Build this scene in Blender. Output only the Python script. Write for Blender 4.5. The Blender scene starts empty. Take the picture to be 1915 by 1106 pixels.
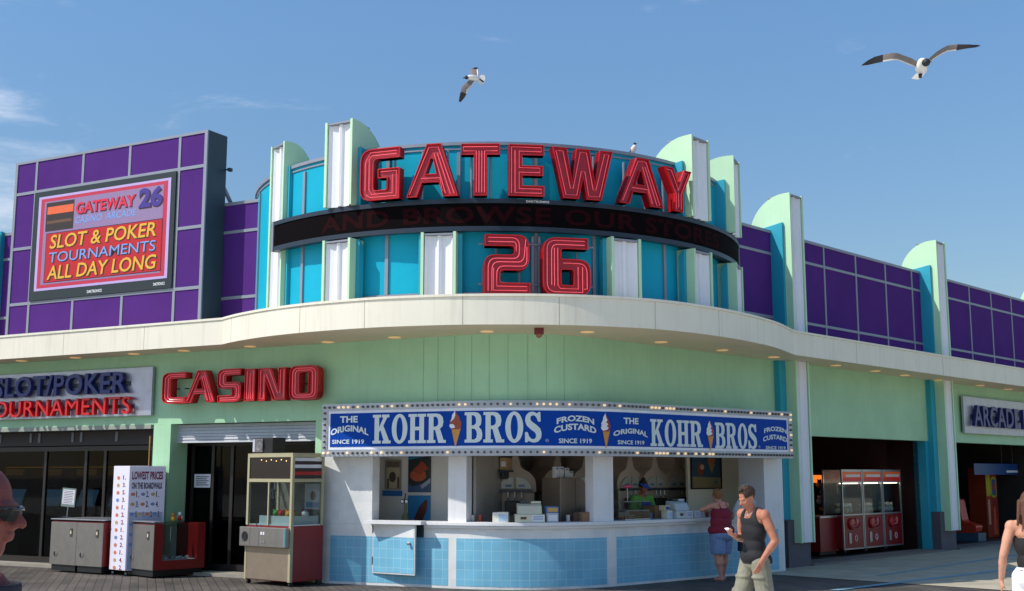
import bpy, bmesh, math, random
from mathutils import Vector, Matrix, geometry
random.seed(7)
R=math.radians
SC=bpy.context.scene
COL=SC.collection
PI=math.pi
# ---------------------------------------------------------------- camera model (photo pixels 1915x1106)
FPX=2200.0; PITCH=math.atan(332/FPX); CH=1.85
CAM=Vector((0,0,CH))
def ray(x,y):
    u=(x-957.5)/FPX; v=(553-y)/FPX
    return Vector((u,math.cos(PITCH)-v*math.sin(PITCH),math.sin(PITCH)+v*math.cos(PITCH)))
def onz(x,y,z=0.0):
    d=ray(x,y); return CAM+d*((z-CH)/d.z)
def aty(x,y,Y):
    d=ray(x,y); return CAM+d*(Y/d.y)
class Frame:
    def __init__(s,O,a,flip=1):
        s.O=Vector((O[0],O[1],0)); s.t=Vector((math.cos(a),math.sin(a),0))
        s.n=Vector((math.sin(a),-math.cos(a),0)); s.a=a
    def P(s,x,d,z): return s.O+s.t*x+s.n*d+Vector((0,0,z))
    def px(s,x,y,d=0.0):
        r=ray(x,y); o=s.O+s.n*d
        k=(o-CAM).dot(s.n)/r.dot(s.n); p=CAM+r*k
        return ((p-s.O).dot(s.t),p.z)
LF=Frame((-5.68,21.85),-R(27.8))
RF=Frame((6.07,23.94),R(46.2))
DC=Vector((-.40,22.85,0)); DR=4.556
def cyl(x,y,rad):
    r=ray(x,y); o=CAM-DC
    a=r.x**2+r.y**2; b=2*(o.x*r.x+o.y*r.y); c=o.x**2+o.y**2-rad*rad
    q=b*b-4*a*c
    if q<0: q=0
    k=(-b-math.sqrt(q))/(2*a); p=CAM+r*k
    return math.atan2(p.y-DC.y,p.x-DC.x),p.z
def dpt(th,rad,z): return Vector((DC.x+rad*math.cos(th),DC.y+rad*math.sin(th),z))
# ---------------------------------------------------------------- materials
def lin(c):
    o=[]
    for v in c:
        v=v/255.0
        o.append(v/12.92 if v<=.04045 else ((v+.055)/1.055)**2.4)
    return tuple(o)
MATS={}
def mat(name,rgb,rough=.6,metal=0,var=.10,scale=3.0,bump=0.0,bscale=60.,emit=None,estr=0,spec=.5,streak=0.0,coat=0.0):
    """base colour in sRGB 0-255 of the REAL surface; var = brightness variation by noise"""
    if name in MATS: return MATS[name]
    m=bpy.data.materials.new(name); m.use_nodes=True; nt=m.node_tree; N=nt.nodes; L=nt.links
    b=N['Principled BSDF']; b.inputs['Roughness'].default_value=rough; b.inputs['Metallic'].default_value=metal
    b.inputs['Specular IOR Level'].default_value=spec
    if coat: b.inputs['Coat Weight'].default_value=coat
    c=lin(rgb)
    geo=N.new('ShaderNodeNewGeometry')
    no=N.new('ShaderNodeTexNoise'); no.inputs['Scale'].default_value=scale; no.inputs['Detail'].default_value=6; no.inputs['Roughness'].default_value=.65
    L.new(geo.outputs['Position'],no.inputs['Vector'])
    rmp=N.new('ShaderNodeMapRange'); rmp.inputs[1].default_value=.3; rmp.inputs[2].default_value=.7
    rmp.inputs[3].default_value=1-var; rmp.inputs[4].default_value=1+var*.6
    L.new(no.outputs['Fac'],rmp.inputs[0])
    mul=N.new('ShaderNodeVectorMath'); mul.operation='SCALE'; mul.inputs[0].default_value=c
    L.new(rmp.outputs[0],mul.inputs['Scale']); out=mul.outputs[0]
    if streak:
        mp=N.new('ShaderNodeMapping'); mp.inputs['Scale'].default_value=(9,9,.5); L.new(geo.outputs['Position'],mp.inputs[0])
        n2=N.new('ShaderNodeTexNoise'); n2.inputs['Scale'].default_value=1.6; n2.inputs['Detail'].default_value=5; L.new(mp.outputs[0],n2.inputs['Vector'])
        r2=N.new('ShaderNodeMapRange'); r2.inputs[1].default_value=.52; r2.inputs[2].default_value=.75; r2.inputs[3].default_value=0; r2.inputs[4].default_value=streak
        L.new(n2.outputs['Fac'],r2.inputs[0])
        mx=N.new('ShaderNodeMix'); mx.data_type='RGBA'; L.new(r2.outputs[0],mx.inputs[0]); L.new(out,mx.inputs[6]); mx.inputs[7].default_value=(c[0]*.45,c[1]*.42,c[2]*.38,1); out=mx.outputs[2]
    L.new(out,b.inputs['Base Color'])
    if bump:
        n3=N.new('ShaderNodeTexNoise'); n3.inputs['Scale'].default_value=bscale; n3.inputs['Detail'].default_value=4; L.new(geo.outputs['Position'],n3.inputs['Vector'])
        bp=N.new('ShaderNodeBump'); bp.inputs['Strength'].default_value=bump; bp.inputs['Distance'].default_value=.02; L.new(n3.outputs['Fac'],bp.inputs['Height']); L.new(bp.outputs[0],b.inputs['Normal'])
    if emit:
        b.inputs['Emission Color'].default_value=(*lin(emit),1); b.inputs['Emission Strength'].default_value=estr
    MATS[name]=m; return m
def m_tile(name,rgb,grout,size=.152,bmp=.3):
    m=bpy.data.materials.new(name); m.use_nodes=True; nt=m.node_tree; N=nt.nodes; L=nt.links; b=N['Principled BSDF']
    uv=N.new('ShaderNodeUVMap'); br=N.new('ShaderNodeTexBrick'); br.offset=0; br.squash=1
    br.inputs['Scale'].default_value=1; br.inputs['Brick Width'].default_value=size; br.inputs['Row Height'].default_value=size
    br.inputs['Mortar Size'].default_value=.0045; br.inputs['Mortar Smooth'].default_value=.2; br.inputs['Bias'].default_value=0
    c=lin(rgb); br.inputs['Color1'].default_value=(*c,1); br.inputs['Color2'].default_value=(c[0]*.86,c[1]*.9,c[2]*.93,1); br.inputs['Mortar'].default_value=(*lin(grout),1)
    L.new(uv.outputs[0],br.inputs['Vector'])
    geo=N.new('ShaderNodeNewGeometry'); no=N.new('ShaderNodeTexNoise'); no.inputs['Scale'].default_value=2.2; no.inputs['Detail'].default_value=6; L.new(geo.outputs['Position'],no.inputs['Vector'])
    mr=N.new('ShaderNodeMapRange'); mr.inputs[1].default_value=.3; mr.inputs[2].default_value=.7; mr.inputs[3].default_value=.88; mr.inputs[4].default_value=1.04; L.new(no.outputs['Fac'],mr.inputs[0])
    mu=N.new('ShaderNodeVectorMath'); mu.operation='SCALE'; L.new(br.outputs['Color'],mu.inputs[0]); L.new(mr.outputs[0],mu.inputs['Scale']); L.new(mu.outputs[0],b.inputs['Base Color'])
    b.inputs['Roughness'].default_value=.35
    bp=N.new('ShaderNodeBump'); bp.inputs['Strength'].default_value=bmp; bp.inputs['Distance'].default_value=.004; bp.invert=True; L.new(br.outputs['Fac'],bp.inputs['Height']); L.new(bp.outputs[0],b.inputs['Normal'])
    return m
def m_glass(name,tint=(200,215,215),gloss=.12,rough=.02,edge=.5):
    m=bpy.data.materials.new(name); m.use_nodes=True; nt=m.node_tree; N=nt.nodes; L=nt.links; N.remove(N['Principled BSDF'])
    o=N['Material Output']; t=N.new('ShaderNodeBsdfTransparent'); t.inputs[0].default_value=(*lin(tint),1)
    g=N.new('ShaderNodeBsdfGlossy'); g.inputs['Roughness'].default_value=rough; g.inputs[0].default_value=(.9,.9,.9,1)
    lw=N.new('ShaderNodeLayerWeight'); lw.inputs['Blend'].default_value=.5
    pw=N.new('ShaderNodeMath'); pw.operation='POWER'; pw.inputs[1].default_value=4.0; L.new(lw.outputs['Facing'],pw.inputs[0])
    ad=N.new('ShaderNodeMath'); ad.operation='MULTIPLY_ADD'; ad.inputs[1].default_value=edge; ad.inputs[2].default_value=gloss; L.new(pw.outputs[0],ad.inputs[0])
    mx=N.new('ShaderNodeMixShader'); L.new(ad.outputs[0],mx.inputs[0]); L.new(t.outputs[0],mx.inputs[1]); L.new(g.outputs[0],mx.inputs[2]); L.new(mx.outputs[0],o.inputs[0])
    return m
# ---------------------------------------------------------------- mesh builder
LOC={}
class MB:
    def __init__(s): s.v=[]; s.f=[]; s.m=[]; s.uv={}; s.cur=0
    def add(s,vs,fs,uvs=None):
        b=len(s.v); s.v+= [Vector(v) for v in vs]
        for i,f in enumerate(fs): s.f.append([b+k for k in f]); s.m.append(s.cur)
        if uvs:
            for i,u in enumerate(uvs): s.uv[b+i]=u
        return s
    def hexa(s,p):   # 8 points: bottom 4 ccw, top 4 ccw
        return s.add(p,[(3,2,1,0),(4,5,6,7),(0,1,5,4),(1,2,6,5),(2,3,7,6),(3,0,4,7)])
    def box(s,F,x0,x1,d0,d1,z0,z1):  # in a Frame
        return s.hexa([F.P(x0,d1,z0),F.P(x1,d1,z0),F.P(x1,d0,z0),F.P(x0,d0,z0),F.P(x0,d1,z1),F.P(x1,d1,z1),F.P(x1,d0,z1),F.P(x0,d0,z1)])
    def bx(s,c,sx,sy,sz,rz=0):  # box, centre of base c
        q=Matrix.Rotation(rz,3,'Z'); c=Vector(c)
        P=lambda a,b,z:c+q@Vector((a*sx/2,b*sy/2,z*sz))
        return s.hexa([P(-1,-1,0),P(1,-1,0),P(1,1,0),P(-1,1,0),P(-1,-1,1),P(1,-1,1),P(1,1,1),P(-1,1,1)])
    def tube(s,pts,r,seg=8,closed=False,cap=True):
        pts=[Vector(p) for p in pts]; n=len(pts); rr=r if isinstance(r,(list,tuple)) else [r]*n
        vs=[];up=None
        for i,p in enumerate(pts):
            a=pts[(i-1)%n] if (closed or i>0) else p; b=pts[(i+1)%n] if (closed or i<n-1) else p
            t=(b-a)
            if t.length<1e-9: t=Vector((0,0,1))
            t.normalize()
            if up is None:
                up=Vector((0,0,1)) if abs(t.z)<.9 else Vector((0,1,0))
            x=t.cross(up)
            if x.length<1e-6: x=t.cross(Vector((1,.3,0)))
            x.normalize(); y=x.cross(t).normalized(); up=y
            for k in range(seg):
                g=2*PI*k/seg; vs.append(p+x*(math.cos(g)*rr[i])+y*(math.sin(g)*rr[i]))
        fs=[]
        for i in range(n if closed else n-1):
            j=(i+1)%n
            for k in range(seg):
                l=(k+1)%seg; fs.append((i*seg+k,i*seg+l,j*seg+l,j*seg+k))
        if cap and not closed:
            fs.append(tuple(range(seg))[::-1]); fs.append(tuple((n-1)*seg+k for k in range(seg)))
        return s.add(vs,fs)
    def lathe(s,c,prof,seg=16,M=None):   # prof (r,z)
        c=Vector(c); vs=[];fs=[]
        for r,z in prof:
            for k in range(seg):
                g=2*PI*k/seg; v=Vector((r*math.cos(g),r*math.sin(g),z)); vs.append(c+(M@v if M else v))
        for i in range(len(prof)-1):
            for k in range(seg):
                l=(k+1)%seg; fs.append((i*seg+k,i*seg+l,(i+1)*seg+l,(i+1)*seg+k))
        fs.append(tuple(range(seg))[::-1]); fs.append(tuple((len(prof)-1)*seg+k for k in range(seg)))
        return s.add(vs,fs)
    def ell(s,c,r,M=None,seg=14,rings=9):
        c=Vector(c); r=Vector(r) if not isinstance(r,(int,float)) else Vector((r,r,r)); vs=[];fs=[]
        for i in range(1,rings):
            a=PI*i/rings
            for k in range(seg):
                g=2*PI*k/seg; v=Vector((r.x*math.sin(a)*math.cos(g),r.y*math.sin(a)*math.sin(g),-r.z*math.cos(a))); vs.append(c+(M@v if M else v))
        nb=len(vs); b=Vector((0,0,-r.z)); t=Vector((0,0,r.z)); vs+=[c+(M@b if M else b),c+(M@t if M else t)]
        for i in range(rings-2):
            for k in range(seg):
                l=(k+1)%seg; fs.append((i*seg+k,i*seg+l,(i+1)*seg+l,(i+1)*seg+k))
        for k in range(seg):
            l=(k+1)%seg; fs.append((nb,l,k)); fs.append((nb+1,(rings-2)*seg+k,(rings-2)*seg+l))
        return s.add(vs,fs)
    def cap(s,a,b,ra,rb,seg=12):   # tapered capsule
        a=Vector(a);b=Vector(b); d=b-a; L_=d.length
        if L_<1e-6: return s.ell(a,ra)
        q=d.to_track_quat('Z','Y').to_matrix(); pr=[]
        for i in range(5): g=PI/2*(1-i/5); pr.append((ra*math.cos(g)+1e-4,-ra*math.sin(g)))
        for i in range(6): g=PI/2*i/5; pr.append((rb*math.cos(g)+1e-4,L_+rb*math.sin(g)))
        return s.lathe(a,pr,seg,q)
    def poly(s,loops,mp,d0,d1,back=True):   # loops of 2D pts (outer + holes), mp(x,y,d)->3D
        flat=[p for l in loops for p in l]
        tr=geometry.tessellate_polygon([[Vector((p[0],p[1],0)) for p in l] for l in loops])
        n=len(flat); vs=[mp(p[0],p[1],d1) for p in flat]; fs=[]
        for t in tr:
            a,b,c=[Vector((flat[i][0],flat[i][1])) for i in t]
            ar=(b-a).cross(c-a) if hasattr((b-a),'cross') else 0
            fs.append(tuple(t) if ar>0 else tuple(t)[::-1])
        if d0 is not None:
            vs+=[mp(p[0],p[1],d0) for p in flat]
            if back: fs+= [tuple(n+i for i in f)[::-1] for f in fs[:]]
            o=0
            for l in loops:
                k=len(l)
                for i in range(k):
                    j=(i+1)%k; fs.append((o+i,n+o+i,n+o+j,o+j))
                o+=k
        return s.add(vs,fs)
    def ribbon(s,path,z0,z1,closed=False,uvo=0.0):  # vertical sheet along path of (x,y)
        vs=[];uv=[];fs=[];L_=uvo
        for i,p in enumerate(path):
            if i: L_+=math.hypot(p[0]-path[i-1][0],p[1]-path[i-1][1])
            vs+=[(p[0],p[1],z0),(p[0],p[1],z1)]; uv+=[(L_,z0),(L_,z1)]
        n=len(path)
        for i in range(n-1): fs.append((2*i,2*i+2,2*i+3,2*i+1))
        return s.add(vs,fs,uv)
    def slab(s,pa,pb,z0,z1):   # solid between two parallel paths (front pa, back pb)
        n=len(pa); vs=[];uv=[];L_=0
        for i in range(n):
            if i: L_+=math.hypot(pa[i][0]-pa[i-1][0],pa[i][1]-pa[i-1][1])
            a=pa[i];b=pb[i]; vs+=[(a[0],a[1],z0),(a[0],a[1],z1),(b[0],b[1],z1),(b[0],b[1],z0)]; uv+=[(L_,z0),(L_,z1),(L_,z1),(L_,z0)]
        fs=[]
        for i in range(n-1):
            for k in range(4):
                l=(k+1)%4; fs.append((4*i+k,4*i+4+k,4*i+4+l,4*i+l))
        fs.append((0,1,2,3)); fs.append((4*n-4,4*n-1,4*n-2,4*n-3))
        return s.add(vs,fs,uv)
    def build(s,name,m,parent=None,origin=None,smooth=False,bevel=0,fix=True):
        me=bpy.data.meshes.new(name)
        o=bpy.data.objects.new(name,me); COL.objects.link(o)
        if parent is not None: org=LOC[parent.name]
        elif origin is not None: org=Vector(origin)
        else:
            xs=[v.x for v in s.v]; ys=[v.y for v in s.v]; org=Vector(((min(xs)+max(xs))/2,(min(ys)+max(ys))/2,min(v.z for v in s.v)))
        me.from_pydata([v-org for v in s.v],[],s.f)
        ms=m if isinstance(m,(list,tuple)) else [m]
        for x in ms: me.materials.append(x)
        if len(ms)>1:
            for i,p in enumerate(me.polygons): p.material_index=s.m[i]
        if s.uv:
            ul=me.uv_layers.new(name='UVMap')
            for lp in me.loops: ul.data[lp.index].uv=s.uv.get(lp.vertex_index,(0,0))
        if fix:
            bm=bmesh.new(); bm.from_mesh(me); bmesh.ops.recalc_face_normals(bm,faces=bm.faces); bm.to_mesh(me); bm.free()
        if smooth:
            for p in me.polygons: p.use_smooth=True
            if smooth!='all':
                try: me.set_sharp_from_angle(angle=R(40))
                except Exception: pass
        if bevel:
            b=o.modifiers.new('Bevel','BEVEL'); b.width=bevel; b.segments=2; b.limit_method='ANGLE'; b.harden_normals=False
        if parent is not None: o.parent=parent; o.location=(0,0,0)
        else: o.location=org
        LOC[o.name]=org
        return o
def tag(o,label,cat,group=None,kind=None):
    if label: o['label']=label
    if cat: o['category']=cat
    if group: o['group']=group
    if kind: o['kind']=kind
    return o
def thing(name,loc,label,cat,group=None):
    o=bpy.data.objects.new(name,None); COL.objects.link(o); o.location=Vector(loc); o.empty_display_size=.2
    LOC[o.name]=Vector(loc); return tag(o,label,cat,group)
def structure(o): o['kind']='structure'; return o
def dup(root,loc,rz=0,label=None,group=None):
    r=root.copy(); COL.objects.link(r); r.location=loc; r.rotation_euler=(0,0,rz); LOC[r.name]=Vector(loc)
    if label: r['label']=label
    if group: r['group']=group
    def rec(a,b):
        for ch in list(a.children):
            c=ch.copy(); COL.objects.link(c); c.parent=b; LOC[c.name]=Vector(loc); rec(ch,c)
    rec(root,r); return r
# text with the built-in font -> (verts2d+depth, faces)
def text_geo(body,size=1.0,bold=0.0,xs=1.0,sp=1.0,ext=0.0,shear=0,align='CENTER',res=3):
    c=bpy.data.curves.new('t','FONT'); c.body=body; c.size=size; c.offset=bold; c.space_character=sp; c.extrude=ext; c.shear=shear; c.align_x='LEFT'; c.resolution_u=res
    o=bpy.data.objects.new('t',c); COL.objects.link(o)
    bpy.context.view_layer.update(); dg=bpy.context.evaluated_depsgraph_get(); me=bpy.data.meshes.new_from_object(o.evaluated_get(dg))
    vs=[(v.co.x*xs,v.co.y,v.co.z) for v in me.vertices]; fs=[tuple(p.vertices) for p in me.polygons]
    bpy.data.objects.remove(o); bpy.data.curves.remove(c); bpy.data.meshes.remove(me)
    x0=min(v[0] for v in vs); x1=max(v[0] for v in vs); y0=min(v[1] for v in vs); y1=max(v[1] for v in vs)
    return vs,fs,(x0,x1,y0,y1)
def text_fit(mb,body,mp,x0,x1,y0,y1,bold=0.0,ext=0.0,shear=0,sp=1.0,arch=0.0,res=3):
    """place text so that its box fills [x0,x1]x[y0,y1] in the 2D space of mp(x,y,d)"""
    vs,fs,(a,b,c,d)=text_geo(body,1.0,bold,1.0,sp,ext,shear,res=res)
    out=[]
    for v in vs:
        u=(v[0]-a)/(b-a); w=(v[1]-c)/(d-c)
        X=x0+(x1-x0)*u; Y=y0+(y1-y0)*w
        if arch: Y+=arch*(1-(2*u-1)**2); 
        out.append(mp(X,Y,v[2]))
    mb.add(out,fs)
def rnd(pts,rad,n=5):
    """round polygon corners; rad = number or dict index->radius"""
    out=[];k=len(pts)
    for i,p in enumerate(pts):
        r=rad.get(i,0) if isinstance(rad,dict) else rad
        if r<=0: out.append(tuple(p)); continue
        a=Vector(pts[i-1]);b=Vector(p);c=Vector(pts[(i+1)%k])
        u=(a-b);w=(c-b); r_=min(r,u.length*.48,w.length*.48); u.normalize(); w.normalize()
        A=b+u*r_;B=b+w*r_
        for j in range(n+1):
            t=j/n; q=A*(1-t)**2+b*2*t*(1-t)+B*t*t; out.append((q.x,q.y))
    return out
def inset(pts,d):
    k=len(pts); ar=sum(pts[i][0]*pts[(i+1)%k][1]-pts[(i+1)%k][0]*pts[i][1] for i in range(k)); sg=1 if ar>0 else -1
    out=[]
    for i in range(k):
        a=Vector(pts[i-1]);b=Vector(pts[i]);c=Vector(pts[(i+1)%k])
        e1=(b-a).normalized(); e2=(c-b).normalized()
        n1=Vector((-e1.y,e1.x))*sg; n2=Vector((-e2.y,e2.x))*sg
        bi=n1+n2
        if bi.length<1e-6: out.append(tuple(b+n1*d)); continue
        bi.normalize(); q=max(.35,bi.dot(n1)); out.append(tuple(b+bi*(d/q)))
    return out
def fillet_path(A,I,B,T,n=14,step=.25):
    """path A -> (fillet at I, tangent length T) -> B"""
    A=Vector(A);I=Vector(I);B=Vector(B); u=(A-I).normalized(); w=(B-I).normalized()
    ang=u.angle(w); r=T*math.tan(ang/2); c=I+(u+w).normalized()*(r/math.sin(ang/2))
    s=I+u*T; e=I+w*T; out=[]
    def seg(p,q,inc):
        k=max(1,int((q-p).length/step)); return [p+(q-p)*(i/k) for i in range(k+(1 if inc else 0))]
    out+=seg(A,s,False)
    a0=math.atan2(s.y-c.y,s.x-c.x); a1=math.atan2(e.y-c.y,e.x-c.x)
    while a1-a0>PI: a1-=2*PI
    while a1-a0<-PI: a1+=2*PI
    for i in range(n): g=a0+(a1-a0)*i/n; out.append(Vector((c.x+r*math.cos(g),c.y+r*math.sin(g))))
    out+=seg(e,B,True)
    return [(p.x,p.y) for p in out]
def off(path,d):
    """offset path to its right (towards the camera side when running left to right)"""
    n=len(path); out=[]
    for i in range(n):
        a=Vector(path[max(0,i-1)]); b=Vector(path[min(n-1,i+1)]); p=Vector(path[i])
        t=(b-a).normalized(); nn=Vector((t.y,-t.x))
        k=1.0
        if 0<i<n-1:
            t1=(p-a).normalized(); k=max(.6,Vector((t1.y,-t1.x)).dot(nn))
        q=p+nn*(d/k); out.append((q.x,q.y))
    return out
def sub(path,n):
    out=[]
    for i in range(len(path)-1):
        a=Vector(path[i]);b=Vector(path[i+1])
        for k in range(n): q=a+(b-a)*(k/n); out.append((q.x,q.y))
    out.append(tuple(path[-1])); return out
class Path:
    """arc length parametrised plan curve; mp(s,z,d) gives a 3D point d in front of it"""
    def __init__(s,p):
        s.p=[Vector(q) for q in p]; s.L=[0]
        for i in range(1,len(p)): s.L.append(s.L[-1]+(s.p[i]-s.p[i-1]).length)
        s.len=s.L[-1]
        s.T=[]
        for i in range(len(s.p)):
            a=s.p[max(0,i-1)]; b=s.p[min(len(s.p)-1,i+1)]; s.T.append((b-a).normalized())
    def at(s,x):
        x0=min(max(x,0),s.len); i=0
        lo,hi=0,len(s.L)-1
        while hi-lo>1:
            m=(lo+hi)//2
            if s.L[m]<=x0: lo=m
            else: hi=m
        k=(x0-s.L[lo])/max(1e-9,s.L[lo+1]-s.L[lo])
        q=s.p[lo].lerp(s.p[lo+1],k); t=s.T[lo].lerp(s.T[lo+1],k).normalized(); q=q+t*(x-x0)
        return q,t
    def P(s,x,z,d=0.0):
        q,t=s.at(x); return Vector((q.x+t.y*d,q.y-t.x*d,z))
    def px(s,X,Y,d=0.0):
        """where the ray of a photo pixel meets the curve's wall"""
        r=ray(X,Y); best=None
        n=len(s.p)
        for i in range(n-1):
            a=s.P(s.L[i],0,d); b=s.P(s.L[i+1],0,d); e=b-a
            den=r.x*e.y-r.y*e.x
            if abs(den)<1e-9: continue
            w=a-CAM
            t=(w.x*e.y-w.y*e.x)/den; k=(w.x*r.y-w.y*r.x)/den
            if t>0 and (-.001<=k<=1.001 or (i==0 and k<0) or (i==n-2 and k>1)):
                if best is None or (0<=k<=1): best=(s.L[i]+k*(s.L[i+1]-s.L[i]),CH+r.z*t)
        return best
# ================================================================ camera, world, sun
cd=bpy.data.cameras.new('Camera'); cam=bpy.data.objects.new('Camera',cd); COL.objects.link(cam); SC.camera=cam
cd.sensor_width=36; cd.lens=36*FPX/1915; cd.clip_start=.1; cd.clip_end=3000
cam.location=CAM; cam.rotation_euler=(PI/2+PITCH,0,0)
SUN_AZ=R(-160); SUN_EL=R(48)
sd=Vector((math.cos(SUN_AZ)*math.cos(SUN_EL),math.sin(SUN_AZ)*math.cos(SUN_EL),math.sin(SUN_EL)))
sl=bpy.data.lights.new('Sun','SUN'); sl.energy=3.6; sl.angle=R(.55); sl.color=(1,.95,.86)
so=bpy.data.objects.new('Sun',sl); COL.objects.link(so); so.rotation_euler=sd.to_track_quat('Z','Y').to_euler(); so.location=(-20,-20,30)
w=bpy.data.worlds.new('World'); SC.world=w; w.use_nodes=True; nt=w.node_tree; N=nt.nodes; L=nt.links
bg=N['Background']; sky=N.new('ShaderNodeTexSky'); sky.sky_type='NISHITA'; sky.sun_disc=False; sky.sun_elevation=SUN_EL
sky.sun_rotation=math.atan2(sd.x,sd.y); sky.altitude=0; sky.air_density=1.15; sky.dust_density=.5; sky.ozone_density=2.6
tc=N.new('ShaderNodeTexCoord')
mp=N.new('ShaderNodeMapping'); mp.inputs['Rotation'].default_value=(0,R(-28),0); mp.inputs['Scale'].default_value=(4.6,4.6,15.0); L.new(tc.outputs['Generated'],mp.inputs[0])
no=N.new('ShaderNodeTexNoise'); no.inputs['Scale'].default_value=1.35; no.inputs['Detail'].default_value=9; no.inputs['Roughness'].default_value=.62; no.inputs['Distortion'].default_value=.35; L.new(mp.outputs[0],no.inputs['Vector'])
sx=N.new('ShaderNodeSeparateXYZ'); L.new(tc.outputs['Generated'],sx.inputs[0])
m1=N.new('ShaderNodeMapRange'); m1.inputs[1].default_value=-.26; m1.inputs[2].default_value=-.42; m1.inputs[3].default_value=0; m1.inputs[4].default_value=.25; L.new(sx.outputs['X'],m1.inputs[0])
ad=N.new('ShaderNodeMath'); ad.operation='ADD'; L.new(no.outputs['Fac'],ad.inputs[0]); L.new(m1.outputs[0],ad.inputs[1])
m2=N.new('ShaderNodeMapRange'); m2.inputs[1].default_value=.64; m2.inputs[2].default_value=1.0; m2.inputs[3].default_value=0; m2.inputs[4].default_value=.66; m2.interpolation_type='SMOOTHSTEP'; L.new(ad.outputs[0],m2.inputs[0])
hs=N.new('ShaderNodeHueSaturation'); hs.inputs['Saturation'].default_value=1.16; L.new(sky.outputs[0],hs.inputs['Color'])
zr=N.new('ShaderNodeMapRange'); zr.inputs[1].default_value=.02; zr.inputs[2].default_value=.42; zr.inputs[3].default_value=.56; zr.inputs[4].default_value=1.08; L.new(sx.outputs['Z'],zr.inputs[0])
hv=N.new('ShaderNodeVectorMath'); hv.operation='SCALE'; L.new(hs.outputs[0],hv.inputs[0]); L.new(zr.outputs[0],hv.inputs['Scale'])
mx=N.new('ShaderNodeMix'); mx.data_type='RGBA'; L.new(m2.outputs[0],mx.inputs[0]); L.new(hv.outputs[0],mx.inputs[6]); mx.inputs[7].default_value=(7.0,7.1,7.6,1)
L.new(mx.outputs[2],bg.inputs['Color']); bg.inputs['Strength'].default_value=.128
SC.view_settings.view_transform='Standard'; SC.view_settings.look='None'; SC.view_settings.exposure=.28; SC.view_settings.gamma=1
SC.cycles.max_bounces=8; SC.cycles.transparent_max_bounces=16
# ================================================================ common materials
M_green=mat('mint_wall_paint',(162,206,168),.6,var=.10,scale=1.1,streak=.13,bump=.12,bscale=90)
M_seam=mat('wall_seam',(140,184,148),.8)
M_cream=mat('cream_panel',(230,224,206),.45,var=.07,scale=.8,streak=.2)
M_soffit=mat('soffit_panel',(222,206,178),.6,var=.05,scale=1)
M_mint=mat('mint_fin_paint',(190,226,188),.5,var=.05,streak=.06)
M_turq=mat('turquoise_paint',(38,160,184),.45,var=.06)
M_white=mat('white_channel',(232,233,238),.4,var=.05,scale=2,streak=.10)
M_drum=mat('drum_blue_panel',(26,168,198),.4,spec=.12,var=.08,scale=1.3)
M_purple=mat('purple_panel',(84,47,122),.8,spec=.05,var=.12,scale=.9)
M_grid=mat('grey_mullion',(142,146,158),.45,metal=.2,var=.05)
M_dark=mat('dark_grey_metal',(52,60,72),.45,metal=.1)
M_black=mat('black_plastic',(20,20,22),.5)
M_plinth=mat('grey_plinth',(88,84,92),.7,var=.15,bump=.2)
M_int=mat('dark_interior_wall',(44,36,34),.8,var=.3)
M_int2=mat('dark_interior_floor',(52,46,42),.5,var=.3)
M_alu=mat('aluminium',(176,178,182),.35,metal=.8,var=.05)
M_brz=mat('bronze_frame',(52,48,46),.4,metal=.4)
M_glass=m_glass('clear_glass',(222,230,230),.025)
M_sglass=m_glass('storefront_glass',(170,176,180),.012,edge=.12)
M_wtile=m_tile('white_tile',(232,231,229),(224,223,221),bmp=.12)
M_btile=m_tile('blue_tile',(122,188,216),(158,206,224))
M_wpaint=mat('white_paint',(224,224,226),.45,var=.06,streak=.12)
def FM(F): return lambda x,y,d: F.P(x,d,y)
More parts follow.
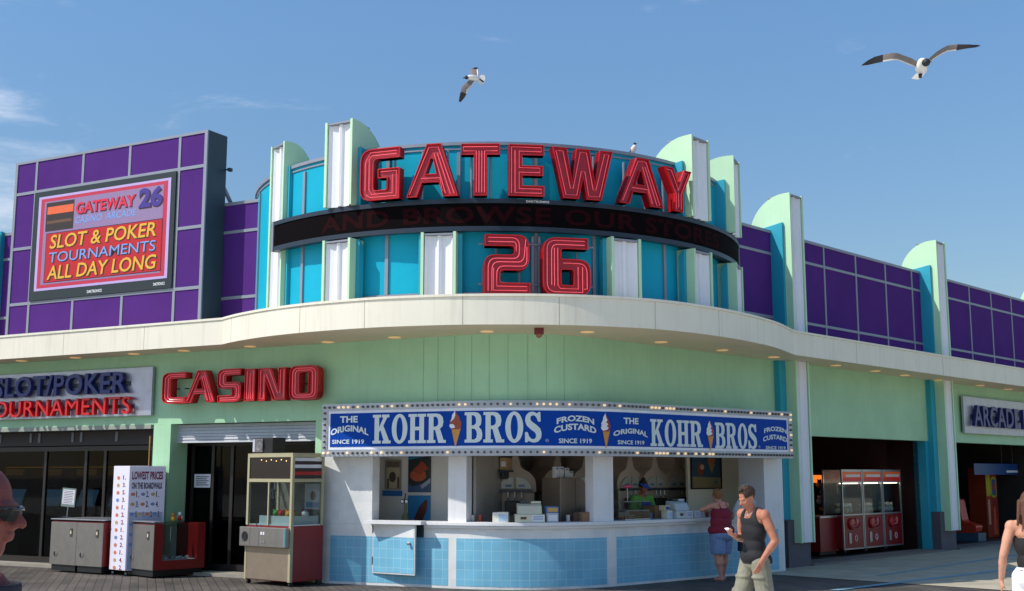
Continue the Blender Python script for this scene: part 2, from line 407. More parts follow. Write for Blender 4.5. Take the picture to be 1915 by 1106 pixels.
# ================================================================ ground
def ground():
    m=bpy.data.materials.new('weathered_boards'); m.use_nodes=True; nt=m.node_tree; N=nt.nodes; L=nt.links; b=N['Principled BSDF']
    geo=N.new('ShaderNodeNewGeometry'); mp=N.new('ShaderNodeMapping'); mp.inputs['Rotation'].default_value=(0,0,R(27.8+90-45)); L.new(geo.outputs['Position'],mp.inputs[0])
    br=N.new('ShaderNodeTexBrick'); br.inputs['Scale'].default_value=1; br.inputs['Brick Width'].default_value=3.6; br.inputs['Row Height'].default_value=.14; br.inputs['Mortar Size'].default_value=.006; br.inputs['Mortar Smooth'].default_value=.1; br.offset=.37
    br.inputs['Color1'].default_value=(.105,.088,.074,1); br.inputs['Color2'].default_value=(.07,.059,.051,1); br.inputs['Mortar'].default_value=(.016,.013,.012,1); L.new(mp.outputs[0],br.inputs['Vector'])
    n1=N.new('ShaderNodeTexNoise'); n1.inputs['Scale'].default_value=.9; n1.inputs['Detail'].default_value=8; n1.inputs['Roughness'].default_value=.7; L.new(geo.outputs['Position'],n1.inputs['Vector'])
    mr=N.new('ShaderNodeMapRange'); mr.inputs[1].default_value=.35; mr.inputs[2].default_value=.7; mr.inputs[3].default_value=.55; mr.inputs[4].default_value=1.5; L.new(n1.outputs['Fac'],mr.inputs[0])
    mp2=N.new('ShaderNodeMapping'); mp2.inputs['Scale'].default_value=(1.5,30,1); L.new(mp.outputs[0],mp2.inputs[0])
    n2=N.new('ShaderNodeTexNoise'); n2.inputs['Scale'].default_value=2; n2.inputs['Detail'].default_value=6; L.new(mp2.outputs[0],n2.inputs['Vector'])
    mr2=N.new('ShaderNodeMapRange'); mr2.inputs[3].default_value=.6; mr2.inputs[4].default_value=1.4; L.new(n2.outputs['Fac'],mr2.inputs[0])
    mu=N.new('ShaderNodeMath'); mu.operation='MULTIPLY'; L.new(mr.outputs[0],mu.inputs[0]); L.new(mr2.outputs[0],mu.inputs[1])
    sc=N.new('ShaderNodeVectorMath'); sc.operation='SCALE'; L.new(br.outputs['Color'],sc.inputs[0]); L.new(mu.outputs[0],sc.inputs['Scale']); L.new(sc.outputs[0],b.inputs['Base Color'])
    b.inputs['Roughness'].default_value=.75; bp=N.new('ShaderNodeBump'); bp.inputs['Strength'].default_value=.5; bp.inputs['Distance'].default_value=.01; bp.invert=True; L.new(br.outputs['Fac'],bp.inputs['Height']); L.new(bp.outputs[0],b.inputs['Normal'])
    g=MB(); g.add([(-400,-400,0),(400,-400,0),(400,600,0),(-400,600,0)],[(0,1,2,3)])
    structure(g.build('boardwalk',m,origin=(0,0,0)))
    # pale concrete apron in front of the right wing
    mc=mat('pale_concrete',(178,168,146),.85,var=.22,scale=1.6,bump=.3,bscale=40)
    g=MB(); a=onz(1330,1300); P=[RF.P(-2.2,-2.5,.004),RF.P(60,-2.5,.004),RF.P(60,30,.004),RF.P(-2.2,30,.004)]
    g.add([p+Vector((0,0,.004)) for p in P],[(0,1,2,3)]); structure(g.build('pavement',mc,origin=(0,0,.004)))
    g=MB(); g.add([(-80,-60,.004),(80,-60,.004),(80,15.5,.004),(-80,17.9,.004)],[(0,1,2,3)]); structure(g.build('bounce_concrete',mat('pale_bounce_concrete',(206,200,186),.85,var=.12,scale=1.6,bump=.2,bscale=40),origin=(0,0,.004)))  # pale sheet out of view, added to bounce light under the canopy
    mb_=mat('blue_road_paint',(120,160,176),.7,var=.3,scale=6)
    for (p,q,wd) in (((1560,1105),(1915,1063),.16),((1640,1078),(1915,1037),.10)):
        A=onz(*p);B=onz(*q); B=A+(B-A)*1.6; A=A-(B-A)*.0; t=(B-A).normalized(); nn=Vector((t.y,-t.x,0))*wd/2; up=Vector((0,0,.012))
        g=MB(); g.add([A-nn+up,A+nn+up,B+nn+up,B-nn+up],[(0,1,2,3)]); structure(g.build('painted_line',mb_))
ground()
# ================================================================ the arcade building
B=thing('arcade_building',(0,23,0),'low seaside arcade building with turquoise corner drum, purple upper walls and wavy cream canopy','building')
ZS,ZC=4.10,4.55
# lower wall curve
WA=LF.P(-22,0,0); WI=(.412,18.64)
s1,_=RF.px(1463,800,-.42); WBp=RF.P(s1,-.42,0)
Wp=fillet_path((WA.x,WA.y),WI,(WBp.x,WBp.y),1.45,14,.5); W=Path(Wp)
# lintel height of the left wing
_,ZL=LF.px(372,792,0)
_,ZR=RF.px(1640,821,-.42)
k0=LF.px(597,900,0)[0]
def wallmesh(path,z0,z1,seams=()):
    g=MB(); Q=Path(path); g.slab(path,off(path,-.22),z0,z1)
    g.cur=1
    for s in seams:
        p=[(Q.P(s-.005,0,.004).x,Q.P(s-.005,0,.004).y),(Q.P(s+.005,0,.004).x,Q.P(s+.005,0,.004).y)]
        p2=[(Q.P(s-.005,0,-.01).x,Q.P(s-.005,0,-.01).y),(Q.P(s+.005,0,-.01).x,Q.P(s+.005,0,-.01).y)]
        g.slab(p,p2,z0+.01,z1-.01)
    return g
seam_s=[W.px(x,690)[0] for x in (792,819,850,882,915,950,987,1022,1055)]
wallmesh(Wp,ZL,ZS,seam_s).build('facade_wall',[M_green,M_seam],B)
# right wing band of wall
g=MB(); g.box(RF,s1+.0,34,-.62,-.42,ZR,ZS); g.build('facade_wall',M_green,B)
# lintel strips over the openings
g=MB(); g.box(LF,-22,LF.px(283,800)[0],-.24,.012,ZL-.075,ZL-.002); g.build('lintel',mat('lintel_grey',(150,156,146),.6),B)
# ---- canopy
K=400/1915
cpx=[(0,671.5),(150,661),(300,651),(400,644.4),(417.8,643.4),(441.8,637.8),(483.6,630.9),(529.5,625),(588,619.4),(650.7,614.8),(713.3,611),(800,607.9),(863.6,606.4),(947.1,606),(1020.2,606.4),(1093.3,608),(1186,612),(1255.3,617.3),(1318,624.6),(1380.7,634),(1443.3,647.6),(1468.4,657),(1483,663)]
cp=[onz(x,y,ZS) for x,y in cpx]; cp=[(p.x,p.y) for p in cp]
l0=Vector(cp[0]); dl=(Vector(cp[3])-l0).normalized(); dr=Vector((RF.t.x,RF.t.y))
def cr(P,n=4):
    out=[]
    for i in range(len(P)-1):
        a=Vector(P[max(0,i-1)]);b=Vector(P[i]);c=Vector(P[i+1]);d=Vector(P[min(len(P)-1,i+2)])
        for k in range(n):
            t=k/n; q=.5*((2*b)+(c-a)*t+(2*a-5*b+4*c-d)*t*t+(3*b-a-3*c+d)*t**3); out.append((q.x,q.y))
    out.append(tuple(P[-1])); return out
bul=cr(cp[4:],4)
# smooth the traced bulge a little
for _ in range(3):
    bul=[bul[0]]+[tuple((Vector(bul[i-1])+2*Vector(bul[i])+Vector(bul[i+1]))/4) for i in range(1,len(bul)-1)]+[bul[-1]]
e=Vector(cp[-1]); f_left=Vector(bul[0])-dl*18
CP=[tuple(f_left)]+[tuple(Vector(bul[0])-dl*x) for x in (12,6,3,1)]+bul+[tuple(e+dr*x) for x in (1,4,9,16,30)]
back=[RF.P(34,-1.5,0),RF.P(-4,-1.5,0),LF.P(3,-2.5,0),LF.P(-16,-1.5,0)]
lo=CP+[(p.x,p.y) for p in back]
canopy=MB().poly([lo],lambda x,y,d:Vector((x,y,d)),ZS,ZC-.012).build('canopy',M_soffit,B)
fa=MB(); fa.slab(off(CP,.03),off(CP,.002),ZS-.012,ZC-.03); 
fa.slab(off(CP,.05),off(CP,-.02),ZC-.028,ZC+.012)
Q=Path(off(CP,.03)); fa.cur=1
for x in (120,270,432,560,681,865,1046,1226,1345,1600,1760):
    s=Q.px(x,620)[0]; a=[Q.P(s-.004,0,.0015),Q.P(s+.004,0,.0015)]; b_=[Q.P(s-.004,0,-.008),Q.P(s+.004,0,-.008)]
    fa.slab([(p.x,p.y) for p in a],[(p.x,p.y) for p in b_],ZS-.01,ZC-.032)
fa.build('fascia',[M_cream,mat('joint_line',(150,144,128),.8)],canopy)
# ---- drum
n=96
ring=lambda r:[(DC.x+r*math.cos(2*PI*i/n+PI/2),DC.y+r*math.sin(2*PI*i/n+PI/2)) for i in range(n+1)]
_,ZD=cyl(1000,268,DR); ZD=7.10
g=MB(); g.ribbon(ring(DR),ZC+.013,ZD-.055); drum=g.build('drum_wall',M_drum,B,fix=False,smooth='all')
g=MB(); g.slab(ring(DR+.04),ring(DR-.12),ZD-.055,ZD); g.slab(ring(DR+.02),ring(DR-.06),ZD-.125,ZD-.10); g.build('coping',M_grid,drum)
g=MB(); g.slab(ring(DR+.03),ring(DR-.03),ZC+.0135,ZC+.11); g.build('base_trim',M_grid,drum)
g=MB(); g.poly([ring(DR-.1)[:-1]],lambda x,y,d:Vector((x,y,d)),ZD-.6,ZD-.5); g.build('drum_roof',M_dark,drum)
def dbox(mb,th,w,r0,r1,z0,z1):
    c=Vector((math.cos(th),math.sin(th),0)); t=Vector((-math.sin(th),math.cos(th),0))
    P=lambda a,r,z: Vector((DC.x,DC.y,z))+c*r+t*a
    mb.hexa([P(-w,r1,z0),P(w,r1,z0),P(w,r0,z0),P(-w,r0,z0),P(-w,r1,z1),P(w,r1,z1),P(w,r0,z1),P(-w,r0,z1)])
for x,y in ((566,530),(724,500),(858,340),(1002,500),(1110,500),(1242,530),(1349,550),(478,360),(489,350)):
    th,_=cyl(x,y,DR); g=MB(); dbox(g,th,.028,DR-.02,DR+.03,ZC+.11,ZD-.17); g.build('mullion',M_grid,drum)
# pilasters: P(w,r,z) local map
def pilaster(P,zb,zt,rf,rb,parent,hw=.235,drop=.55,tq_top=.45,ch_b=0.0,bk=.16,fins=True,zc=None):
    r_=MB(); r_.cur=0
    core=MB()
    arc=[]
    if fins:
        R_=min(zt-zb,.85); 
        for i in range(11):
            a=PI/2*i/10; arc.append((rf-.14-(rf-.14+rb)*math.sin(a),zt-R_*(1-math.cos(a))))
        side=[(rf,zb+ch_b),(rf,zt)]+arc+[(-rb,zb+ch_b)]
    else: side=[(rf,zb+ch_b),(rf,zt),(-rb,zt),(-rb,zb+ch_b)]
    base=MB(); pts=[(-hw+.012,rf-.03),(-hw+.05,rf-.07),(-.09,rf-.095),(-.045,rf-.09),(-.03,rf-.055),(0,rf-.04),(.03,rf-.055),(.045,rf-.09),(.09,rf-.095),(hw-.05,rf-.07),(hw-.012,rf-.03)]
    vs=[];fs=[]
    for (w_,r) in pts: vs+=[P(w_,r,zb+ch_b),P(w_,r,zt-.05)]
    for i in range(len(pts)-1): fs.append((2*i,2*i+2,2*i+3,2*i+1))
    ch=MB(); ch.add(vs,fs); ch.hexa([P(-hw,rf-.22,zb),P(hw,rf-.22,zb),P(hw,rf-.24,zb),P(-hw,rf-.24,zb),P(-hw,rf-.22,zt-.03),P(hw,rf-.22,zt-.03),P(hw,rf-.24,zt-.03),P(-hw,rf-.24,zt-.03)])
    root=ch.build('pilaster',M_white,parent,fix=False)
    for sg in (-1,1):
        g=MB(); g.poly([side],lambda x,y,d: P(sg*(hw+d),x,y),0.0,.045); g.build('side_fin',M_mint,root)
        g=MB(); tq=[(rf-bk,zb),(rf-bk,zt-tq_top),(-rb+.12,zt-tq_top-.10),(-rb+.12,zb)]
        g.poly([tq],lambda x,y,d: P(sg*(hw+.045+d),x,y),0.001,.07); g.build('backing_fin',M_turq,root)
    g=MB(); g.hexa([P(-hw,rf-.01,zt-.045),P(hw,rf-.01,zt-.045),P(hw,-rb*.3,zt-.045),P(-hw,-rb*.3,zt-.045),P(-hw,rf-.01,zt-.02),P(hw,rf-.01,zt-.02),P(hw,-rb*.3,zt-.02),P(-hw,-rb*.3,zt-.02)])
    g.build('cap_plate',M_grid,root)
    return root
def dmap(th):
    c=Vector((math.cos(th),math.sin(th),0)); t=Vector((-math.sin(th),math.cos(th),0))
    return lambda w_,r,z: Vector((DC.x,DC.y,z))+c*(DR+r)+t*w_
pth={}
for nm,x,y in (('a',498,420),('b',630,520),('c',820,510),('d',1170,515),('e',1313,530),('f',1381,560)):
    pth[nm]=cyl(x,y,DR+.30)[0]
print('pilaster angles',{k:round(math.degrees(v),1) for k,v in pth.items()})
ZB0,ZB1=5.58,6.12
pilaster(dmap(pth['a']),ZC+.013,7.55,.13,.50,B,hw=.215,bk=.08)
pilaster(dmap(pth['b']),ZB1+.005,7.55,.34,.62,B); pilaster(dmap(pth['b']),ZC+.013,ZB0-.005,.34,.05,B,fins=False,tq_top=0.01)
for k in 'cd': pilaster(dmap(pth[k]),ZC+.013,ZB0-.005,.34,.05,B,fins=False,tq_top=.01)
pilaster(dmap(pth['e']),ZB1+.005,7.55,.34,.62,B); pilaster(dmap(pth['e']),ZC+.013,ZB0-.005,.34,.05,B,fins=False,tq_top=.01)
pilaster(dmap(pth['f']),ZB1+.005,7.55,.34,.62,B); pilaster(dmap(pth['f']),ZC+.013,ZB0-.005,.34,.05,B,fins=False,tq_top=.01)
# ---- purple upper walls
def grid(F,d,s0,s1,z0,z1,ss,zz,parent,w_=.028):
    g=MB(); g.box(F,s0,s1,d-.25,d,z0,z1); r=g.build('purple_wall',M_purple,parent)
    g=MB()
    for z in zz: g.box(F,s0,s1,d-.01,d+.014,z-w_,z+w_)
    for s in ss: g.box(F,s-w_,s+w_,d-.01,d+.016,z0+.003,z1-.003)
    g.box(F,s0,s1,d-.27,d+.02,z1,z1+.06)
    g.build('panel_grid',M_grid,r)
    return r
dp=-.1
sL=LF.px(486,480,dp)[0]; zt=LF.px(440,384,dp)[1]
grid(LF,dp,-22,sL,ZC+.013,zt,[LF.px(x,480,dp)[0] for x in (487,383,-60,-160,-260)],[LF.px(440,434,dp)[1],LF.px(440,557,dp)[1]],B)
dq=-.5
zt=RF.px(1600,480,dq)[1]; sR0=RF.px(1375,520,dq)[0]
grid(RF,dq,sR0,34,ZC+.013,zt,[RF.px(x,540,dq)[0] for x in (1542,1601,1656,1705,1811,1851,1888,1925,1965)],[RF.px(1601,515,dq)[1],RF.px(1601,621.5,dq)[1]],B)
# ---- right wing pilasters
def rmap(s,F=RF,d0=-.42): return lambda w_,r,z: F.P(s+w_,d0+r,z)
sP=[RF.px(1494,600,-.1)[0],RF.px(1765,620,-.1)[0]]; gap=sP[1]-sP[0]; sP+= [sP[1]+gap*1.13]
for i,s in enumerate(sP):
    zt_=RF.px(1478,360,-.05)[1]
    pilaster(rmap(s),ZC+.013,zt_,.36,.62,B,hw=.22,tq_top=.62)
    # lower part
    zb=RF.px(1500,1017,0)[1]
    P=rmap(s); pilaster(P,0.62 if i==0 else 0.62,ZS-.002,.36,.02,B,fins=False,tq_top=.01,hw=.22) if False else None
    pr=MB(); pts=[(-.205,.33),(-.17,.29),(-.09,.265),(-.045,.27),(-.03,.305),(0,.32),(.03,.305),(.045,.27),(.09,.265),(.17,.29),(.205,.33)]
    vs=[];fs=[]
    for (w_,r) in pts: vs+=[P(w_,r,zb),P(w_,r,ZS-.002)]
    for q in range(len(pts)-1): fs.append((2*q,2*q+2,2*q+3,2*q+1))
    pr.add(vs,fs); pr.add([P(a,b,zb) for a,b in pts]+[P(-.2,.13,zb),P(.2,.13,zb)],[tuple(list(range(11))+[12,11])])
    rt=pr.build('pilaster',M_white,B,fix=False)
    for sg in (-1,1):
        g=MB(); g.hexa([P(sg*.22,.36,zb),P(sg*.265,.36,zb),P(sg*.265,.10,zb),P(sg*.22,.10,zb),P(sg*.22,.36,ZS-.002),P(sg*.265,.36,ZS-.002),P(sg*.265,.10,ZS-.002),P(sg*.22,.10,ZS-.002)]); g.build('side_fin',M_mint,rt)
    g=MB(); x0,x1=s-.50,s+.34
    g.box(RF,x0,x1,-.75,-.42+.13,.93,ZS-.002); pier=g.build('pier',M_turq,B)
    g=MB(); g.box(RF,x0-.004,x1+.004,-.75,-.42+.36 if False else -.22,0,.928); g.build('plinth',M_plinth,pier)
# ---- opening reveals + interior rooms
g=MB(); sj=sP[1]-.5
g.box(RF,sj-.12,sj,-.76,-.44,0,ZR); g.build('door_jamb',M_turq,B)
def room(F,s0,s1,dfront,dback,zt,mw,mf,name='room'):
    g=MB(); g.box(F,s0,s1,dback-.1,dback,.01,zt); r=g.build('interior_wall',mw,B)
    g=MB(); g.box(F,s0-.1,s0,dback,dfront,.01,zt); g.build('interior_side',mw,r)
    g=MB(); g.box(F,s1,s1+.1,dback,dfront,.01,zt); g.build('interior_side',mw,r)
    g=MB(); g.box(F,s0,s1,dback,dfront,.006,.02); g.build('interior_floor',mf,r)
    g=MB(); g.box(F,s0,s1,dback,dfront,zt,zt+.1); g.build('interior_ceiling',mw,r)
    return r
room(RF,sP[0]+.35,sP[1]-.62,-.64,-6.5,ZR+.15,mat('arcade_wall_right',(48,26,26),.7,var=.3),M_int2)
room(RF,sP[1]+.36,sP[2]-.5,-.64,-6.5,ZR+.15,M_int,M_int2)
g=MB(); g.box(RF,sP[0]+.34,sP[1]-.5,-.75,-.14,.004,.05); g.build('threshold',mat('threshold_concrete',(120,112,106),.8,var=.2),B)
g=MB(); g.box(RF,sP[1]+.34,sP[2]-.5,-.75,-.14,.004,.05); g.build('threshold',MATS['threshold_concrete'],B)
# dark red wall inside the first opening
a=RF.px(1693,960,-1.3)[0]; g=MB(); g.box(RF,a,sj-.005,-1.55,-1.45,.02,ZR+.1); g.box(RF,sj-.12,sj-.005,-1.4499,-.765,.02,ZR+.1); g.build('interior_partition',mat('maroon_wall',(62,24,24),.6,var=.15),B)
# left wing post and room
pa=LF.px(284,900)[0]; pb=LF.px(316,900)[0]
g=MB(); g.box(LF,pa,pb,-.45,.01,0,ZL-.002); g.build('post',M_green,B)
ke=LF.px(588,900)[0]
g=MB(); g.box(LF,ke,ke+.16,-.9,.0,0,ZL-.002); g.build('post',M_green,B)
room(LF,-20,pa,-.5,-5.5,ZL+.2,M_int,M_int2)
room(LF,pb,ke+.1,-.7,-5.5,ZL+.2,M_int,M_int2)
g=MB(); g.box(LF,-20,ke,-.5,-.02,.004,.06); g.build('threshold',mat('worn_sill',(150,144,132),.8,var=.2),B)
# roll-up shutter over the second opening
g=MB(); z0=LF.px(450,827,-.15)[1]; z1=ZL-.01
k=6
for i in range(k):
    a=z0+(z1-z0)*i/k; b_=z0+(z1-z0)*(i+1)/k
    g.hexa([LF.P(pb,-.15,a),LF.P(ke,-.15,a),LF.P(ke,-.2,a),LF.P(pb,-.2,a),LF.P(pb,-.165,b_-.004),LF.P(ke,-.165,b_-.004),LF.P(ke,-.2,b_-.004),LF.P(pb,-.2,b_-.004)])
g.build('roller_shutter',mat('shutter_white',(176,180,186),.5,var=.08,streak=.2),B)
# storefront glazing, left opening
def glazing(F,s0,s1,d,z0,z1,cuts,name,rail=None):
    r=MB(); r.box(F,s0,s1,d-.03,d+.03,z1-.09,z1); r.box(F,s0,s1,d-.03,d+.03,z0,z0+.12)
    for c in cuts: r.box(F,c-.035,c+.035,d-.03,d+.03,z0+.12,z1-.09)
    o=r.build(name,M_brz,B)
    cs=sorted(cuts)
    for i in range(len(cs)-1):
        g=MB(); g.box(F,cs[i]+.035,cs[i+1]-.035,d-.006,d+.006,z0+.12,z1-.09); g.build('pane',M_sglass,o)
    return o
def L_(x,y=950,d=-.42): return LF.px(x,y,d)[0]
glazing(LF,L_(-420),pa,-.42,.06,2.38,[L_(x) for x in (-420,-300,-200,-110,-15,82,158,194,283)],'storefront')
g=MB(); g.box(LF,L_(-420),pa,-.5,-.38,2.40,ZL-.08); hd=g.build('transom_panel',mat('transom_dark',(46,40,42),.6),B)
for x in (-60,5,62,78,140,156,222):
    g=MB(); s=L_(x,815); g.box(LF,s-.03,s+.03,-.38,-.36,2.47,2.66); g.build('bracket',mat('bracket_grey',(120,124,130),.6),hd)
glazing(LF,pb,ke,-.6,.06,2.45,[pb+.04,LF.px(397,950,-.6)[0],LF.px(433,950,-.6)[0],LF.px(520,950,-.6)[0],ke-.04],'entrance_doors')
# roof slabs so that no light falls in from above
g=MB(); P=[LF.P(-22,-.3,0),LF.P(2,-.3,0),Vector((-.3,19.9,0)),RF.P(-2,-.8,0),RF.P(34,-.8,0),RF.P(34,-24,0),LF.P(-22,-24,0)]
g.poly([[(p.x,p.y) for p in P]],lambda x,y,d:Vector((x,y,d)),ZS+.05,ZC-.05); g.build('roof_deck',M_dark,B)
# back and side walls of the building mass
g=MB(); g.box(RF,33.8,34,-24,-.6,0,ZS); g.box(LF,-22,-21.8,-24,-.3,0,ZS); g.build('end_wall',M_green,B)
# ---- upper glimpse of another turquoise fin at far left
pilaster(rmap(LF.px(-14,500,dp)[0],LF,dp-.1),ZC+.013,LF.px(0,436,dp)[1]-.0,.36,.62,B,hw=.22,tq_top=.0)
# ================================================================ custard stand
KPp=fillet_path((-3.10,20.45),(.559,18.91),(5.15,22.90),1.52,16,.3); KP=Path(KPp)
def KS(s0,s1,d=0.0,step=.12):
    k=max(1,int(abs(s1-s0)/step)); return [(lambda q:(q.x,q.y))(KP.P(s0+(s1-s0)*i/k,0,d)) for i in range(k+1)]
def kx(x,y=950,d=0.0): return KP.px(x,y,d)[0]
ST=thing('custard_stand',KP.P(3.5,0,0),'white tiled corner stand with light blue tile panels and serving windows','kiosk')
sA=kx(604,1000); sZ=kx(1467,1000)
zc=1.06; zb1=.80; zb0=.045
w1=kx(696,930); p0=kx(838,930); p1=kx(872,930); q0=kx(1110,930); q1=kx(1147,930); r0=kx(1430,930)
print('kiosk s',sA,w1,p0,p1,q0,q1,r0,sZ,'tile top',KP.px(954,1006.6,0),'bot',KP.px(954,1096,0),'ctr',KP.px(950,975,.1),KP.px(750,975,.1),KP.px(1250,973,.1))
def kslab(s0,s1,d0,d1,z0,z1,name,m,parent=ST,**k):
    g=MB(); g.slab(KS(s0,s1,d1),KS(s0,s1,d0),z0,z1); return g.build(name,m,parent,**k)
kslab(sA,sZ,-.24,0,0,zc-.06,'counter_wall',M_wtile)
kslab(sA,w1,-.24,0.0,zc-.058,2.9,'side_wall',M_wtile)
kslab(r0,sZ,-.6,0.0,zc-.058,2.9,'side_wall',M_wpaint)
kslab(p0,p1,-.24,.0,zc-.058,2.3,'post',M_wpaint)
kslab(q0,q1,-.24,.0,zc-.058,2.3,'post',M_wpaint)
kslab(w1+.002,r0-.002,-.24,.0,2.3,2.95,'beam',M_wpaint)
# blue tile fields
for a,b in ((kx(617,1050),kx(838,1050)),(kx(853,1050),kx(1135,1050)),(kx(1153,1050),kx(1457,1050))):
    kslab(a,b,-.01,.004,zb0,zb1,'tile_panel',M_btile)
# counter top
top=MB(); top.slab(KS(kx(795,985),r0+.02,.085),KS(kx(795,985),r0+.02,-.3),zc-.055,zc); top.slab(KS(kx(795,985),r0+.02,.05),KS(kx(795,985),r0+.02,.0),zc-.10,zc-.056); top.build('counter_top',M_wpaint,ST,bevel=.006)
top=MB(); top.slab(KS(w1-.02,kx(795,985)-.03,.02),KS(w1-.02,kx(795,985)-.03,-.3),zc-.055,zc); top.build('counter_top',M_wpaint,ST)
# raised shelf flap with the cabinet door under it
fa0=kx(681,985,.2); fa1=kx(789,985,.2)
kslab(fa0,fa1,.0,.24,zc-.045,zc+.012,'shelf',M_wpaint)
def door():
    a=kx(698,1030); b=kx(779,1030,.14); z1=zc-.05; z0=.20
    A0=KP.P(a,0,.024); A1=KP.P(b,0,.20); t=(A1-A0).normalized(); n_=Vector((t.y,-t.x,0))
    P=lambda u,z,d: A0+t*u+n_*d+Vector((0,0,z)); wd=(A1-A0).length
    g=MB(); 
    pt=[(0,z0),(wd,z0),(wd,z1),(0,z1)]
    g.hexa([P(0,z0,0),P(wd,z0,0),P(wd,z0,-.035),P(0,z0,-.035),P(0,z1,0),P(wd,z1,0),P(wd,z1,-.035),P(0,z1,-.035)])
    d=g.build('cabinet_door',mat('door_edge_grey',(200,204,206),.4),ST)
    g=MB(); g.add([P(.02,z0+.025,.004),P(wd-.02,z0+.025,.004),P(wd-.02,zb1,.004),P(.02,zb1,.004)],[(0,1,2,3)],[(0.02,z0+.025),(wd-.02,z0+.025),(wd-.02,zb1),(.02,zb1)]); g.build('tile_face',M_btile,d)
    g=MB(); g.add([P(.02,zb1+.001,.004),P(wd-.02,zb1+.001,.004),P(wd-.02,z1-.01,.004),P(.02,z1-.01,.004)],[(0,1,2,3)],[(0,zb1),(wd,zb1),(wd,z1),(0,z1)]); g.build('tile_face',M_wtile,d)
    c=P(wd-.1,zb1-.09,.005); g=MB(); q=n_.to_track_quat('Z','Y').to_matrix(); g.lathe(c,[(.024,0),(.024,.008),(.012,.012),(.012,.03),(.026,.036),(.026,.058),(.015,.064)],12,q); g.build('door_knob',M_alu,d,smooth=True)
    for z in (z1-.16,z0+.14):
        g=MB(); g.hexa([P(-.015,z,.0),P(.012,z,.0),P(.012,z,-.02),P(-.015,z,-.02),P(-.015,z+.13,.0),P(.012,z+.13,.0),P(.012,z+.13,-.02),P(-.015,z+.13,-.02)]); g.build('hinge',M_dark,d)
    # dark slab painting in the shade of the open cabinet beside the door
    g=MB(); g.slab(KS(b-.16,b+.06,.003),KS(b-.16,b+.06,-.02),z0,z1); g.build('recess_shade',M_dark,ST)
door()
# interior of the stand
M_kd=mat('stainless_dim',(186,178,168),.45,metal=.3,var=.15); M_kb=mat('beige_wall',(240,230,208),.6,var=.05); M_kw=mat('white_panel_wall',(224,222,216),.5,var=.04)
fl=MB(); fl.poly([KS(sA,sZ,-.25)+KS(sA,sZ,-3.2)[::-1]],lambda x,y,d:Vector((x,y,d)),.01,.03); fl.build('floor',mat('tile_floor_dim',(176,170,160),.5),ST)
fl=MB(); fl.poly([KS(sA,sZ,-.25)+KS(sA,sZ,-3.2)[::-1]],lambda x,y,d:Vector((x,y,d)),2.78,2.88); fl.build('ceiling',M_kw,ST)
kslab(sA,p1+.0,-1.25,-1.2,.03,2.77,'back_wall',M_kw)
sb=kx(1128,950,-2.4); 
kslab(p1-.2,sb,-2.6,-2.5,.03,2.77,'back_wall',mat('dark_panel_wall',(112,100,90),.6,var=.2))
kslab(sb,sZ,-2.6,-2.5,.03,2.77,'back_wall',M_kb)
def kcross(s,d0,d1,th,z0,z1,name,m,parent=ST):
    g=MB(); g.slab(KS(s,s+th,d1),KS(s,s+th,d0),z0,z1); return g.build(name,m,parent)
kcross(p0+.12,-1.2,-.25,.04,.03,2.77,'partition',M_kw)
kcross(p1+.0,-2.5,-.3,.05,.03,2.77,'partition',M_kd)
kcross(sA+.02,-1.2,-.25,.05,.03,2.77,'partition',M_kw)
kcross(sZ-.1,-2.5,-.61,.05,.03,2.77,'partition',M_kb)
kslab(kx(1287,930,-1.35),sZ-.1,-1.4,-1.35,.03,2.77,'back_wall',M_kb)
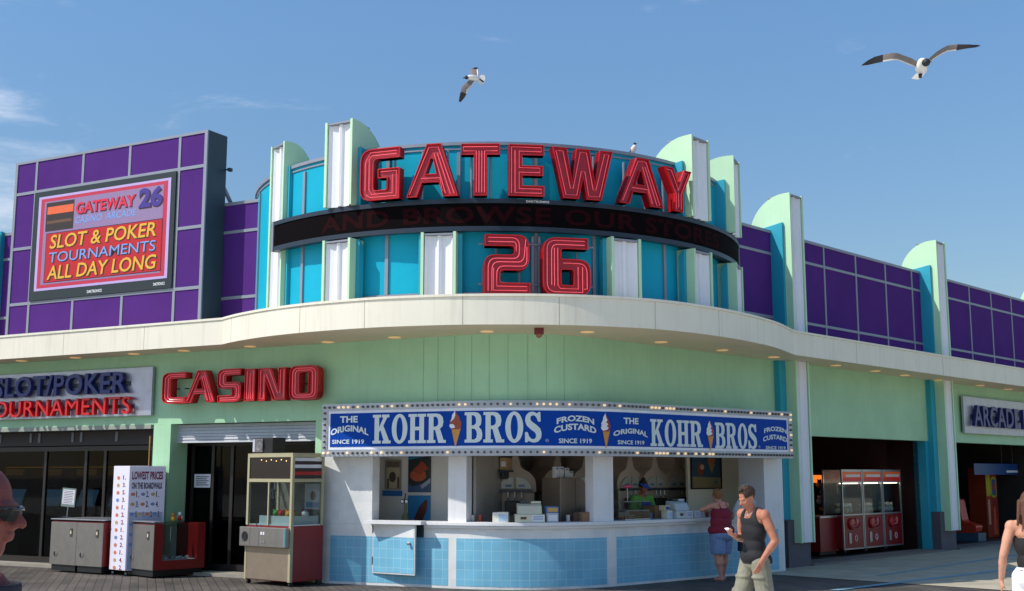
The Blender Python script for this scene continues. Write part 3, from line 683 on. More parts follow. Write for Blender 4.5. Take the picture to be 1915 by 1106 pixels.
# ================================================================ marquee sign
def sign():
    ds=.35
    z0=KP.px(958,852.5,ds)[1]; z1=KP.px(958,749,ds)[1]
    a=KP.px(602,800,ds)[0]; b=KP.px(1482,820,ds)[0]
    print('sign',z0,z1,a,b)
    T=thing('marquee_sign',KP.P((a+b)/2,z0,ds),'long blue and white frozen custard sign edged with round bulbs','sign')
    fr=.115
    g=MB(); g.slab(KS(a+fr,b-fr,ds-.05),KS(a+fr,b-fr,.02),z0+.02,z1-.02); g.build('sign_case',M_alu,T)
    M_fr=mat('brushed_bulb_frame',(168,172,180),.38,metal=.55,var=.12,scale=5)
    g=MB(); g.slab(KS(a,b,ds),KS(a,b,.02),z1-fr,z1); g.build('bulb_frame',M_fr,T)
    g=MB(); g.slab(KS(a,b,ds),KS(a,b,.02),z0,z0+fr); g.build('bulb_frame',M_fr,T)
    g=MB(); g.slab(KS(a,a+fr,ds),KS(a,a+fr,.02),z0+fr,z1-fr); g.build('bulb_frame',M_fr,T)
    g=MB(); g.slab(KS(b-fr,b,ds),KS(b-fr,b,.02),z0+fr,z1-fr); g.build('bulb_frame',M_fr,T)
    g=MB(); g.slab(KS(a+fr,b-fr,ds-.012),KS(a+fr,b-fr,ds-.05),z0+fr,z1-fr); panel=g.build('sign_face',mat('sign_white_border',(222,228,240),.3),T)
    m_=.045
    g=MB(); g.slab(KS(a+fr+m_,b-fr-m_,ds-.006),KS(a+fr+m_,b-fr-m_,ds-.02),z0+fr+m_,z1-fr-m_); g.build('blue_field',mat('sign_blue',(10,66,160),.5,spec=.08,var=.03),panel)
    mp=lambda x,y,d: KP.P(x,y,ds-.006+.006+d)
    mt=mat('sign_lettering',(206,218,222),.35,var=.03)
    PX=lambda x,y: KP.px(x,y,ds)
    def word(txt,x0,x1,yt,yb,yt2,yb2,arch=0,bold=.02,nm='lettering'):
        # pixel box: left x0 (top yt,bottom yb), right x1 (top yt2,bottom yb2)
        s0,za=PX(x0,(yt+yb)/2); s1,zb=PX(x1,(yt2+yb2)/2)
        zt0=PX(x0,yt)[1]; zb0_=PX(x0,yb)[1]; zt1=PX(x1,yt2)[1]; zb1_=PX(x1,yb2)[1]
        t=(zt0+zt1)/2; b_=(zb0_+zb1_)/2
        sf=a+fr+m_+.015; sg=b-fr-m_-.015; s0=max(s0,sf); s1=min(s1,sg)
        g=MB(); text_fit(g,txt,lambda X,Y,d: mp(X,Y,.001+d),s0,s1,b_,t,bold=bold,arch=arch)
        g.build(nm,mt,panel,fix=False)
    G={}
    SF=lambda w: [(0,0),(.31,0),(.31,.1),(.24,.1),(.24,.44),(.40,.44),(.40,.1),(.33,.1),(.33,0),(.64,0),(.64,.1),(.57,.1),(.57,.9),(.64,.9),(.64,1),(.33,1),(.33,.9),(.40,.9),(.40,.56),(.24,.56),(.24,.9),(.31,.9),(.31,1),(0,1),(0,.9),(.07,.9),(.07,.1),(0,.1)]
    G['H']=(.64,[SF(0)])
    G['K']=(.68,[[(0,0),(.31,0),(.31,.1),(.24,.1),(.24,.38),(.29,.47),(.42,.1),(.36,.1),(.36,0),(.68,0),(.68,.1),(.62,.1),(.40,.62),(.54,.9),(.62,.9),(.62,1),(.34,1),(.34,.9),(.40,.9),(.24,.56),(.24,.9),(.31,.9),(.31,1),(0,1),(0,.9),(.07,.9),(.07,.1),(0,.1)]])
    G['R']=(.68,[[(0,0),(.31,0),(.31,.1),(.24,.1),(.24,.44),(.30,.44),(.42,.0),(.68,0),(.68,.1),(.60,.1),(.47,.48),(.56,.56),(.59,.72),(.56,.88),(.47,.97),(.36,1),(0,1),(0,.9),(.07,.9),(.07,.1),(0,.1)],[(.24,.55),(.34,.56),(.40,.62),(.41,.72),(.39,.83),(.33,.89),(.24,.89)][::-1]])
    G['B']=(.60,[[(0,0),(.38,0),(.50,.03),(.58,.12),(.60,.27),(.57,.42),(.48,.51),(.55,.59),(.57,.73),(.55,.88),(.47,.97),(.36,1),(0,1),(0,.9),(.07,.9),(.07,.1),(0,.1)],[(.24,.1),(.33,.1),(.40,.16),(.42,.27),(.40,.38),(.34,.45),(.24,.46)][::-1],[(.24,.56),(.32,.57),(.38,.63),(.39,.73),(.37,.83),(.32,.89),(.24,.9)][::-1]])
    el=lambda rx,ry: [(.29+rx*math.cos(2*PI*i/28),.5+ry*math.sin(2*PI*i/28)) for i in range(28)]
    G['O']=(.58,[el(.29,.515),el(.115,.40)[::-1]])
    G['S']=(.58,[rnd([(.52,1.0),(.53,.68),(.44,.68),(.40,.80),(.34,.88),(.26,.89),(.20,.84),(.19,.76),(.23,.69),(.40,.57),(.52,.45),(.56,.30),(.54,.14),(.45,.03),(.32,-.01),(.20,.02),(.13,.06),(.10,0),(.02,0),(.02,.34),(.11,.34),(.15,.20),(.22,.12),(.30,.1),(.37,.15),(.38,.25),(.34,.33),(.20,.43),(.07,.56),(.02,.72),(.05,.88),(.14,.98),(.25,1.01),(.34,.99),(.42,.94),(.45,1.0)],.03,2)])
    def slabword(txt,x0,x1,yt,yb,yt2,yb2):
        s0=PX(x0,(yt+yb)/2)[0]; s1=PX(x1,(yt2+yb2)/2)[0]
        t=(PX(x0,yt)[1]+PX(x1,yt2)[1])/2; b_=(PX(x0,yb)[1]+PX(x1,yb2)[1])/2
        tot=sum(G[c][0] for c in txt)+.035*(len(txt)-1); k=(s1-s0)/tot; x=s0; h=t-b_
        for c in txt:
            g=MB(); g.poly(G[c][1],lambda X,Y,d: mp(x+X*k,b_+Y*h,d),None,.002); x+= (G[c][0]+.035)*k
            g.build('lettering',mt,panel,fix=False)
    # pixel boxes read from the photograph
    A1=[(0,8,1),]
    slabword('KOHR',697,834,777,830,772.5,828.5); slabword('BROS',869,1014,771,828,771,828)
    slabword('KOHR',1216,1314,783,834,789,837); slabword('BROS',1337,1416,790,838,794,841)
    word('THE',636,669,779,791,778,790.5,0,.036); word('ORIGINAL',613,689,805,816.5,803,815,.075,.036); word('SINCE 1919',621,681,823,831,822,830,0,.024)
    word('FROZEN',1041,1111,782,793,785,796,.055,.036); word('CUSTARD',1036,1115,799,811,801,813,.065,.036); word('SINCE 1919',1045,1107,820,829,821,830,0,.024)
    word('THE',1166,1194,781,793,782.5,794,0,.036); word('ORIGINAL',1147,1211,807,817,809.5,819,.06,.036); word('SINCE 1919',1155,1205,823.5,831,824.5,832.5,0,.024)
    word('FROZEN',1429,1471,803,811,803,812,.05,.036); word('CUSTARD',1427,1474,818,827,820,829,.06,.036); word('SINCE 1919',1432,1469,834,840,835.5,841.5,0,.024)
    for x,y in ((1023,824),(1420,836)):
        s,z=PX(x,y); g=MB(); g.tube([mp(s+.022*math.cos(2*PI*i/12),z+.022*math.sin(2*PI*i/12),.002) for i in range(12)],.0025,4,closed=True); g.build('lettering',mt,panel); 
        g=MB(); text_fit(g,'R',lambda X,Y,d: mp(X,Y,.003),s-.009,s+.009,z-.011,z+.011); g.build('lettering',mt,panel,fix=False)
    # cones: swirl and wafer
    mw=mat('swirl_white',(226,228,230),.4); mr=mat('swirl_brown',(150,62,34),.4); mr2=mat('swirl_red',(150,44,52),.4); mc=mat('wafer_cone',(205,140,62),.5,var=.15,scale=30)
    for (x,yt,yb,wd,mm,flip) in ((851.5,768,835,25,mr,0),(1132,773,838,20,mr2,1),(1327,787,843,17,mr2,1)):
        s,zt_=PX(x,yt); _,zb_=PX(x,yb); sw=abs(PX(x+wd/2,(yt+yb)/2)[0]-s); h=zt_-zb_
        q=lambda u,v,d: mp(s+u*sw,zb_+v*h,d)
        g=MB(); g.poly([[(-.55,.50),(0,-.0),(.12,0),(.85,.50)]],q,None,.003); g.build('cone_picture',mc,panel,fix=False)
        out=[(-.9,.56),(-.75,.66),(-.85,.70),(-.5,.80),(-.45,.88),(0,1.0),(.25,.90),(.55,.84),(.7,.74),(.95,.66),(.9,.56),(.6,.47),(-.55,.47)]
        g=MB(); g.poly([out],q,None,.0035); g.build('swirl_picture',mm,panel,fix=False)
        wh=[[(-.9,.56),(-.8,.62),(-.3,.62),(-.1,.58),(.0,.52),(-.6,.50)],[(-.72,.68),(-.5,.80),(-.45,.88),(0,1.0),(.0,.86),(-.15,.78),(-.45,.72)]] if not flip else [[(-.9,.56),(-.75,.66),(-.85,.70),(-.5,.80),(-.45,.88),(0,1.0),(.15,.86),(.4,.80),(.1,.74),(.5,.68),(.2,.62),(.6,.58),(.3,.52),(-.5,.49)]]
        for l in wh:
            g=MB(); g.poly([l],q,None,.0042); g.build('swirl_picture',mw,panel,fix=False)
    # bulbs
    Mb=mat('bulb_grey_glass',(90,84,80),.25,spec=.8); Mo=mat('bulb_lit',(250,226,190),.3,emit=(255,214,160),estr=.5)
    pos=[]; n_=104
    for i in range(n_):
        s=a+.05+(b-a-.1)*i/(n_-1); pos+=[(s,z1-fr/2,random.random()<.22),(s,z0+fr/2,random.random()<.18)]
    for i in range(7):
        z=z0+fr/2+(z1-z0-fr)*(i+1)/8; pos+=[(a+fr/2,z,0),(b-fr/2,z,i%3==0)]
    random.shuffle(pos)
    def bulb(g,s,z):
        c=KP.P(s,z,ds); n1=(KP.P(s,z,ds+1)-c); q=n1.to_track_quat('Z','Y').to_matrix(); g.lathe(c,[(.020,0),(.022,.006),(.019,.010),(.021,.022),(.016,.034),(.006,.039)],8,q)
    cnt=0; rest=MB()
    pos.sort(key=lambda p:(KP.P(p[0],p[1],ds)-CAM).length)
    for i,(s,z,lit) in enumerate(pos):
        if i<100: g=MB(); bulb(g,s,z); g.build('bulb',Mo if lit else Mb,T,smooth=True)
        else:
            rest.cur=1 if lit else 0; bulb(rest,s,z)
    o=rest.build('bulbs',[Mb,Mo],T,smooth=True); o['kind']='stuff'
sign()
# ================================================================ neon letter signs
M_nf=mat('channel_letter_red',(160,14,36),.4,var=.25,scale=5,spec=.6); M_ns=mat('channel_letter_side',(200,20,30),.35,var=.08)
M_nt=mat('neon_tube_pink',(236,100,112),.25,emit=(255,70,90),estr=.22)
NG={}
NG['G']=(.80,[rnd([(.80,1),(0,1),(0,0),(.80,0),(.80,.60),(.36,.60),(.36,.42),(.55,.42),(.55,.19),(.27,.19),(.27,.80),(.80,.80)],{1:.25,2:.22,8:.05,9:.06,10:.08})],
   [[(.74,.87),(.24,.87),(.18,.80),(.18,.22),(.24,.12),(.66,.12),(.66,.48)],[(.10,.20),(.10,.76),(.2,.93),(.74,.93)],[(.42,.54),(.74,.54),(.74,.06),(.20,.06),(.12,.12)]])
NG['A']=(1.08,[[(0,0),(.42,1),(.72,1),(1.08,0),(.77,0),(.68,.27),(.32,.27),(.22,0)],[(.39,.43),(.62,.43),(.55,.72),(.50,.72)]],
   [[(.06,.05),(.46,.93),(.66,.93),(1.0,.05),(.92,.05),(.64,.82),(.57,.82),(.82,.05),(.75,.12),(.70,.35),(.30,.35)]])
NG['T']=(.84,[[(0,1),(.84,1),(.84,.79),(.56,.79),(.56,0),(.28,0),(.28,.79),(0,.79)][::-1]],
   [[(.05,.94),(.79,.94),(.79,.86),(.51,.86),(.51,.06),(.45,.06),(.45,.86),(.39,.86),(.39,.06),(.33,.06),(.33,.86),(.05,.86),(.05,.94)]])
NG['E']=(.68,[[(0,0),(.68,0),(.68,.2),(.26,.2),(.26,.40),(.66,.40),(.66,.59),(.26,.59),(.26,.8),(.68,.8),(.68,1),(0,1)]],
   [[(.05,.05),(.05,.95),(.63,.95),(.63,.87),(.2,.87),(.2,.55),(.60,.55),(.60,.46),(.2,.46),(.2,.14),(.63,.14),(.63,.06),(.12,.06),(.12,.88)]])
NG['W']=(1.32,[[(0,1),(.30,1),(.42,.34),(.52,1),(.80,1),(.92,.34),(1.04,1),(1.32,1),(1.06,0),(.74,0),(.66,.42),(.56,0),(.24,0)][::-1]],
   [[(.07,.93),(.28,.07),(.52,.07),(.62,.55),(.70,.55),(.78,.07),(1.02,.07),(1.24,.93),(1.14,.93),(.94,.2),(.88,.2),(.74,.93),(.60,.93),(.44,.2),(.38,.2),(.22,.93),(.12,.93)]])
NG['Y']=(.98,[[(0,1),(.30,1),(.50,.60),(.72,1),(.98,1),(.65,.42),(.65,0),(.35,0),(.35,.42)][::-1]],
   [[(.06,.94),(.25,.94),(.5,.50),(.74,.94),(.90,.94),(.59,.40),(.59,.06),(.41,.06),(.41,.40),(.06,.94)],[(.5,.42),(.5,.1)]])
NG['C']=(.74,[rnd([(.74,1),(0,1),(0,0),(.74,0),(.74,.2),(.27,.2),(.27,.8),(.74,.8)],{1:.22,2:.22,5:.06,6:.06})],
   [[(.68,.93),(.2,.93),(.08,.82),(.08,.18),(.2,.07),(.68,.07)],[(.68,.87),(.26,.87),(.18,.8),(.18,.2),(.26,.13),(.68,.13)]])
NG['S']=(.74,[rnd([(.72,1),(0,1),(0,.40),(.46,.40),(.46,.2),(.02,.2),(.02,0),(.74,0),(.74,.60),(.27,.60),(.27,.8),(.72,.8)],{1:.22,2:.14,7:.22,8:.14,3:.05,4:.05,9:.05,10:.05})],
   [[(.68,.93),(.16,.93),(.07,.84),(.07,.54),(.16,.47),(.56,.47),(.60,.42),(.60,.18),(.54,.12),(.08,.12)],[(.68,.87),(.24,.87),(.18,.8),(.18,.58),(.24,.53),(.6,.53),(.67,.46),(.67,.14),(.6,.06),(.08,.06)]])
NG['I']=(.30,[[(0,0),(.30,0),(.30,1),(0,1)]],[[(.06,.06),(.06,.94),(.24,.94),(.24,.06),(.18,.06),(.15,.88),(.12,.06),(.06,.06)]])
NG['N']=(.92,[[(0,0),(.24,0),(.24,.62),(.52,0),(.92,0),(.92,1),(.68,1),(.68,.38),(.42,1),(0,1)]],
   [[(.06,.05),(.06,.94),(.36,.94),(.66,.22),(.74,.22),(.74,.94),(.86,.94),(.86,.06),(.58,.06),(.26,.80),(.18,.80),(.18,.06),(.06,.06)]])
NG['O']=(.82,[rnd([(.82,1),(0,1),(0,0),(.82,0)],{0:.22,1:.22,2:.22,3:.22}),rnd([(.28,.2),(.54,.2),(.54,.8),(.28,.8)],.05)],
   [rnd([(.74,.92),(.08,.92),(.08,.08),(.74,.08)],.16)+[(.74,.92-.12)],rnd([(.66,.86),(.16,.86),(.16,.14),(.66,.14)],.1)+[(.66,.78)]])
NG['2']=(.86,[rnd([(.84,1),(.02,1),(.02,.81),(.56,.81),(.56,.66),(0,.66),(0,0),(.86,0),(.86,.19),(.30,.19),(.30,.40),(.84,.40)],{0:.22,3:.05,4:.08,5:.2,9:.05,10:.08,11:.22})],
   [rnd([(.08,.95),(.66,.95),(.66,.60),(.08,.60),(.08,.05)],{1:.14,2:.12,3:.16})+[(.15,.05)]+rnd([(.15,.05),(.15,.54),(.74,.54),(.78,.93)],{1:.14,2:.12})[1:],
    rnd([(.08,.88),(.60,.88),(.60,.72)],{1:.06})[0:],rnd([(.80,.80),(.80,.47),(.24,.47),(.24,.13),(.80,.13),(.80,.06),(.18,.06),(.18,.44)],{1:.12,2:.14})])
NG['6']=(.84,[rnd([(.80,1),(0,1),(0,0),(.84,0),(.84,.63),(.32,.63),(.32,.81),(.80,.81)],{1:.24,2:.22,3:.22,4:.22,5:.02,6:.05}),rnd([(.32,.18),(.54,.18),(.54,.45),(.32,.45)],.04)],
   [rnd([(.74,.95),(.07,.95),(.07,.06),(.70,.06),(.70,.50)],{1:.16,2:.16})+[(.62,.50)]+[(.62,.12),(.30,.12),(.26,.18),(.26,.82),(.20,.82),(.20,.16)],rnd([(.74,.88),(.15,.88),(.15,.18)],{1:.12}),rnd([(.36,.56),(.78,.56),(.78,.12)],{1:.16})+[(.72,.12)]])
def neon_letter(c,P,w,h,dep,parent):
    """P(u,v,d): local plane coordinates in metres"""
    wd,loops,tubes=NG[c]; kx_=w/wd
    L2=[[(x*kx_,y*h) for x,y in l] for l in loops]
    g=MB(); g.poly(L2,P,0,dep-.035); body=g.build('letter',M_nf,parent)
    g=MB()
    for i,l in enumerate(L2):
        ins=inset(l,.012 if i==0 else -.012) if True else l
        g.poly([l,ins[::-1]] if i==0 else [ins,l[::-1]],P,dep-.034 if False else .0,dep)
    g.build('letter_rim',M_ns,body)
    for t in tubes:
        pts=[P(x*kx_,y*h,dep-.012) for x,y in t]
        g=MB(); g.tube(pts,.0072,6); g.build('neon_tube',M_nt,body,smooth=True)
    return body
# GATEWAY around the drum
def gateway():
    T=thing('neon_sign',dpt(-PI/2,DR+.3,6.12),'big red GATEWAY channel letters with pink neon curving round the drum','sign')
    rad=DR+.42
    # centre pixel x, width px, top/bottom y
    for c,x0,x1,yt,yb in (('G',673,746,277,378),('A',760,856,268,373),('T',862,935,268,371),('E',952,1018,270,372),('W',1036,1148,278,379),('A',1152,1233,294,398),('Y',1237,1288,314,404)):
        xm=(x0+x1)/2; th,zt=cyl(xm,yt,rad); _,zb=cyl(xm,yb,rad)
        tha,_=cyl(x0,(yt+yb)/2,rad); thb,_=cyl(x1,(yt+yb)/2,rad)
        if c in 'AY' and xm>1150: th+=.02
        w_=2*rad*math.sin(abs(thb-tha)/2)*(1.0)
        cc=Vector((math.cos(th),math.sin(th),0)); tt=Vector((-math.sin(th),math.cos(th),0))
        rr=math.cos(abs(thb-tha)/2)*rad+.01
        if zb<6.13: zb=6.13
        P=lambda u,v,d: Vector((DC.x,DC.y,zb))+cc*(rr-.20+d)+tt*(u-w_/2)+Vector((0,0,v))
        neon_letter(c,P,w_,zt-zb,.18,T)
        # mounting posts behind the letter
        for k in (-.25,.25):
            g=MB(); b0=Vector((DC.x,DC.y,zb))+cc*(rr-.23)+tt*(k*w_); g.tube([b0+Vector((0,0,-.0)),b0+Vector((0,0,zt-zb-.05))],.018,6)
            g.build('support_rail',M_grid,T)
gateway()
def twentysix():
    T=thing('number_sign',dpt(-PI/2,DR+.3,4.60),'red neon number 26 below the black ticker band','sign')
    for c,x0,x1,yt,yb in (('2',905,992,439,550),('6',1017,1104,445,553)):
        rad=DR+.40; xm=(x0+x1)/2; th,zt=cyl(xm,yt,rad); _,zb=cyl(xm,yb,rad)
        if c=='2': thc=th
        tha,_=cyl(x0,500,rad); thb,_=cyl(x1,500,rad); w_=2*rad*math.sin(abs(thb-tha)/2)
        th=cyl(1004,500,rad)[0]*.5+th*.5
        cc=Vector((math.cos(th),math.sin(th),0)); tt=Vector((-math.sin(th),math.cos(th),0))
        c0=dpt(cyl(xm,500,rad)[0],rad,0)
        P=lambda u,v,d: Vector((c0.x,c0.y,zb))+cc*(d-.24)+tt*(u-w_/2)+Vector((0,0,v))
        neon_letter(c,P,w_,zt-zb,.24,T)
        for k in (-.2,.3):
            b0=P(w_/2+k*w_,-.02,-.03); g=MB(); g.tube([b0-Vector((0,0,.12)),b0+Vector((0,0,zt-zb))],.018,6); g.build('support_rail',M_grid,T)
    th0,_=cyl(895,500,DR+.1); th1,_=cyl(1110,500,DR+.1)
    for z in (4.78,5.42):
        g=MB(); g.tube([dpt(th0+(th1-th0)*i/8,DR+.10,z) for i in range(9)],.018,6); g.build('support_rail',M_grid,T)
    for x in (996,1008):
        th,_=cyl(x,500,DR+.07); g=MB(); dbox(g,th,.022,DR+.05,DR+.09,4.62,5.55); g.build('support_post',M_grid,T)
twentysix()
# LED ticker band
def ticker():
    T=thing('led_ticker',dpt(-PI/2,4.79,5.62),'black curved LED ticker band wrapped round the drum with dim red text','led display')
    t0,_=cyl(509,440,4.79); t1,_=cyl(1392,472,4.79)
    print('ticker',math.degrees(t0),math.degrees(t1))
    def arc(r,n=70,a=t0,b=t1): return [(DC.x+r*math.cos(a+(b-a)*i/n),DC.y+r*math.sin(a+(b-a)*i/n)) for i in range(n+1)]
    Mb=mat('ticker_frame',(40,52,66),.4,metal=.2)
    g=MB(); g.slab(arc(4.775),arc(DR+.012),5.63,6.09); g.build('ticker_body',Mb,T)
    g=MB(); g.slab(arc(4.80),arc(DR+.37-.16),6.035,6.10) if False else g.slab(arc(4.80),arc(4.70),6.045,6.115); g.build('top_rail',Mb,T)
    g=MB(); g.slab(arc(4.80),arc(4.70),5.60,5.675); g.build('bottom_rail',Mb,T)
    th=.012
    for a,b in ((t0,t0+th),(t1-th,t1)):
        g=MB(); g.slab(arc(4.805,2,a,b),arc(DR+.012,2,a,b),5.6,6.117); g.build('end_cap',M_grid,T)
    g=MB(); g.slab(arc(4.785,70,t0+th,t1-th),arc(4.77,70,t0+th,t1-th),5.676,6.044); sc=g.build('led_face',mat('led_face_black',(12,8,10),.8,var=.3,scale=40,spec=.05),T)
    a=cyl(600,430,4.79)[0]; b=cyl(1345,440,4.79)[0]
    mt=mat('led_text_dim',(34,10,14),.8,spec=.05,emit=(110,12,18),estr=.012)
    g=MB(); mp=lambda x,y,d: dpt(x,4.788,y)
    vs,fs,bb=text_geo('AND BROWSE OUR STORES',1.0,.03,sp=1.08,res=3)
    g.add([mp(a+(b-a)*(v[0]-bb[0])/(bb[1]-bb[0]),5.725+.27*(v[1]-bb[2])/(bb[3]-bb[2]),0) for v in vs],fs); g.build('led_text',mt,sc,fix=False)
    a=cyl(984,380,4.80)[0]; b=cyl(1027,381,4.80)[0]
    g=MB(); vs,fs,bb=text_geo('DAKTRONICS',1.0,.03,sp=1.05)
    g.add([dpt(a+(b-a)*(v[0]-bb[0])/(bb[1]-bb[0]),4.803,6.062+.036*(v[1]-bb[2])/(bb[3]-bb[2])) for v in vs],fs); g.build('maker_badge',M_white,sc,fix=False)
ticker()
# CASINO
def casino():
    d=.10; T=thing('neon_sign',LF.P(*(lambda q:(q[0],.1,q[1]))(LF.px(452,757,.3))),'small red CASINO neon letters on the green wall above the shutter','sign')
    for c,x0,x1,yt,yb in (('C',303,347,697,755),('A',347,402,693,753),('S',406,450,690,752),('I',457,476,690,750),('N',483,533,688,749),('O',541,594,683.5,748)):
        dd=.30; s0,_=LF.px(x0,(yt+yb)/2,dd); s1,_=LF.px(x1,(yt+yb)/2,dd); _,zt=LF.px((x0+x1)/2,yt,dd); _,zb=LF.px((x0+x1)/2,yb,dd)
        P=lambda u,v,q: LF.P(s0+u,dd-.17+q,zb+v)
        neon_letter(c,P,s1-s0,zt-zb,.17,T)
        for k in (.3,.7):
            g=MB(); g.tube([P((s1-s0)*k,(zt-zb)*.5,-.11),P((s1-s0)*k,(zt-zb)*.5,0)],.012,6); g.build('stand_off',M_dark,T)
casino()
# metal plate signs
def plate(F,d,pts,lines,label,endl,endr):
    x0,x1,yt,yb=pts
    s0=F.px(x0,(yt+yb)/2,d)[0]; s1=F.px(x1,(yt+yb)/2,d)[0]; zt=F.px(*endl[0],d)[1]; zb=F.px(*endl[1],d)[1]
    T=thing('plate_sign',F.P((s0+s1)/2,d,zb),label,'sign')
    g=MB(); g.box(F,s0,s1,d-.06,d,zb,zt); g.build('metal_plate',mat('brushed_plate',(178,180,194),.32,metal=.55,var=.14,scale=5,bump=.15,bscale=20),T,bevel=.004)
    for (txt,a,b,t,bt,m,hh) in lines:
        u0=F.px(a,(t+bt)/2,d+.12)[0]; u1=F.px(b,(t+bt)/2,d+.12)[0]; z1_=F.px(b if F is LF else a,t,d+.12)[1]; z0_=F.px(b if F is LF else a,bt,d+.12)[1]
        g=MB(); vs,fs,bb=text_geo(txt,1.0,.0 if 'M' in txt else .018,ext=.5,res=3,sp=1.06)
        sx_=(u1-u0)/(bb[1]-bb[0]); sy_=(z1_-z0_)/(bb[3]-bb[2])
        g.add([F.P(u0+(v[0]-bb[0])*sx_,d+.08+v[2]*.09,z0_+(v[1]-bb[2])*sy_) for v in vs],fs); g.build('letters',m,T,fix=False)
        g=MB(); g.box(F,u0,u1,d+.0,d+.02,z0_+(z1_-z0_)*.35,z0_+(z1_-z0_)*.55); g.build('letter_rail',M_dark,T)
    return T
mblu=mat('letter_navy',(30,40,110),.35); mred=mat('letter_red',(200,22,30),.35)
plate(LF,.10,(-80,284,0,0),[('SLOT/POKER',-10,236,693,735,mblu,0),('TOURNAMENTS',-34,244,741,774,mred,0)],'brushed metal plate with navy SLOT/POKER and red TOURNAMENTS lettering','','') if False else None
T1=plate(LF,.10,(-80,284,730,730),[('SLOT/POKER',-10,236,694,735,mblu,0),('TOURNAMENTS',-34,243,741,774,mred,0)],'brushed metal plate with navy SLOT/POKER and red TOURNAMENTS lettering',((284,686),(284,777)),None)
T2=plate(RF,-.30,(1803,2060,780,780),[('ARCADE PHOTOS',1822,1985,757,797,mblu,0)],'brushed metal plate with navy ARCADE lettering on the far right wall',((1803,741),(1803,810)),None)
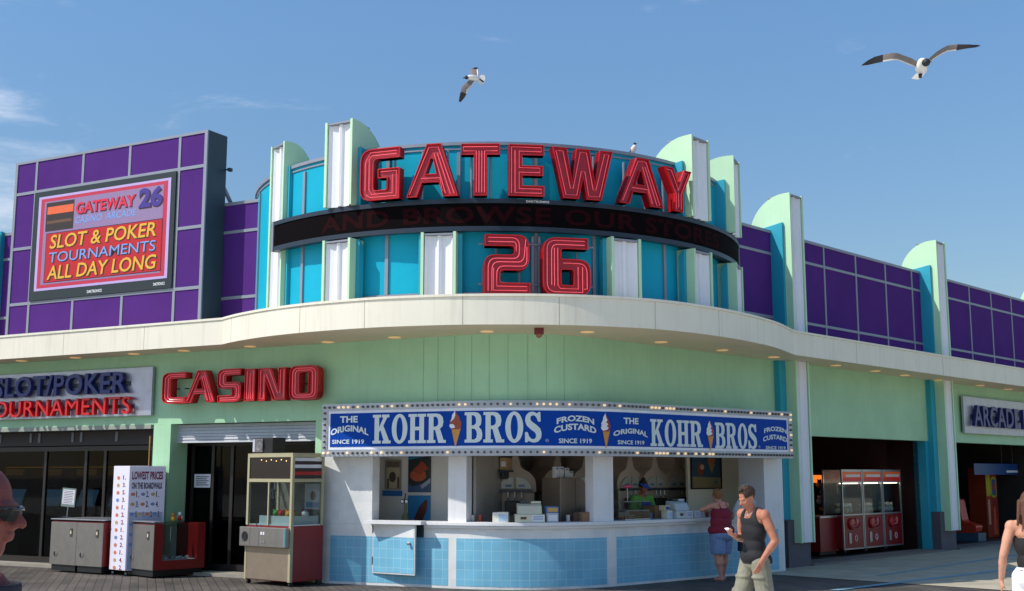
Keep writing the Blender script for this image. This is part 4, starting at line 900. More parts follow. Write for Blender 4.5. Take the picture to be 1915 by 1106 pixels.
# billboard with LED screen
def billboard():
    d=.42
    q=lambda x,y: LF.px(x,y,d)
    sr=q(384,420)[0]; slf=q(22,470)[0]; zt=q(393,243)[1]; zb=ZC+.02
    T=thing('billboard',LF.P((sr+slf)/2,d,zb),'tall purple panelled billboard rising above the left roof line, framing a screen','billboard')
    g=MB(); g.box(LF,slf,sr,-.09,d,zb,zt); g.build('back_box',mat('billboard_side',(58,70,78),.5),T)
    g=MB(); g.box(LF,slf+.02,sr-.02,d,d+.012,zb+.02,zt-.02); pn=g.build('purple_panel',M_purple,T)
    w_=.03
    rows=[zt-.03]+[q(385,310)[1],q(380.5,423)[1],q(373,537.6)[1]]+[zb+.03]
    cols_top=[q(74,330)[0],q(157,315)[0],q(245,290)[0],q(340,270)[0]]
    cols_bot=[q(50,590)[0],q(136,585)[0],q(228,580)[0],q(324,570)[0]]
    cl=(cols_top[0]+cols_bot[0])/2; crr=(cols_top[3]+cols_bot[3])/2
    g=MB(); D0,D1=d+.0,d+.03
    g.box(LF,slf,sr,D0,D1,zt-.05,zt+.0); g.box(LF,slf,sr,D0,D1,zb,zb+.06)
    g.box(LF,slf,slf+.07,D0,D1+.002,zb+.061,zt-.051); g.box(LF,sr-.07,sr,D0,D1+.002,zb+.061,zt-.051)
    for s in (cl,crr): g.box(LF,s-w_,s+w_,D0,D1-.004,zb+.061,zt-.051)
    for s in (cols_top[1],cols_top[2]): g.box(LF,s-w_,s+w_,D0,D1-.006,rows[1]+w_,zt-.051)
    for s in (cols_bot[1],cols_bot[2]): g.box(LF,s-w_,s+w_,D0,D1-.006,zb+.061,rows[3]-w_)
    for z in (rows[1],rows[3]): g.box(LF,slf+.071,sr-.071,D0,D1-.002,z-w_,z+w_)
    z=rows[2]; g.box(LF,slf+.071,cl-w_,D0,D1-.002,z-w_,z+w_); g.box(LF,crr+w_,sr-.071,D0,D1-.002,z-w_,z+w_)
    g.build('panel_grid',M_grid,T)
    # brace and floodlight at the back
    g=MB(); g.tube([LF.P(sr-.05,-.1,zt-1.0),LF.P(sr-.05,-1.6,ZC+.9)],.04,6); g.build('brace',M_grid,T)
    g=MB(); g.tube([LF.P(sr-.0,-.05,q(398,306)[1]),LF.P(sr+.12,-.05,q(398,306)[1])],.015,6); b_=g.build('lamp_arm',M_dark,T)
    g=MB(); g.box(LF,sr+.09,sr+.15,-.10,-.02,q(398,310)[1],q(398,304)[1]); g.build('flood_lamp',M_dark,b_)
    # screen
    S0,S1,Z0,Z1=cl+w_+.004,crr-w_-.004,rows[3]+w_+.004,rows[1]-w_-.004
    T=thing('led_screen',LF.P((S0+S1)/2,d+.012,Z0),'large LED screen in the purple billboard reading SLOT & POKER TOURNAMENTS ALL DAY LONG','led screen')
    g=MB(); g.box(LF,S0,S1,d+.0121,d+.06,Z0,Z1); fr=g.build('screen_frame',mat('screen_frame_dark',(34,44,46),.4),T)
    W_,H_=S1-S0,Z1-Z0; a0,a1=S0+.045*W_*.8,S1-.03*W_; b0,b1=Z0+.085*H_,Z1-.05*H_
    dd=d+.061
    def quad(u0,u1,v0,v1,k,m,nm): 
        g=MB(); X=lambda u:a0+(a1-a0)*u; Y=lambda v:b0+(b1-b0)*v
        g.box(LF,X(u0),X(u1),dd-.002,dd+.0012*k,Y(v0),Y(v1)); return g.build(nm,m,fr)
    def em(n,c,s=.24): return mat(n,c,.5,var=.18,scale=45,emit=c,estr=s)
    quad(0,1,0,1,1,em('led_lilac',(168,150,196)),'led_picture')
    quad(.02,.98,.025,.975,2,em('led_rose',(172,36,64)),'led_picture')
    quad(.05,.95,.06,.94,3,em('led_mauve',(130,108,146)),'led_picture')
    quad(.075,.955,.075,.60,4,em('led_dark_outline',(40,10,30),.2),'led_picture')
    quad(.08,.95,.083,.592,5,em('led_red',(170,2,20)),'led_picture')
    quad(.065,.285,.62,.925,5,em('led_photo_dark',(40,26,24),.3),'led_picture')
    quad(.075,.28,.80,.88,6,em('led_photo_orange',(196,84,44),.4),'led_picture')
    quad(.075,.27,.70,.73,6,em('led_photo_brown',(92,60,40),.3),'led_picture')
    def tx(t,u0,u1,v0,v1,m,k,bold=.02,shear=0):
        g=MB(); X=lambda u:a0+(a1-a0)*u; Y=lambda v:b0+(b1-b0)*v
        text_fit(g,t,lambda x,y,q: LF.P(x,dd+.0012*k+.0005,y),X(u0),X(u1),Y(v0),Y(v1),bold=bold,shear=shear); g.build('led_text',m,fr,fix=False)
    yl=em('led_yellow',(206,158,44)); dk=em('led_shadow',(48,16,20),.1); sky_=em('led_sky',(104,146,206)); nv=em('led_navy',(52,34,120),.4); rd=em('led_crimson',(200,22,62))
    def sh(t,u0,u1,v0,v1,m,bold,shear=0):
        tx(t,u0+.004,u1+.008,v0-.012,v1-.004,dk,6,bold+.025,shear); tx(t,u0,u1,v0,v1,m,8,bold,shear)
    sh('SLOT & POKER',.11,.91,.43,.575,yl,.012,.12); sh('TOURNAMENTS',.11,.91,.285,.39,sky_,-.001,.05); sh('ALL DAY LONG',.10,.92,.105,.25,yl,.012,.12)
    sh('GATEWAY',.30,.75,.765,.885,rd,.03); sh('26',.775,.945,.73,.935,nv,.04); tx('CASINO  ARCADE',.30,.76,.665,.735,sky_,5,.01,.1)
    for u0,u1 in ((.42,.53),(.905,.985)):
        g=MB(); X=lambda u:a0+(a1-a0)*u
        text_fit(g,'DAKTRONICS' if u0<.5 else 'Gateway26',lambda x,y,q: LF.P(x,d+.0615,y),X(u0),X(u1),Z0+.022*H_,Z0+.048*H_,bold=.02) if u0<.5 else text_fit(g,'DAKTRONICS',lambda x,y,q: LF.P(x,d+.0615,y),X(u0),X(u1),Z0+.03*H_,Z0+.055*H_,bold=.02)
        g.build('maker_badge',M_white,fr,fix=False)
billboard()
# recessed downlights under the canopy
M_dl=mat('downlight_glow',(255,226,170),.4,emit=(255,214,150),estr=3.0); M_dr=mat('downlight_ring',(224,200,160),.4,emit=(255,190,120),estr=.25)
proto=None
dls=[(40,675),(141,669),(250,662),(344,656),(468,648),(613,640),(738,631),(911,620),(1098,621),(1236,640),(1351,655),(1447,668),(1563,683.5),(1637,694),(1692,702),(1754,711),(1833,721),(1885,728)]
for i,(x,y) in enumerate(dls):
    p=onz(x,y,ZS)
    if proto is None:
        proto=thing('downlight',Vector((p.x,p.y,ZS)),'warm recessed downlight in the canopy soffit','ceiling light','recessed lights along the canopy soffit')
        g=MB(); g.lathe((p.x,p.y,ZS-.012),[(.062,0),(.066,.004),(.105,.0),(.11,.004),(.11,.0115)],20); g.build('trim_ring',M_dr,proto,smooth=True)
        g=MB(); g.lathe((p.x,p.y,ZS-.010),[(.001,0),(.06,0.0),(.061,.009)],20); g.build('lens',M_dl,proto,smooth=True); dl0=proto
    else: dup(proto,Vector((p.x,p.y,ZS)),0)
names=['leftmost above the plate sign, hard against the left edge','second from the left, above the TOURNAMENTS plate','above the right end of the plate sign','between the plate sign and CASINO letters','above the I of CASINO','just right of the O of CASINO','above the KOHR lettering','left of the small red fixture','right of the small red fixture','above the second cone picture','above the right KOHR lettering','beside the first right hand pilaster','first past the pilaster on the right wing','second past the pilaster on the right wing','third past the pilaster on the right wing','right beside the second right hand pilaster','above the left end of the ARCADE plate','at the far right edge above the ARCADE plate']
k=0
for o in [x for x in COL.objects if x.type=='EMPTY' and x.name.startswith('downlight')]:
    o['label']='canopy downlight '+names[k]; k+=1
# small red fixture under the canopy
p=onz(1008,614,ZS); T=thing('alarm_light',Vector((p.x,p.y,ZS)),'small dark red box fixture hanging under the canopy above the stand','fixture')
g=MB(); g.bx((p.x,p.y,ZS-.10),.15,.13,.098); g.build('housing',mat('fixture_red',(110,34,40),.4),T,bevel=.01)
g=MB(); g.lathe((p.x,p.y,ZS-.155),[(.02,0),(.045,.02),(.05,.0545)],14); g.build('lens',mat('fixture_lens',(150,90,60),.2),T,smooth=True)
# ================================================================ things standing in front of the left wing
M_steel=mat('brushed_steel',(150,145,140),.38,metal=.75,var=.12,scale=6)
M_red=mat('cabinet_red',(132,22,24),.4,var=.1)
M_cream2=mat('cream_trim',(170,162,130),.45)
def ocs(a,b,c):
    """ground pixels: front left, front right, back right -> local map P(u,v,z): u along front, v inwards"""
    A,B_,C_=onz(*a),onz(*b),onz(*c); t=(B_-A); w=t.length; t.normalize(); n_=Vector((-t.y,t.x,0))
    if (C_-B_).dot(n_)<0: n_=-n_
    return A,t,n_,w,(C_-B_).dot(n_)
def lbox(mb,P,u0,u1,v0,v1,z0,z1): mb.hexa([P(u0,v0,z0),P(u1,v0,z0),P(u1,v1,z0),P(u0,v1,z0),P(u0,v0,z1),P(u1,v0,z1),P(u1,v1,z1),P(u0,v1,z1)])
def mkP(A,t,n_): return lambda u,v,z: A+t*u+n_*v+Vector((0,0,z))
def cabinet(a,b,c,label,case=None,dep=None,H=.95):
    A,t,n_,w,dd=ocs(a,b,c); P=mkP(A,t,n_); dep=dep or dd; 
    T=thing('prize_cabinet',P(w/2,dep/2,0),label,'cabinet','steel fronted prize cabinets'); LOC[T.name]=P(w/2,dep/2,0)
    g=MB(); lbox(g,P,.03,w-.03,.03,dep-.03,0.03,.14); g.build('base',M_black,T)
    if not case:
        g=MB(); lbox(g,P,0,w,.02,dep,.141,H); g.build('side_body',M_red,T,bevel=.01)
    else:
        z0,z1=.30,.88; u=w-.0
        g=MB(); lbox(g,P,0,w,.02,.18,.141,H); lbox(g,P,0,w,dep-.16,dep,.141,H); lbox(g,P,0,w,.181,dep-.161,.141,z0); g.build('side_body',M_red,T)
        g=MB(); lbox(g,P,w-.012,w-.004,.181,dep-.161,z0,z1+.06); g.build('glass_front',M_glass,T)
        g=MB(); lbox(g,P,.02,.04,.181,dep-.161,z0,z1+.04); g.build('case_back',mat('case_back_grey',(104,116,112),.5),T)
        g=MB(); lbox(g,P,.02,w-.02,.2,dep-.18,z0+.002,z0+.012); g.build('case_floor',M_white,T)
        g=MB(); lbox(g,P,0,w,.0,dep,H+.002,H+.022); g.build('glass_top',M_glass,T)
        g=MB(); lbox(g,P,w-.3,w-.28,.5,.62,z0+.012,z1); g.build('divider',mat('divider_grey',(150,160,160),.4),T)
        mm=[mat('toy_white',(226,224,222),.6),mat('toy_cream',(214,200,180),.6)]
        for i in range(26):
            u_=random.uniform(.08,w-.08); v_=random.uniform(.28,dep-.26); g=MB(); q=P(u_,v_,z0+.035); g.ell(q,(.035,.03,.026)); g.ell(q+Vector((.02,.0,.02)),(.016,.016,.016))
            tag(g.build('small_prize',mm[i%2],smooth=True),'small pale prize lying on the floor of the glass prize case','prize','small prizes inside the glass case')
        T['label']=label
    g=MB(); lbox(g,P,.0,w,.0,.018,.141,H-.02); fp=g.build('steel_front',M_steel,T,bevel=.004)
    g=MB(); lbox(g,P,-.01,w+.01,-.01,dep*.98 if not case else .2,H+.0235,H+.045); g.build('lid',M_alu,T,bevel=.004)
    # coin mechanism, lock and finger hole
    u=w*.80
    g=MB(); lbox(g,P,u-.035,u+.035,-.008,.0,H*.70,H*.86); cm=g.build('coin_plate',mat('coin_plate_grey',(92,92,92),.35,metal=.6),fp)
    g=MB(); lbox(g,P,u-.018,u+.018,-.014,-.0085,H*.755,H*.815); g.build('coin_slot',mat('coin_slot_cream',(214,200,170),.4),cm)
    q=(-n_).to_track_quat('Z','Y').to_matrix()
    g=MB(); g.lathe(P(w*.23,.0,H*.36),[(.052,0),(.055,.006),(.045,.008)],18,q); hc=g.build('return_cup',M_steel,fp,smooth=True)
    g=MB(); g.poly([[(.045*math.cos(x/10*PI+PI/2)-.003,.045*math.sin(x/10*PI+PI/2)) for x in range(11)]],lambda x,y,d: P(w*.23+x,-.009-d,H*.36+y),0,.002); g.build('cup_hole',M_black,hc)
    return T,P,w,dep
cabinet((91,1069),(139,1072.5),(160,1062),'leftmost steel fronted prize cabinet, carrying the small framed notice')
T,P,w,dep=cabinet((139.5,1072.5),(188,1076),(206,1068),'middle steel fronted prize cabinet with a red side, left of the price stand',dep=.62)
T,Pc,wc,dc=cabinet((234,1077),(284,1083),(380,1076),'prize cabinet with a red and glass display case, right of the price stand',case=True)
# little toys on top of the display case
def toy(c,cols,label,k=1.0):
    T=thing('toy_figure',c,label,'toy','toy figures on the glass case top')
    g=MB(); g.ell(Vector(c)+Vector((0,0,.045*k)),(.04*k,.035*k,.045*k)); g.build('body',cols[0],T,smooth=True)
    g=MB(); g.ell(Vector(c)+Vector((0,0,.115*k)),(.034*k,.032*k,.034*k)); g.build('head',cols[1],T,smooth=True)
    for s in (-1,1):
        g=MB(); g.ell(Vector(c)+Vector((s*.036*k,0,.055*k)),(.012*k,.014*k,.03*k)); g.build('arm',cols[1],T,smooth=True)
yl=mat('toy_yellow',(226,170,30),.5); rdm=mat('toy_red',(196,26,30),.5); gr_=mat('toy_green',(70,170,50),.5); wh=mat('toy_white',(226,224,222),.6)
toy(Pc(wc*.5,dc*.62,.973),(yl,mat('toy_gold',(190,120,40),.5)),'yellow toy figure on the glass case top, left one')
toy(Pc(wc*.5,dc*.75,.973),(rdm,wh),'red and white toy figure on the glass case top, right one',1.1)
# framed notice on a pole
def notice():
    p0=onz(125,1066); p=aty(125,968,p0.y+.25)
    T=thing('notice_stand',Vector((p.x,p.y,.995)),'small grey framed notice on a pole standing on the leftmost cabinet','notice')
    o=Vector((p.x,p.y,.995)); q=Matrix.Rotation(R(-18),3,'Z')@Matrix.Rotation(R(4),3,'Y')
    Z=lambda x,y,z: o+q@Vector((x,y,z))
    g=MB(); g.tube([Z(0,0,0),Z(0,0,.22)],.009,8); g.build('pole',M_alu,T); 
    g=MB(); g.bx(o,.16,.12,.012,R(-18)); g.build('foot',M_dark,T)
    w_,h0,h1=.16,.20,.56
    P_=lambda x,y,d: Z(x,-.012-d,y)
    g=MB(); g.poly([[(-w_,h0),(w_,h0),(w_,h1),(-w_,h1)]],P_,-.012,.004); fr=g.build('frame',mat('frame_grey_green',(120,138,132),.4),T)
    g=MB(); g.poly([[(-w_+.022,h0+.05),(w_-.022,h0+.05),(w_-.022,h1-.03),(-w_+.022,h1-.03)]],P_,None,.0055); g.build('paper',mat('paper_white',(228,226,232),.7),fr)
    g=MB()
    for i in range(8): y=h1-.06-i*.032; g.poly([[(-w_+.045,y-.006),(w_-.045-(.02 if i%3==0 else 0),y-.006),(w_-.045-(.02 if i%3==0 else 0),y+.006),(-w_+.045,y+.006)]],P_,None,.007)
    g.build('print_lines',mat('ink_grey',(110,108,120),.7),fr)
notice()
# price stand
def price():
    A=onz(203,1075.5); B_=onz(233,1078.5); C_=onz(302,1075.6)
    # build as a box: narrow face A-B, wide face B-C
    t=(B_-A).normalized(); w1_=.30; u=(C_-B_); w2=u.length; u.normalize(); 
    n1=Vector((t.y,-t.x,0)); 
    if n1.y>0: n1=-n1
    n2=Vector((u.y,-u.x,0)); 
    if n2.y>0: n2=-n2
    w1_=(B_-A).length; D=A+u*w2; H=1.98; z0=.10
    T=thing('price_stand',(B_+D)/2,'tall white wheeled price board reading LOWEST PRICES ON THE BOARDWALK','sign')
    mw_=mat('price_board_white',(224,220,236),.5,var=.04); 
    P1=lambda x,y,d: A+t*x+n1*d+Vector((0,0,y)); P2=lambda x,y,d: B_+u*x+n2*d+Vector((0,0,y))
    g=MB(); g.add([A+Vector((0,0,z0)),B_+Vector((0,0,z0)),B_+u*w2+Vector((0,0,z0)),D+Vector((0,0,z0)),A+Vector((0,0,H)),B_+Vector((0,0,H)),B_+u*w2+Vector((0,0,H)),D+Vector((0,0,H))],[(3,2,1,0),(4,5,6,7),(0,1,5,4),(1,2,6,5),(2,3,7,6),(3,0,4,7)])
    bd=g.build('board',mw_,T,bevel=.008)
    mt=mat('price_text_maroon',(124,34,66),.6); mg=mat('picture_orange',(206,120,84),.6,var=.3,scale=40); mg2=mat('picture_tan',(190,160,110),.6,var=.3,scale=40); mi=mat('price_ink',(70,50,80),.6); mgr=mat('price_panel_grey',(160,166,190),.6); mb_=mat('picture_blue',(110,140,190),.6,var=.3,scale=40)
    g=MB(); text_fit(g,'LOWEST PRICES',lambda X,Y,d: P2(X,Y,.003),.05,w2-.05,H-.25,H-.10,bold=.04); g.build('heading',mt,bd,fix=False)
    g=MB(); text_fit(g,'ON THE BOARDWALK',lambda X,Y,d: P2(X,Y,.003),.05,w2-.05,H-.42,H-.30,bold=.04); g.build('heading',mi,bd,fix=False)
    g=MB(); g.poly([[(.03,.12),(w2-.03,.12),(w2-.03,H-.84),(.03,H-.84)]],P2,None,.002); g.build('lower_field',mgr,bd,fix=False)
    vals=['1.','2.','1.','3.','2.','4.','5.','1.','2.','3.','2.','5.','1.','2.']
    k=0
    for r_,y in enumerate((H-.56,H-.74,H-.92,H-1.10,H-1.28,H-1.46)):
        for c_ in range(3 if r_<2 else 4):
            n_=3 if r_<2 else 4; x=.08+c_*(w2-.12)/n_
            g=MB(); g.poly([[(x+.036*math.cos(a)*1.1,y+.045+.032*math.sin(a)) for a in [2*PI*i/10 for i in range(10)]]],P2,None,.0035); g.build('food_picture',[mg,mg2,mb_][(k*2+r_)%3],bd,fix=False)
            g=MB(); text_fit(g,vals[k%14],lambda X,Y,d: P2(X,Y,.004),x+.055,x+.055+.055*(1 if n_==3 else .7),y-.01,y+.10,bold=.02); g.build('price_figure',mi,bd,fix=False); k+=1
    for i in range(13):
        y=H-.22-i*.135
        g=MB(); g.poly([[(w1_*.34+.05*math.cos(a),y+.035*math.sin(a)) for a in [2*PI*j/10 for j in range(10)]]],P1,None,.003); g.build('food_picture',[mg,mg2,mg,mb_,mg][i%5],bd,fix=False)
        g=MB(); text_fit(g,vals[(i*3)%14],lambda X,Y,d: P1(X,Y,.003),w1_*.62,w1_*.80,y-.03,y+.05,bold=.02); g.build('price_figure',mt,bd,fix=False)
    for c_ in (A+t*.05+u*.05,B_-t*.05+u*.05,B_-t*.05+u*(w2-.08),D+t*.05-u*.08):
        g=MB(); g.tube([c_+Vector((-.02,0,.035)),c_+Vector((.02,0,.035))],.034,12); g.build('caster',M_dark,T)
    q=(B_+D)/2; g=MB(); g.tube([B_+u*.34+Vector((0,0,H)),B_+u*.34+Vector((0,0,H+.55))],.014,8); g.build('brass_rod',mat('brass',(190,140,80),.3,metal=.7),T)
price()
# paper notice on the entrance glass
s0,z0=LF.px(363,912,-.56); s1,z1=LF.px(394,887,-.56)
g=MB(); g.box(LF,s0,s1,-.565,-.558,z0,z1); o=g.build('paper_sheet',mat('paper_white2',(214,212,218),.7))
T=o; tag(o,'white printed notice taped to the dark entrance glass','notice')
g=MB(); 
for i in range(5): zz=z0+.04+i*(z1-z0-.06)/5; g.box(LF,s0+.04,s1-.04-(i%2)*.05,-.557,-.5555,zz,zz+.018)
g.build('print_lines',mat('ink_grey2',(90,90,100),.7),o)
# plush toy helper
def plush(c,r,m1,m2,label,group=None):
    T=thing('plush_toy',c,label,'plush toy',group)
    c=Vector(c); g=MB(); g.ell(c+Vector((0,0,r*.9)),(r,r*.9,r*.9)); g.build('body',m1,T,smooth=True)
    g=MB(); g.ell(c+Vector((r*.1,-r*.2,r*2.0)),(r*.72,r*.7,r*.66)); g.build('head',m2,T,smooth=True)
    for s in (-1,1):
        g=MB(); g.ell(c+Vector((r*.1+s*r*.5,-r*.1,r*2.6)),(r*.22,r*.15,r*.24)); g.build('ear',m1,T,smooth=True)
    return T
# ---- crane machine
def crane():
    A,t,n_,w,dd=ocs((456,1091),(541,1099),(594,1083)); P=mkP(A,t,n_); dep=.70; H=2.17; zf=.98
    T=thing('crane_machine',P(w/2,dep/2,0),'tall claw crane machine with cream trim, steel front panel and red side','claw machine')
    for u in (.05,w-.05):
        for v in (.06,dep-.06):
            g=MB(); g.tube([P(u-.02,v,.035),P(u+.02,v,.035)],.035,12); g.build('caster',M_black,T)
    g=MB(); lbox(g,P,.0,w,.02,dep,.075,zf-.002); bd=g.build('lower_body',M_red,T,bevel=.006)
    g=MB(); lbox(g,P,.045,w-.045,.0,.019,.09,.62); g.build('steel_panel',mat('steel_panel_tan',(158,142,124),.4,metal=.6,var=.1,scale=8),T)
    # control box
    g=MB(); lbox(g,P,-.05,w-.02,-.09,.0,.63,zf-.03); cb=g.build('control_box',M_steel,T,bevel=.008)
    q=(-n_).to_track_quat('Z','Y').to_matrix()
    g=MB(); g.lathe(P(.10,-.089,.79),[(.082,0),(.085,.006),(.07,.008),(.065,.003)],20,q); g.build('speaker_grille',M_black,cb,smooth=True)
    for x in (.235,.47): g=MB(); lbox(g,P,x,x+.006,-.0915,-.089,.64,zf-.04); g.build('panel_joint',M_dark,cb)
    for x in (.54,.60):
        for z in (.69,.83): g=MB(); lbox(g,P,x-.018,x+.018,-.097,-.089,z,z+.045); g.build('coin_slot',M_white if z>.7 else M_alu,cb)
    g=MB(); lbox(g,P,w-.075,w-.03,-.096,-.089,.65,zf-.04); g.build('side_strip',mat('teal_strip',(90,140,146),.4),cb)
    g=MB(); g.tube([P(.36,-.05,zf-.03),P(.36,-.05,zf+.05)],.008,8); g.ell(P(.36,-.05,zf+.06),(.016,.016,.016)); g.build('joystick',M_black,cb,smooth=True)
    # frame posts
    for u,v in ((0,.0),(w-.05,.0),(0,dep-.05),(w-.05,dep-.05)):
        g=MB(); lbox(g,P,u,u+.05,v,v+.05,.64 if v==0 and False else zf,H); g.build('corner_post',M_cream2,T)
    g=MB(); lbox(g,P,w-.05,w+.006,-.006,.05,.075,zf-.003); g.build('corner_post',M_cream2,T)
    g=MB(); lbox(g,P,.0,.045,-.006,.02,.075,.618); g.build('corner_post',M_cream2,T)
    for z in (H-.055,H-.47,):
        for (u0,u1,v0,v1) in ((.051,w-.051,0,.045),(.051,w-.051,dep-.045,dep),(0.0,.045,.051,dep-.051),(w-.045,w,.051,dep-.051)):
            g=MB(); lbox(g,P,u0,u1,v0,v1,z,z+.055); g.build('frame_rail',M_cream2,T)
    g=MB(); lbox(g,P,w*.47,w*.47+.03,.005,.035,zf,H-.47); g.build('mullion',M_cream2,T)
    # panels
    g=MB(); lbox(g,P,.05,w-.05,.012,.018,zf,H-.471); g.build('front_glass',M_glass,T)
    g=MB(); lbox(g,P,w-.03,w-.024,.05,dep-.05,zf,H-.471); g.build('side_glass',M_glass,T)
    g=MB(); lbox(g,P,.05,w-.05,.015,.02,H-.415,H-.056); g.build('header_panel',mat('header_dark',(34,26,26),.2,var=.4,scale=18),T)
    for i in range(6):
        g=MB(); g.ell(P(w*(.30+.11*i),.013,H-.10-.02*(i%2)),(.009,.006,.009),None,8,6); g.build('header_bulb',mat('header_bulb',(255,220,160),.4,emit=(255,200,120),estr=2.0),T)
    hd=mat('stripe_white',(212,212,220),.4); hr=mat('stripe_red',(170,36,34),.4); hk=mat('stripe_dark',(48,36,40),.4)
    for i,m_ in enumerate((hk,hr,hk,hd,hk,hd)):
        z=H-.41+i*.058; g=MB(); lbox(g,P,w-.03,w-.018+i*.0001,.051,dep-.051,z,z+.056); g.build('side_stripe',m_,T)
    g=MB(); lbox(g,P,.0,w,.0,dep,H+.001,H+.012); g.build('roof',M_cream2,T)
    g=MB(); lbox(g,P,.02,w-.02,.02,dep-.02,zf+.0,zf+.015); g.build('prize_floor',M_white,T)
    g=MB(); lbox(g,P,w*.25,w-.06,.05,.075,zf+.016,zf+.16); lbox(g,P,w-.075,w-.055,.08,dep-.06,zf+.016,zf+.16); g.build('prize_barrier',mat('clear_white_plastic',(206,214,216),.3),T)
    g=MB(); lbox(g,P,.06,w-.08,dep-.028,dep-.02,zf+.016,H-.48); bk=g.build('back_panel',mat('mirror_back_dark',(112,108,100),.3,var=.4,scale=5),T)
    # poster
    g=MB(); lbox(g,P,w*.62,w*.97,dep-.036,dep-.029,zf+.26,H-.50); ps=g.build('poster',mat('poster_white',(206,206,216),.5),T)
    g=MB(); lbox(g,P,w*.65,w*.94,dep-.04,dep-.037,zf+.29,zf+.38); g.build('poster_print',mat('poster_blue',(120,150,190),.5,var=.3,scale=30),ps)
    g=MB(); g.poly([[(w*.80+.07*math.cos(a),zf+.49+.08*math.sin(a)) for a in [2*PI*i/14 for i in range(14)]]],lambda x,y,d:P(x,dep-.038,y),None,0); g.build('poster_print',mat('poster_brown',(150,96,80),.5,var=.3,scale=30),ps,fix=False)
    # claw
    c0=P(w*.30,dep*.45,H-.47); g=MB(); g.tube([c0,c0-Vector((0,0,.13))],.02,10); cl=g.build('claw',M_alu,T,smooth=True)
    for k in range(3):
        a=2*PI*k/3+.4; e_=Vector((math.cos(a),math.sin(a),0)); b0=c0-Vector((0,0,.12)); g=MB(); g.tube([b0,b0+e_*.09-Vector((0,0,.01)),b0+e_*.11-Vector((0,0,.09)),b0+e_*.05-Vector((0,0,.16))],.006,6); g.build('claw_finger',M_alu,cl)
    g=MB(); g.tube([c0-Vector((0,0,.1)),c0+Vector((.02,0,-.25)),c0+Vector((.06,0,-.5))],.004,5); g.build('claw_cord',M_white,cl)
    L_=[(.42,.35,gr_,gr_,'small green plush toy at the left of the crane machine heap'),(.60,.25,rdm,rdm,'red plush toy near the front glass of the crane machine'),(.70,.42,rdm,yl,'red plush toy with a yellow head in the crane machine'),(.80,.2,yl,yl,'yellow plush toy in the front right corner of the crane machine'),(.86,.62,rdm,wh,'red plush toy with a white head behind the side glass'),(.74,.78,rdm,mat('toy_tan',(196,150,100),.6),'red plush toy with a tan head at the back of the crane machine'),(.52,.68,wh,mat('toy_pink',(226,130,130),.6),'white plush toy with a pink head at the back of the heap')]
    for u,v,a,b_,lb in L_: plush(P(u*w,v*dep,zf+.016+.0),.088,a,b_,lb,'plush toys in the crane machine')
    # loudspeaker
    S0=P(.06,.1,H+.012); sw,sh_,sdp=.52,.27,.30
    T2=thing('loudspeaker',P(.06+sw/2,.1+sdp/2,H+.013),'black loudspeaker box lying on top of the crane machine','speaker'); o=H+.013
    g=MB(); lbox(g,P,-.03,-.03+sw,.13,.42,o,o+sh_); g.build('cabinet',M_black,T2,bevel=.012)
    g=MB(); lbox(g,P,-.015,.25,.105,.129,o+.02,o+sh_-.02); gf=g.build('baffle',mat('baffle_grey',(110,104,108),.5),T2,bevel=.01)
    g=MB(); g.lathe(P(.17,.104,o+sh_*.52),[(.085,0),(.09,.006),(.075,.0),(.03,-.02),(.03,.002),(.012,.008)],20,q); g.build('cone_driver',mat('driver_grey',(120,120,122),.4,metal=.3),gf,smooth=True)
    g=MB(); lbox(g,P,-.005,.05,.098,.104,o+.03,o+sh_-.03); g.build('horn',mat('horn_white',(190,190,200),.4),gf)
crane()
# things inside the left rooms (seen dimly through the glass)
def arcade_unit(F,s,d,col,scr,label,rot=0):
    T=thing('arcade_cabinet',F.P(s,d,.02),label,'arcade machine','arcade machines inside the left hall'); 
    pr=[(0,0),(.62,0),(.62,.85),(.72,1.0),(.60,1.08),(.45,1.5),(.60,1.78),(.55,1.95),(0,1.95)]
    g=MB(); g.poly([pr],lambda x,y,q_: F.P(s-.33+q_,d-.35+x,.02+y),0,.66); g.build('body',col,T)
    g=MB(); g.hexa([F.P(s-.27,d+.262,1.12),F.P(s+.27,d+.262,1.12),F.P(s+.27,d+.24,1.12),F.P(s-.27,d+.24,1.12),F.P(s-.27,d+.125,1.48),F.P(s+.27,d+.125,1.48),F.P(s+.27,d+.10,1.48),F.P(s-.27,d+.10,1.48)]); g.build('screen',scr,T)
    g=MB(); g.box(F,s-.29,s+.29,d+.16,d+.27,1.80,1.94); g.build('header',mat('header_amber',(150,110,40),.4,emit=(200,140,40),estr=.08),T)
mc1=mat('arc_dark_blue',(26,34,60),.4); ms1=mat('arc_screen',(40,60,80),.2,emit=(80,120,150),estr=.5); mc2=mat('arc_black',(24,22,24),.4); mc3=mat('arc_maroon',(70,24,28),.4)
for i,(x,c_) in enumerate(((40,mc2),(110,mc1),(175,mc3),(235,mc2))):
    s,_=LF.px(x,950,-2.6); arcade_unit(LF,s,-2.6,c_,ms1,['black arcade machine behind the leftmost storefront glass','dark blue arcade machine behind the storefront glass, above the notice','maroon arcade machine behind the storefront glass','black arcade machine behind the glass beside the price stand'][i])
for i,(x,c_) in enumerate(((350,mc3),(418,mc3))):
    s,_=LF.px(x,950,-2.4); arcade_unit(LF,s,-2.4,c_,ms1,['maroon arcade machine behind the glass with the taped notice','maroon arcade machine inside the open casino doorway'][i])
g=MB(); a,b=LF.px(10,900,-3.4)[0],LF.px(262,900,-3.4)[0]; g.box(LF,a,b,-3.45,-3.4,LF.px(130,893,-3.4)[1],LF.px(130,873,-3.4)[1]); tag(g.build('glow',mat('yellow_glow',(150,104,10),.6,emit=(170,110,10),estr=.45)),'long dull yellow banner standing in for a reflection in the storefront glass','glow')  # emissive strip put in for the yellow reflection on the glass
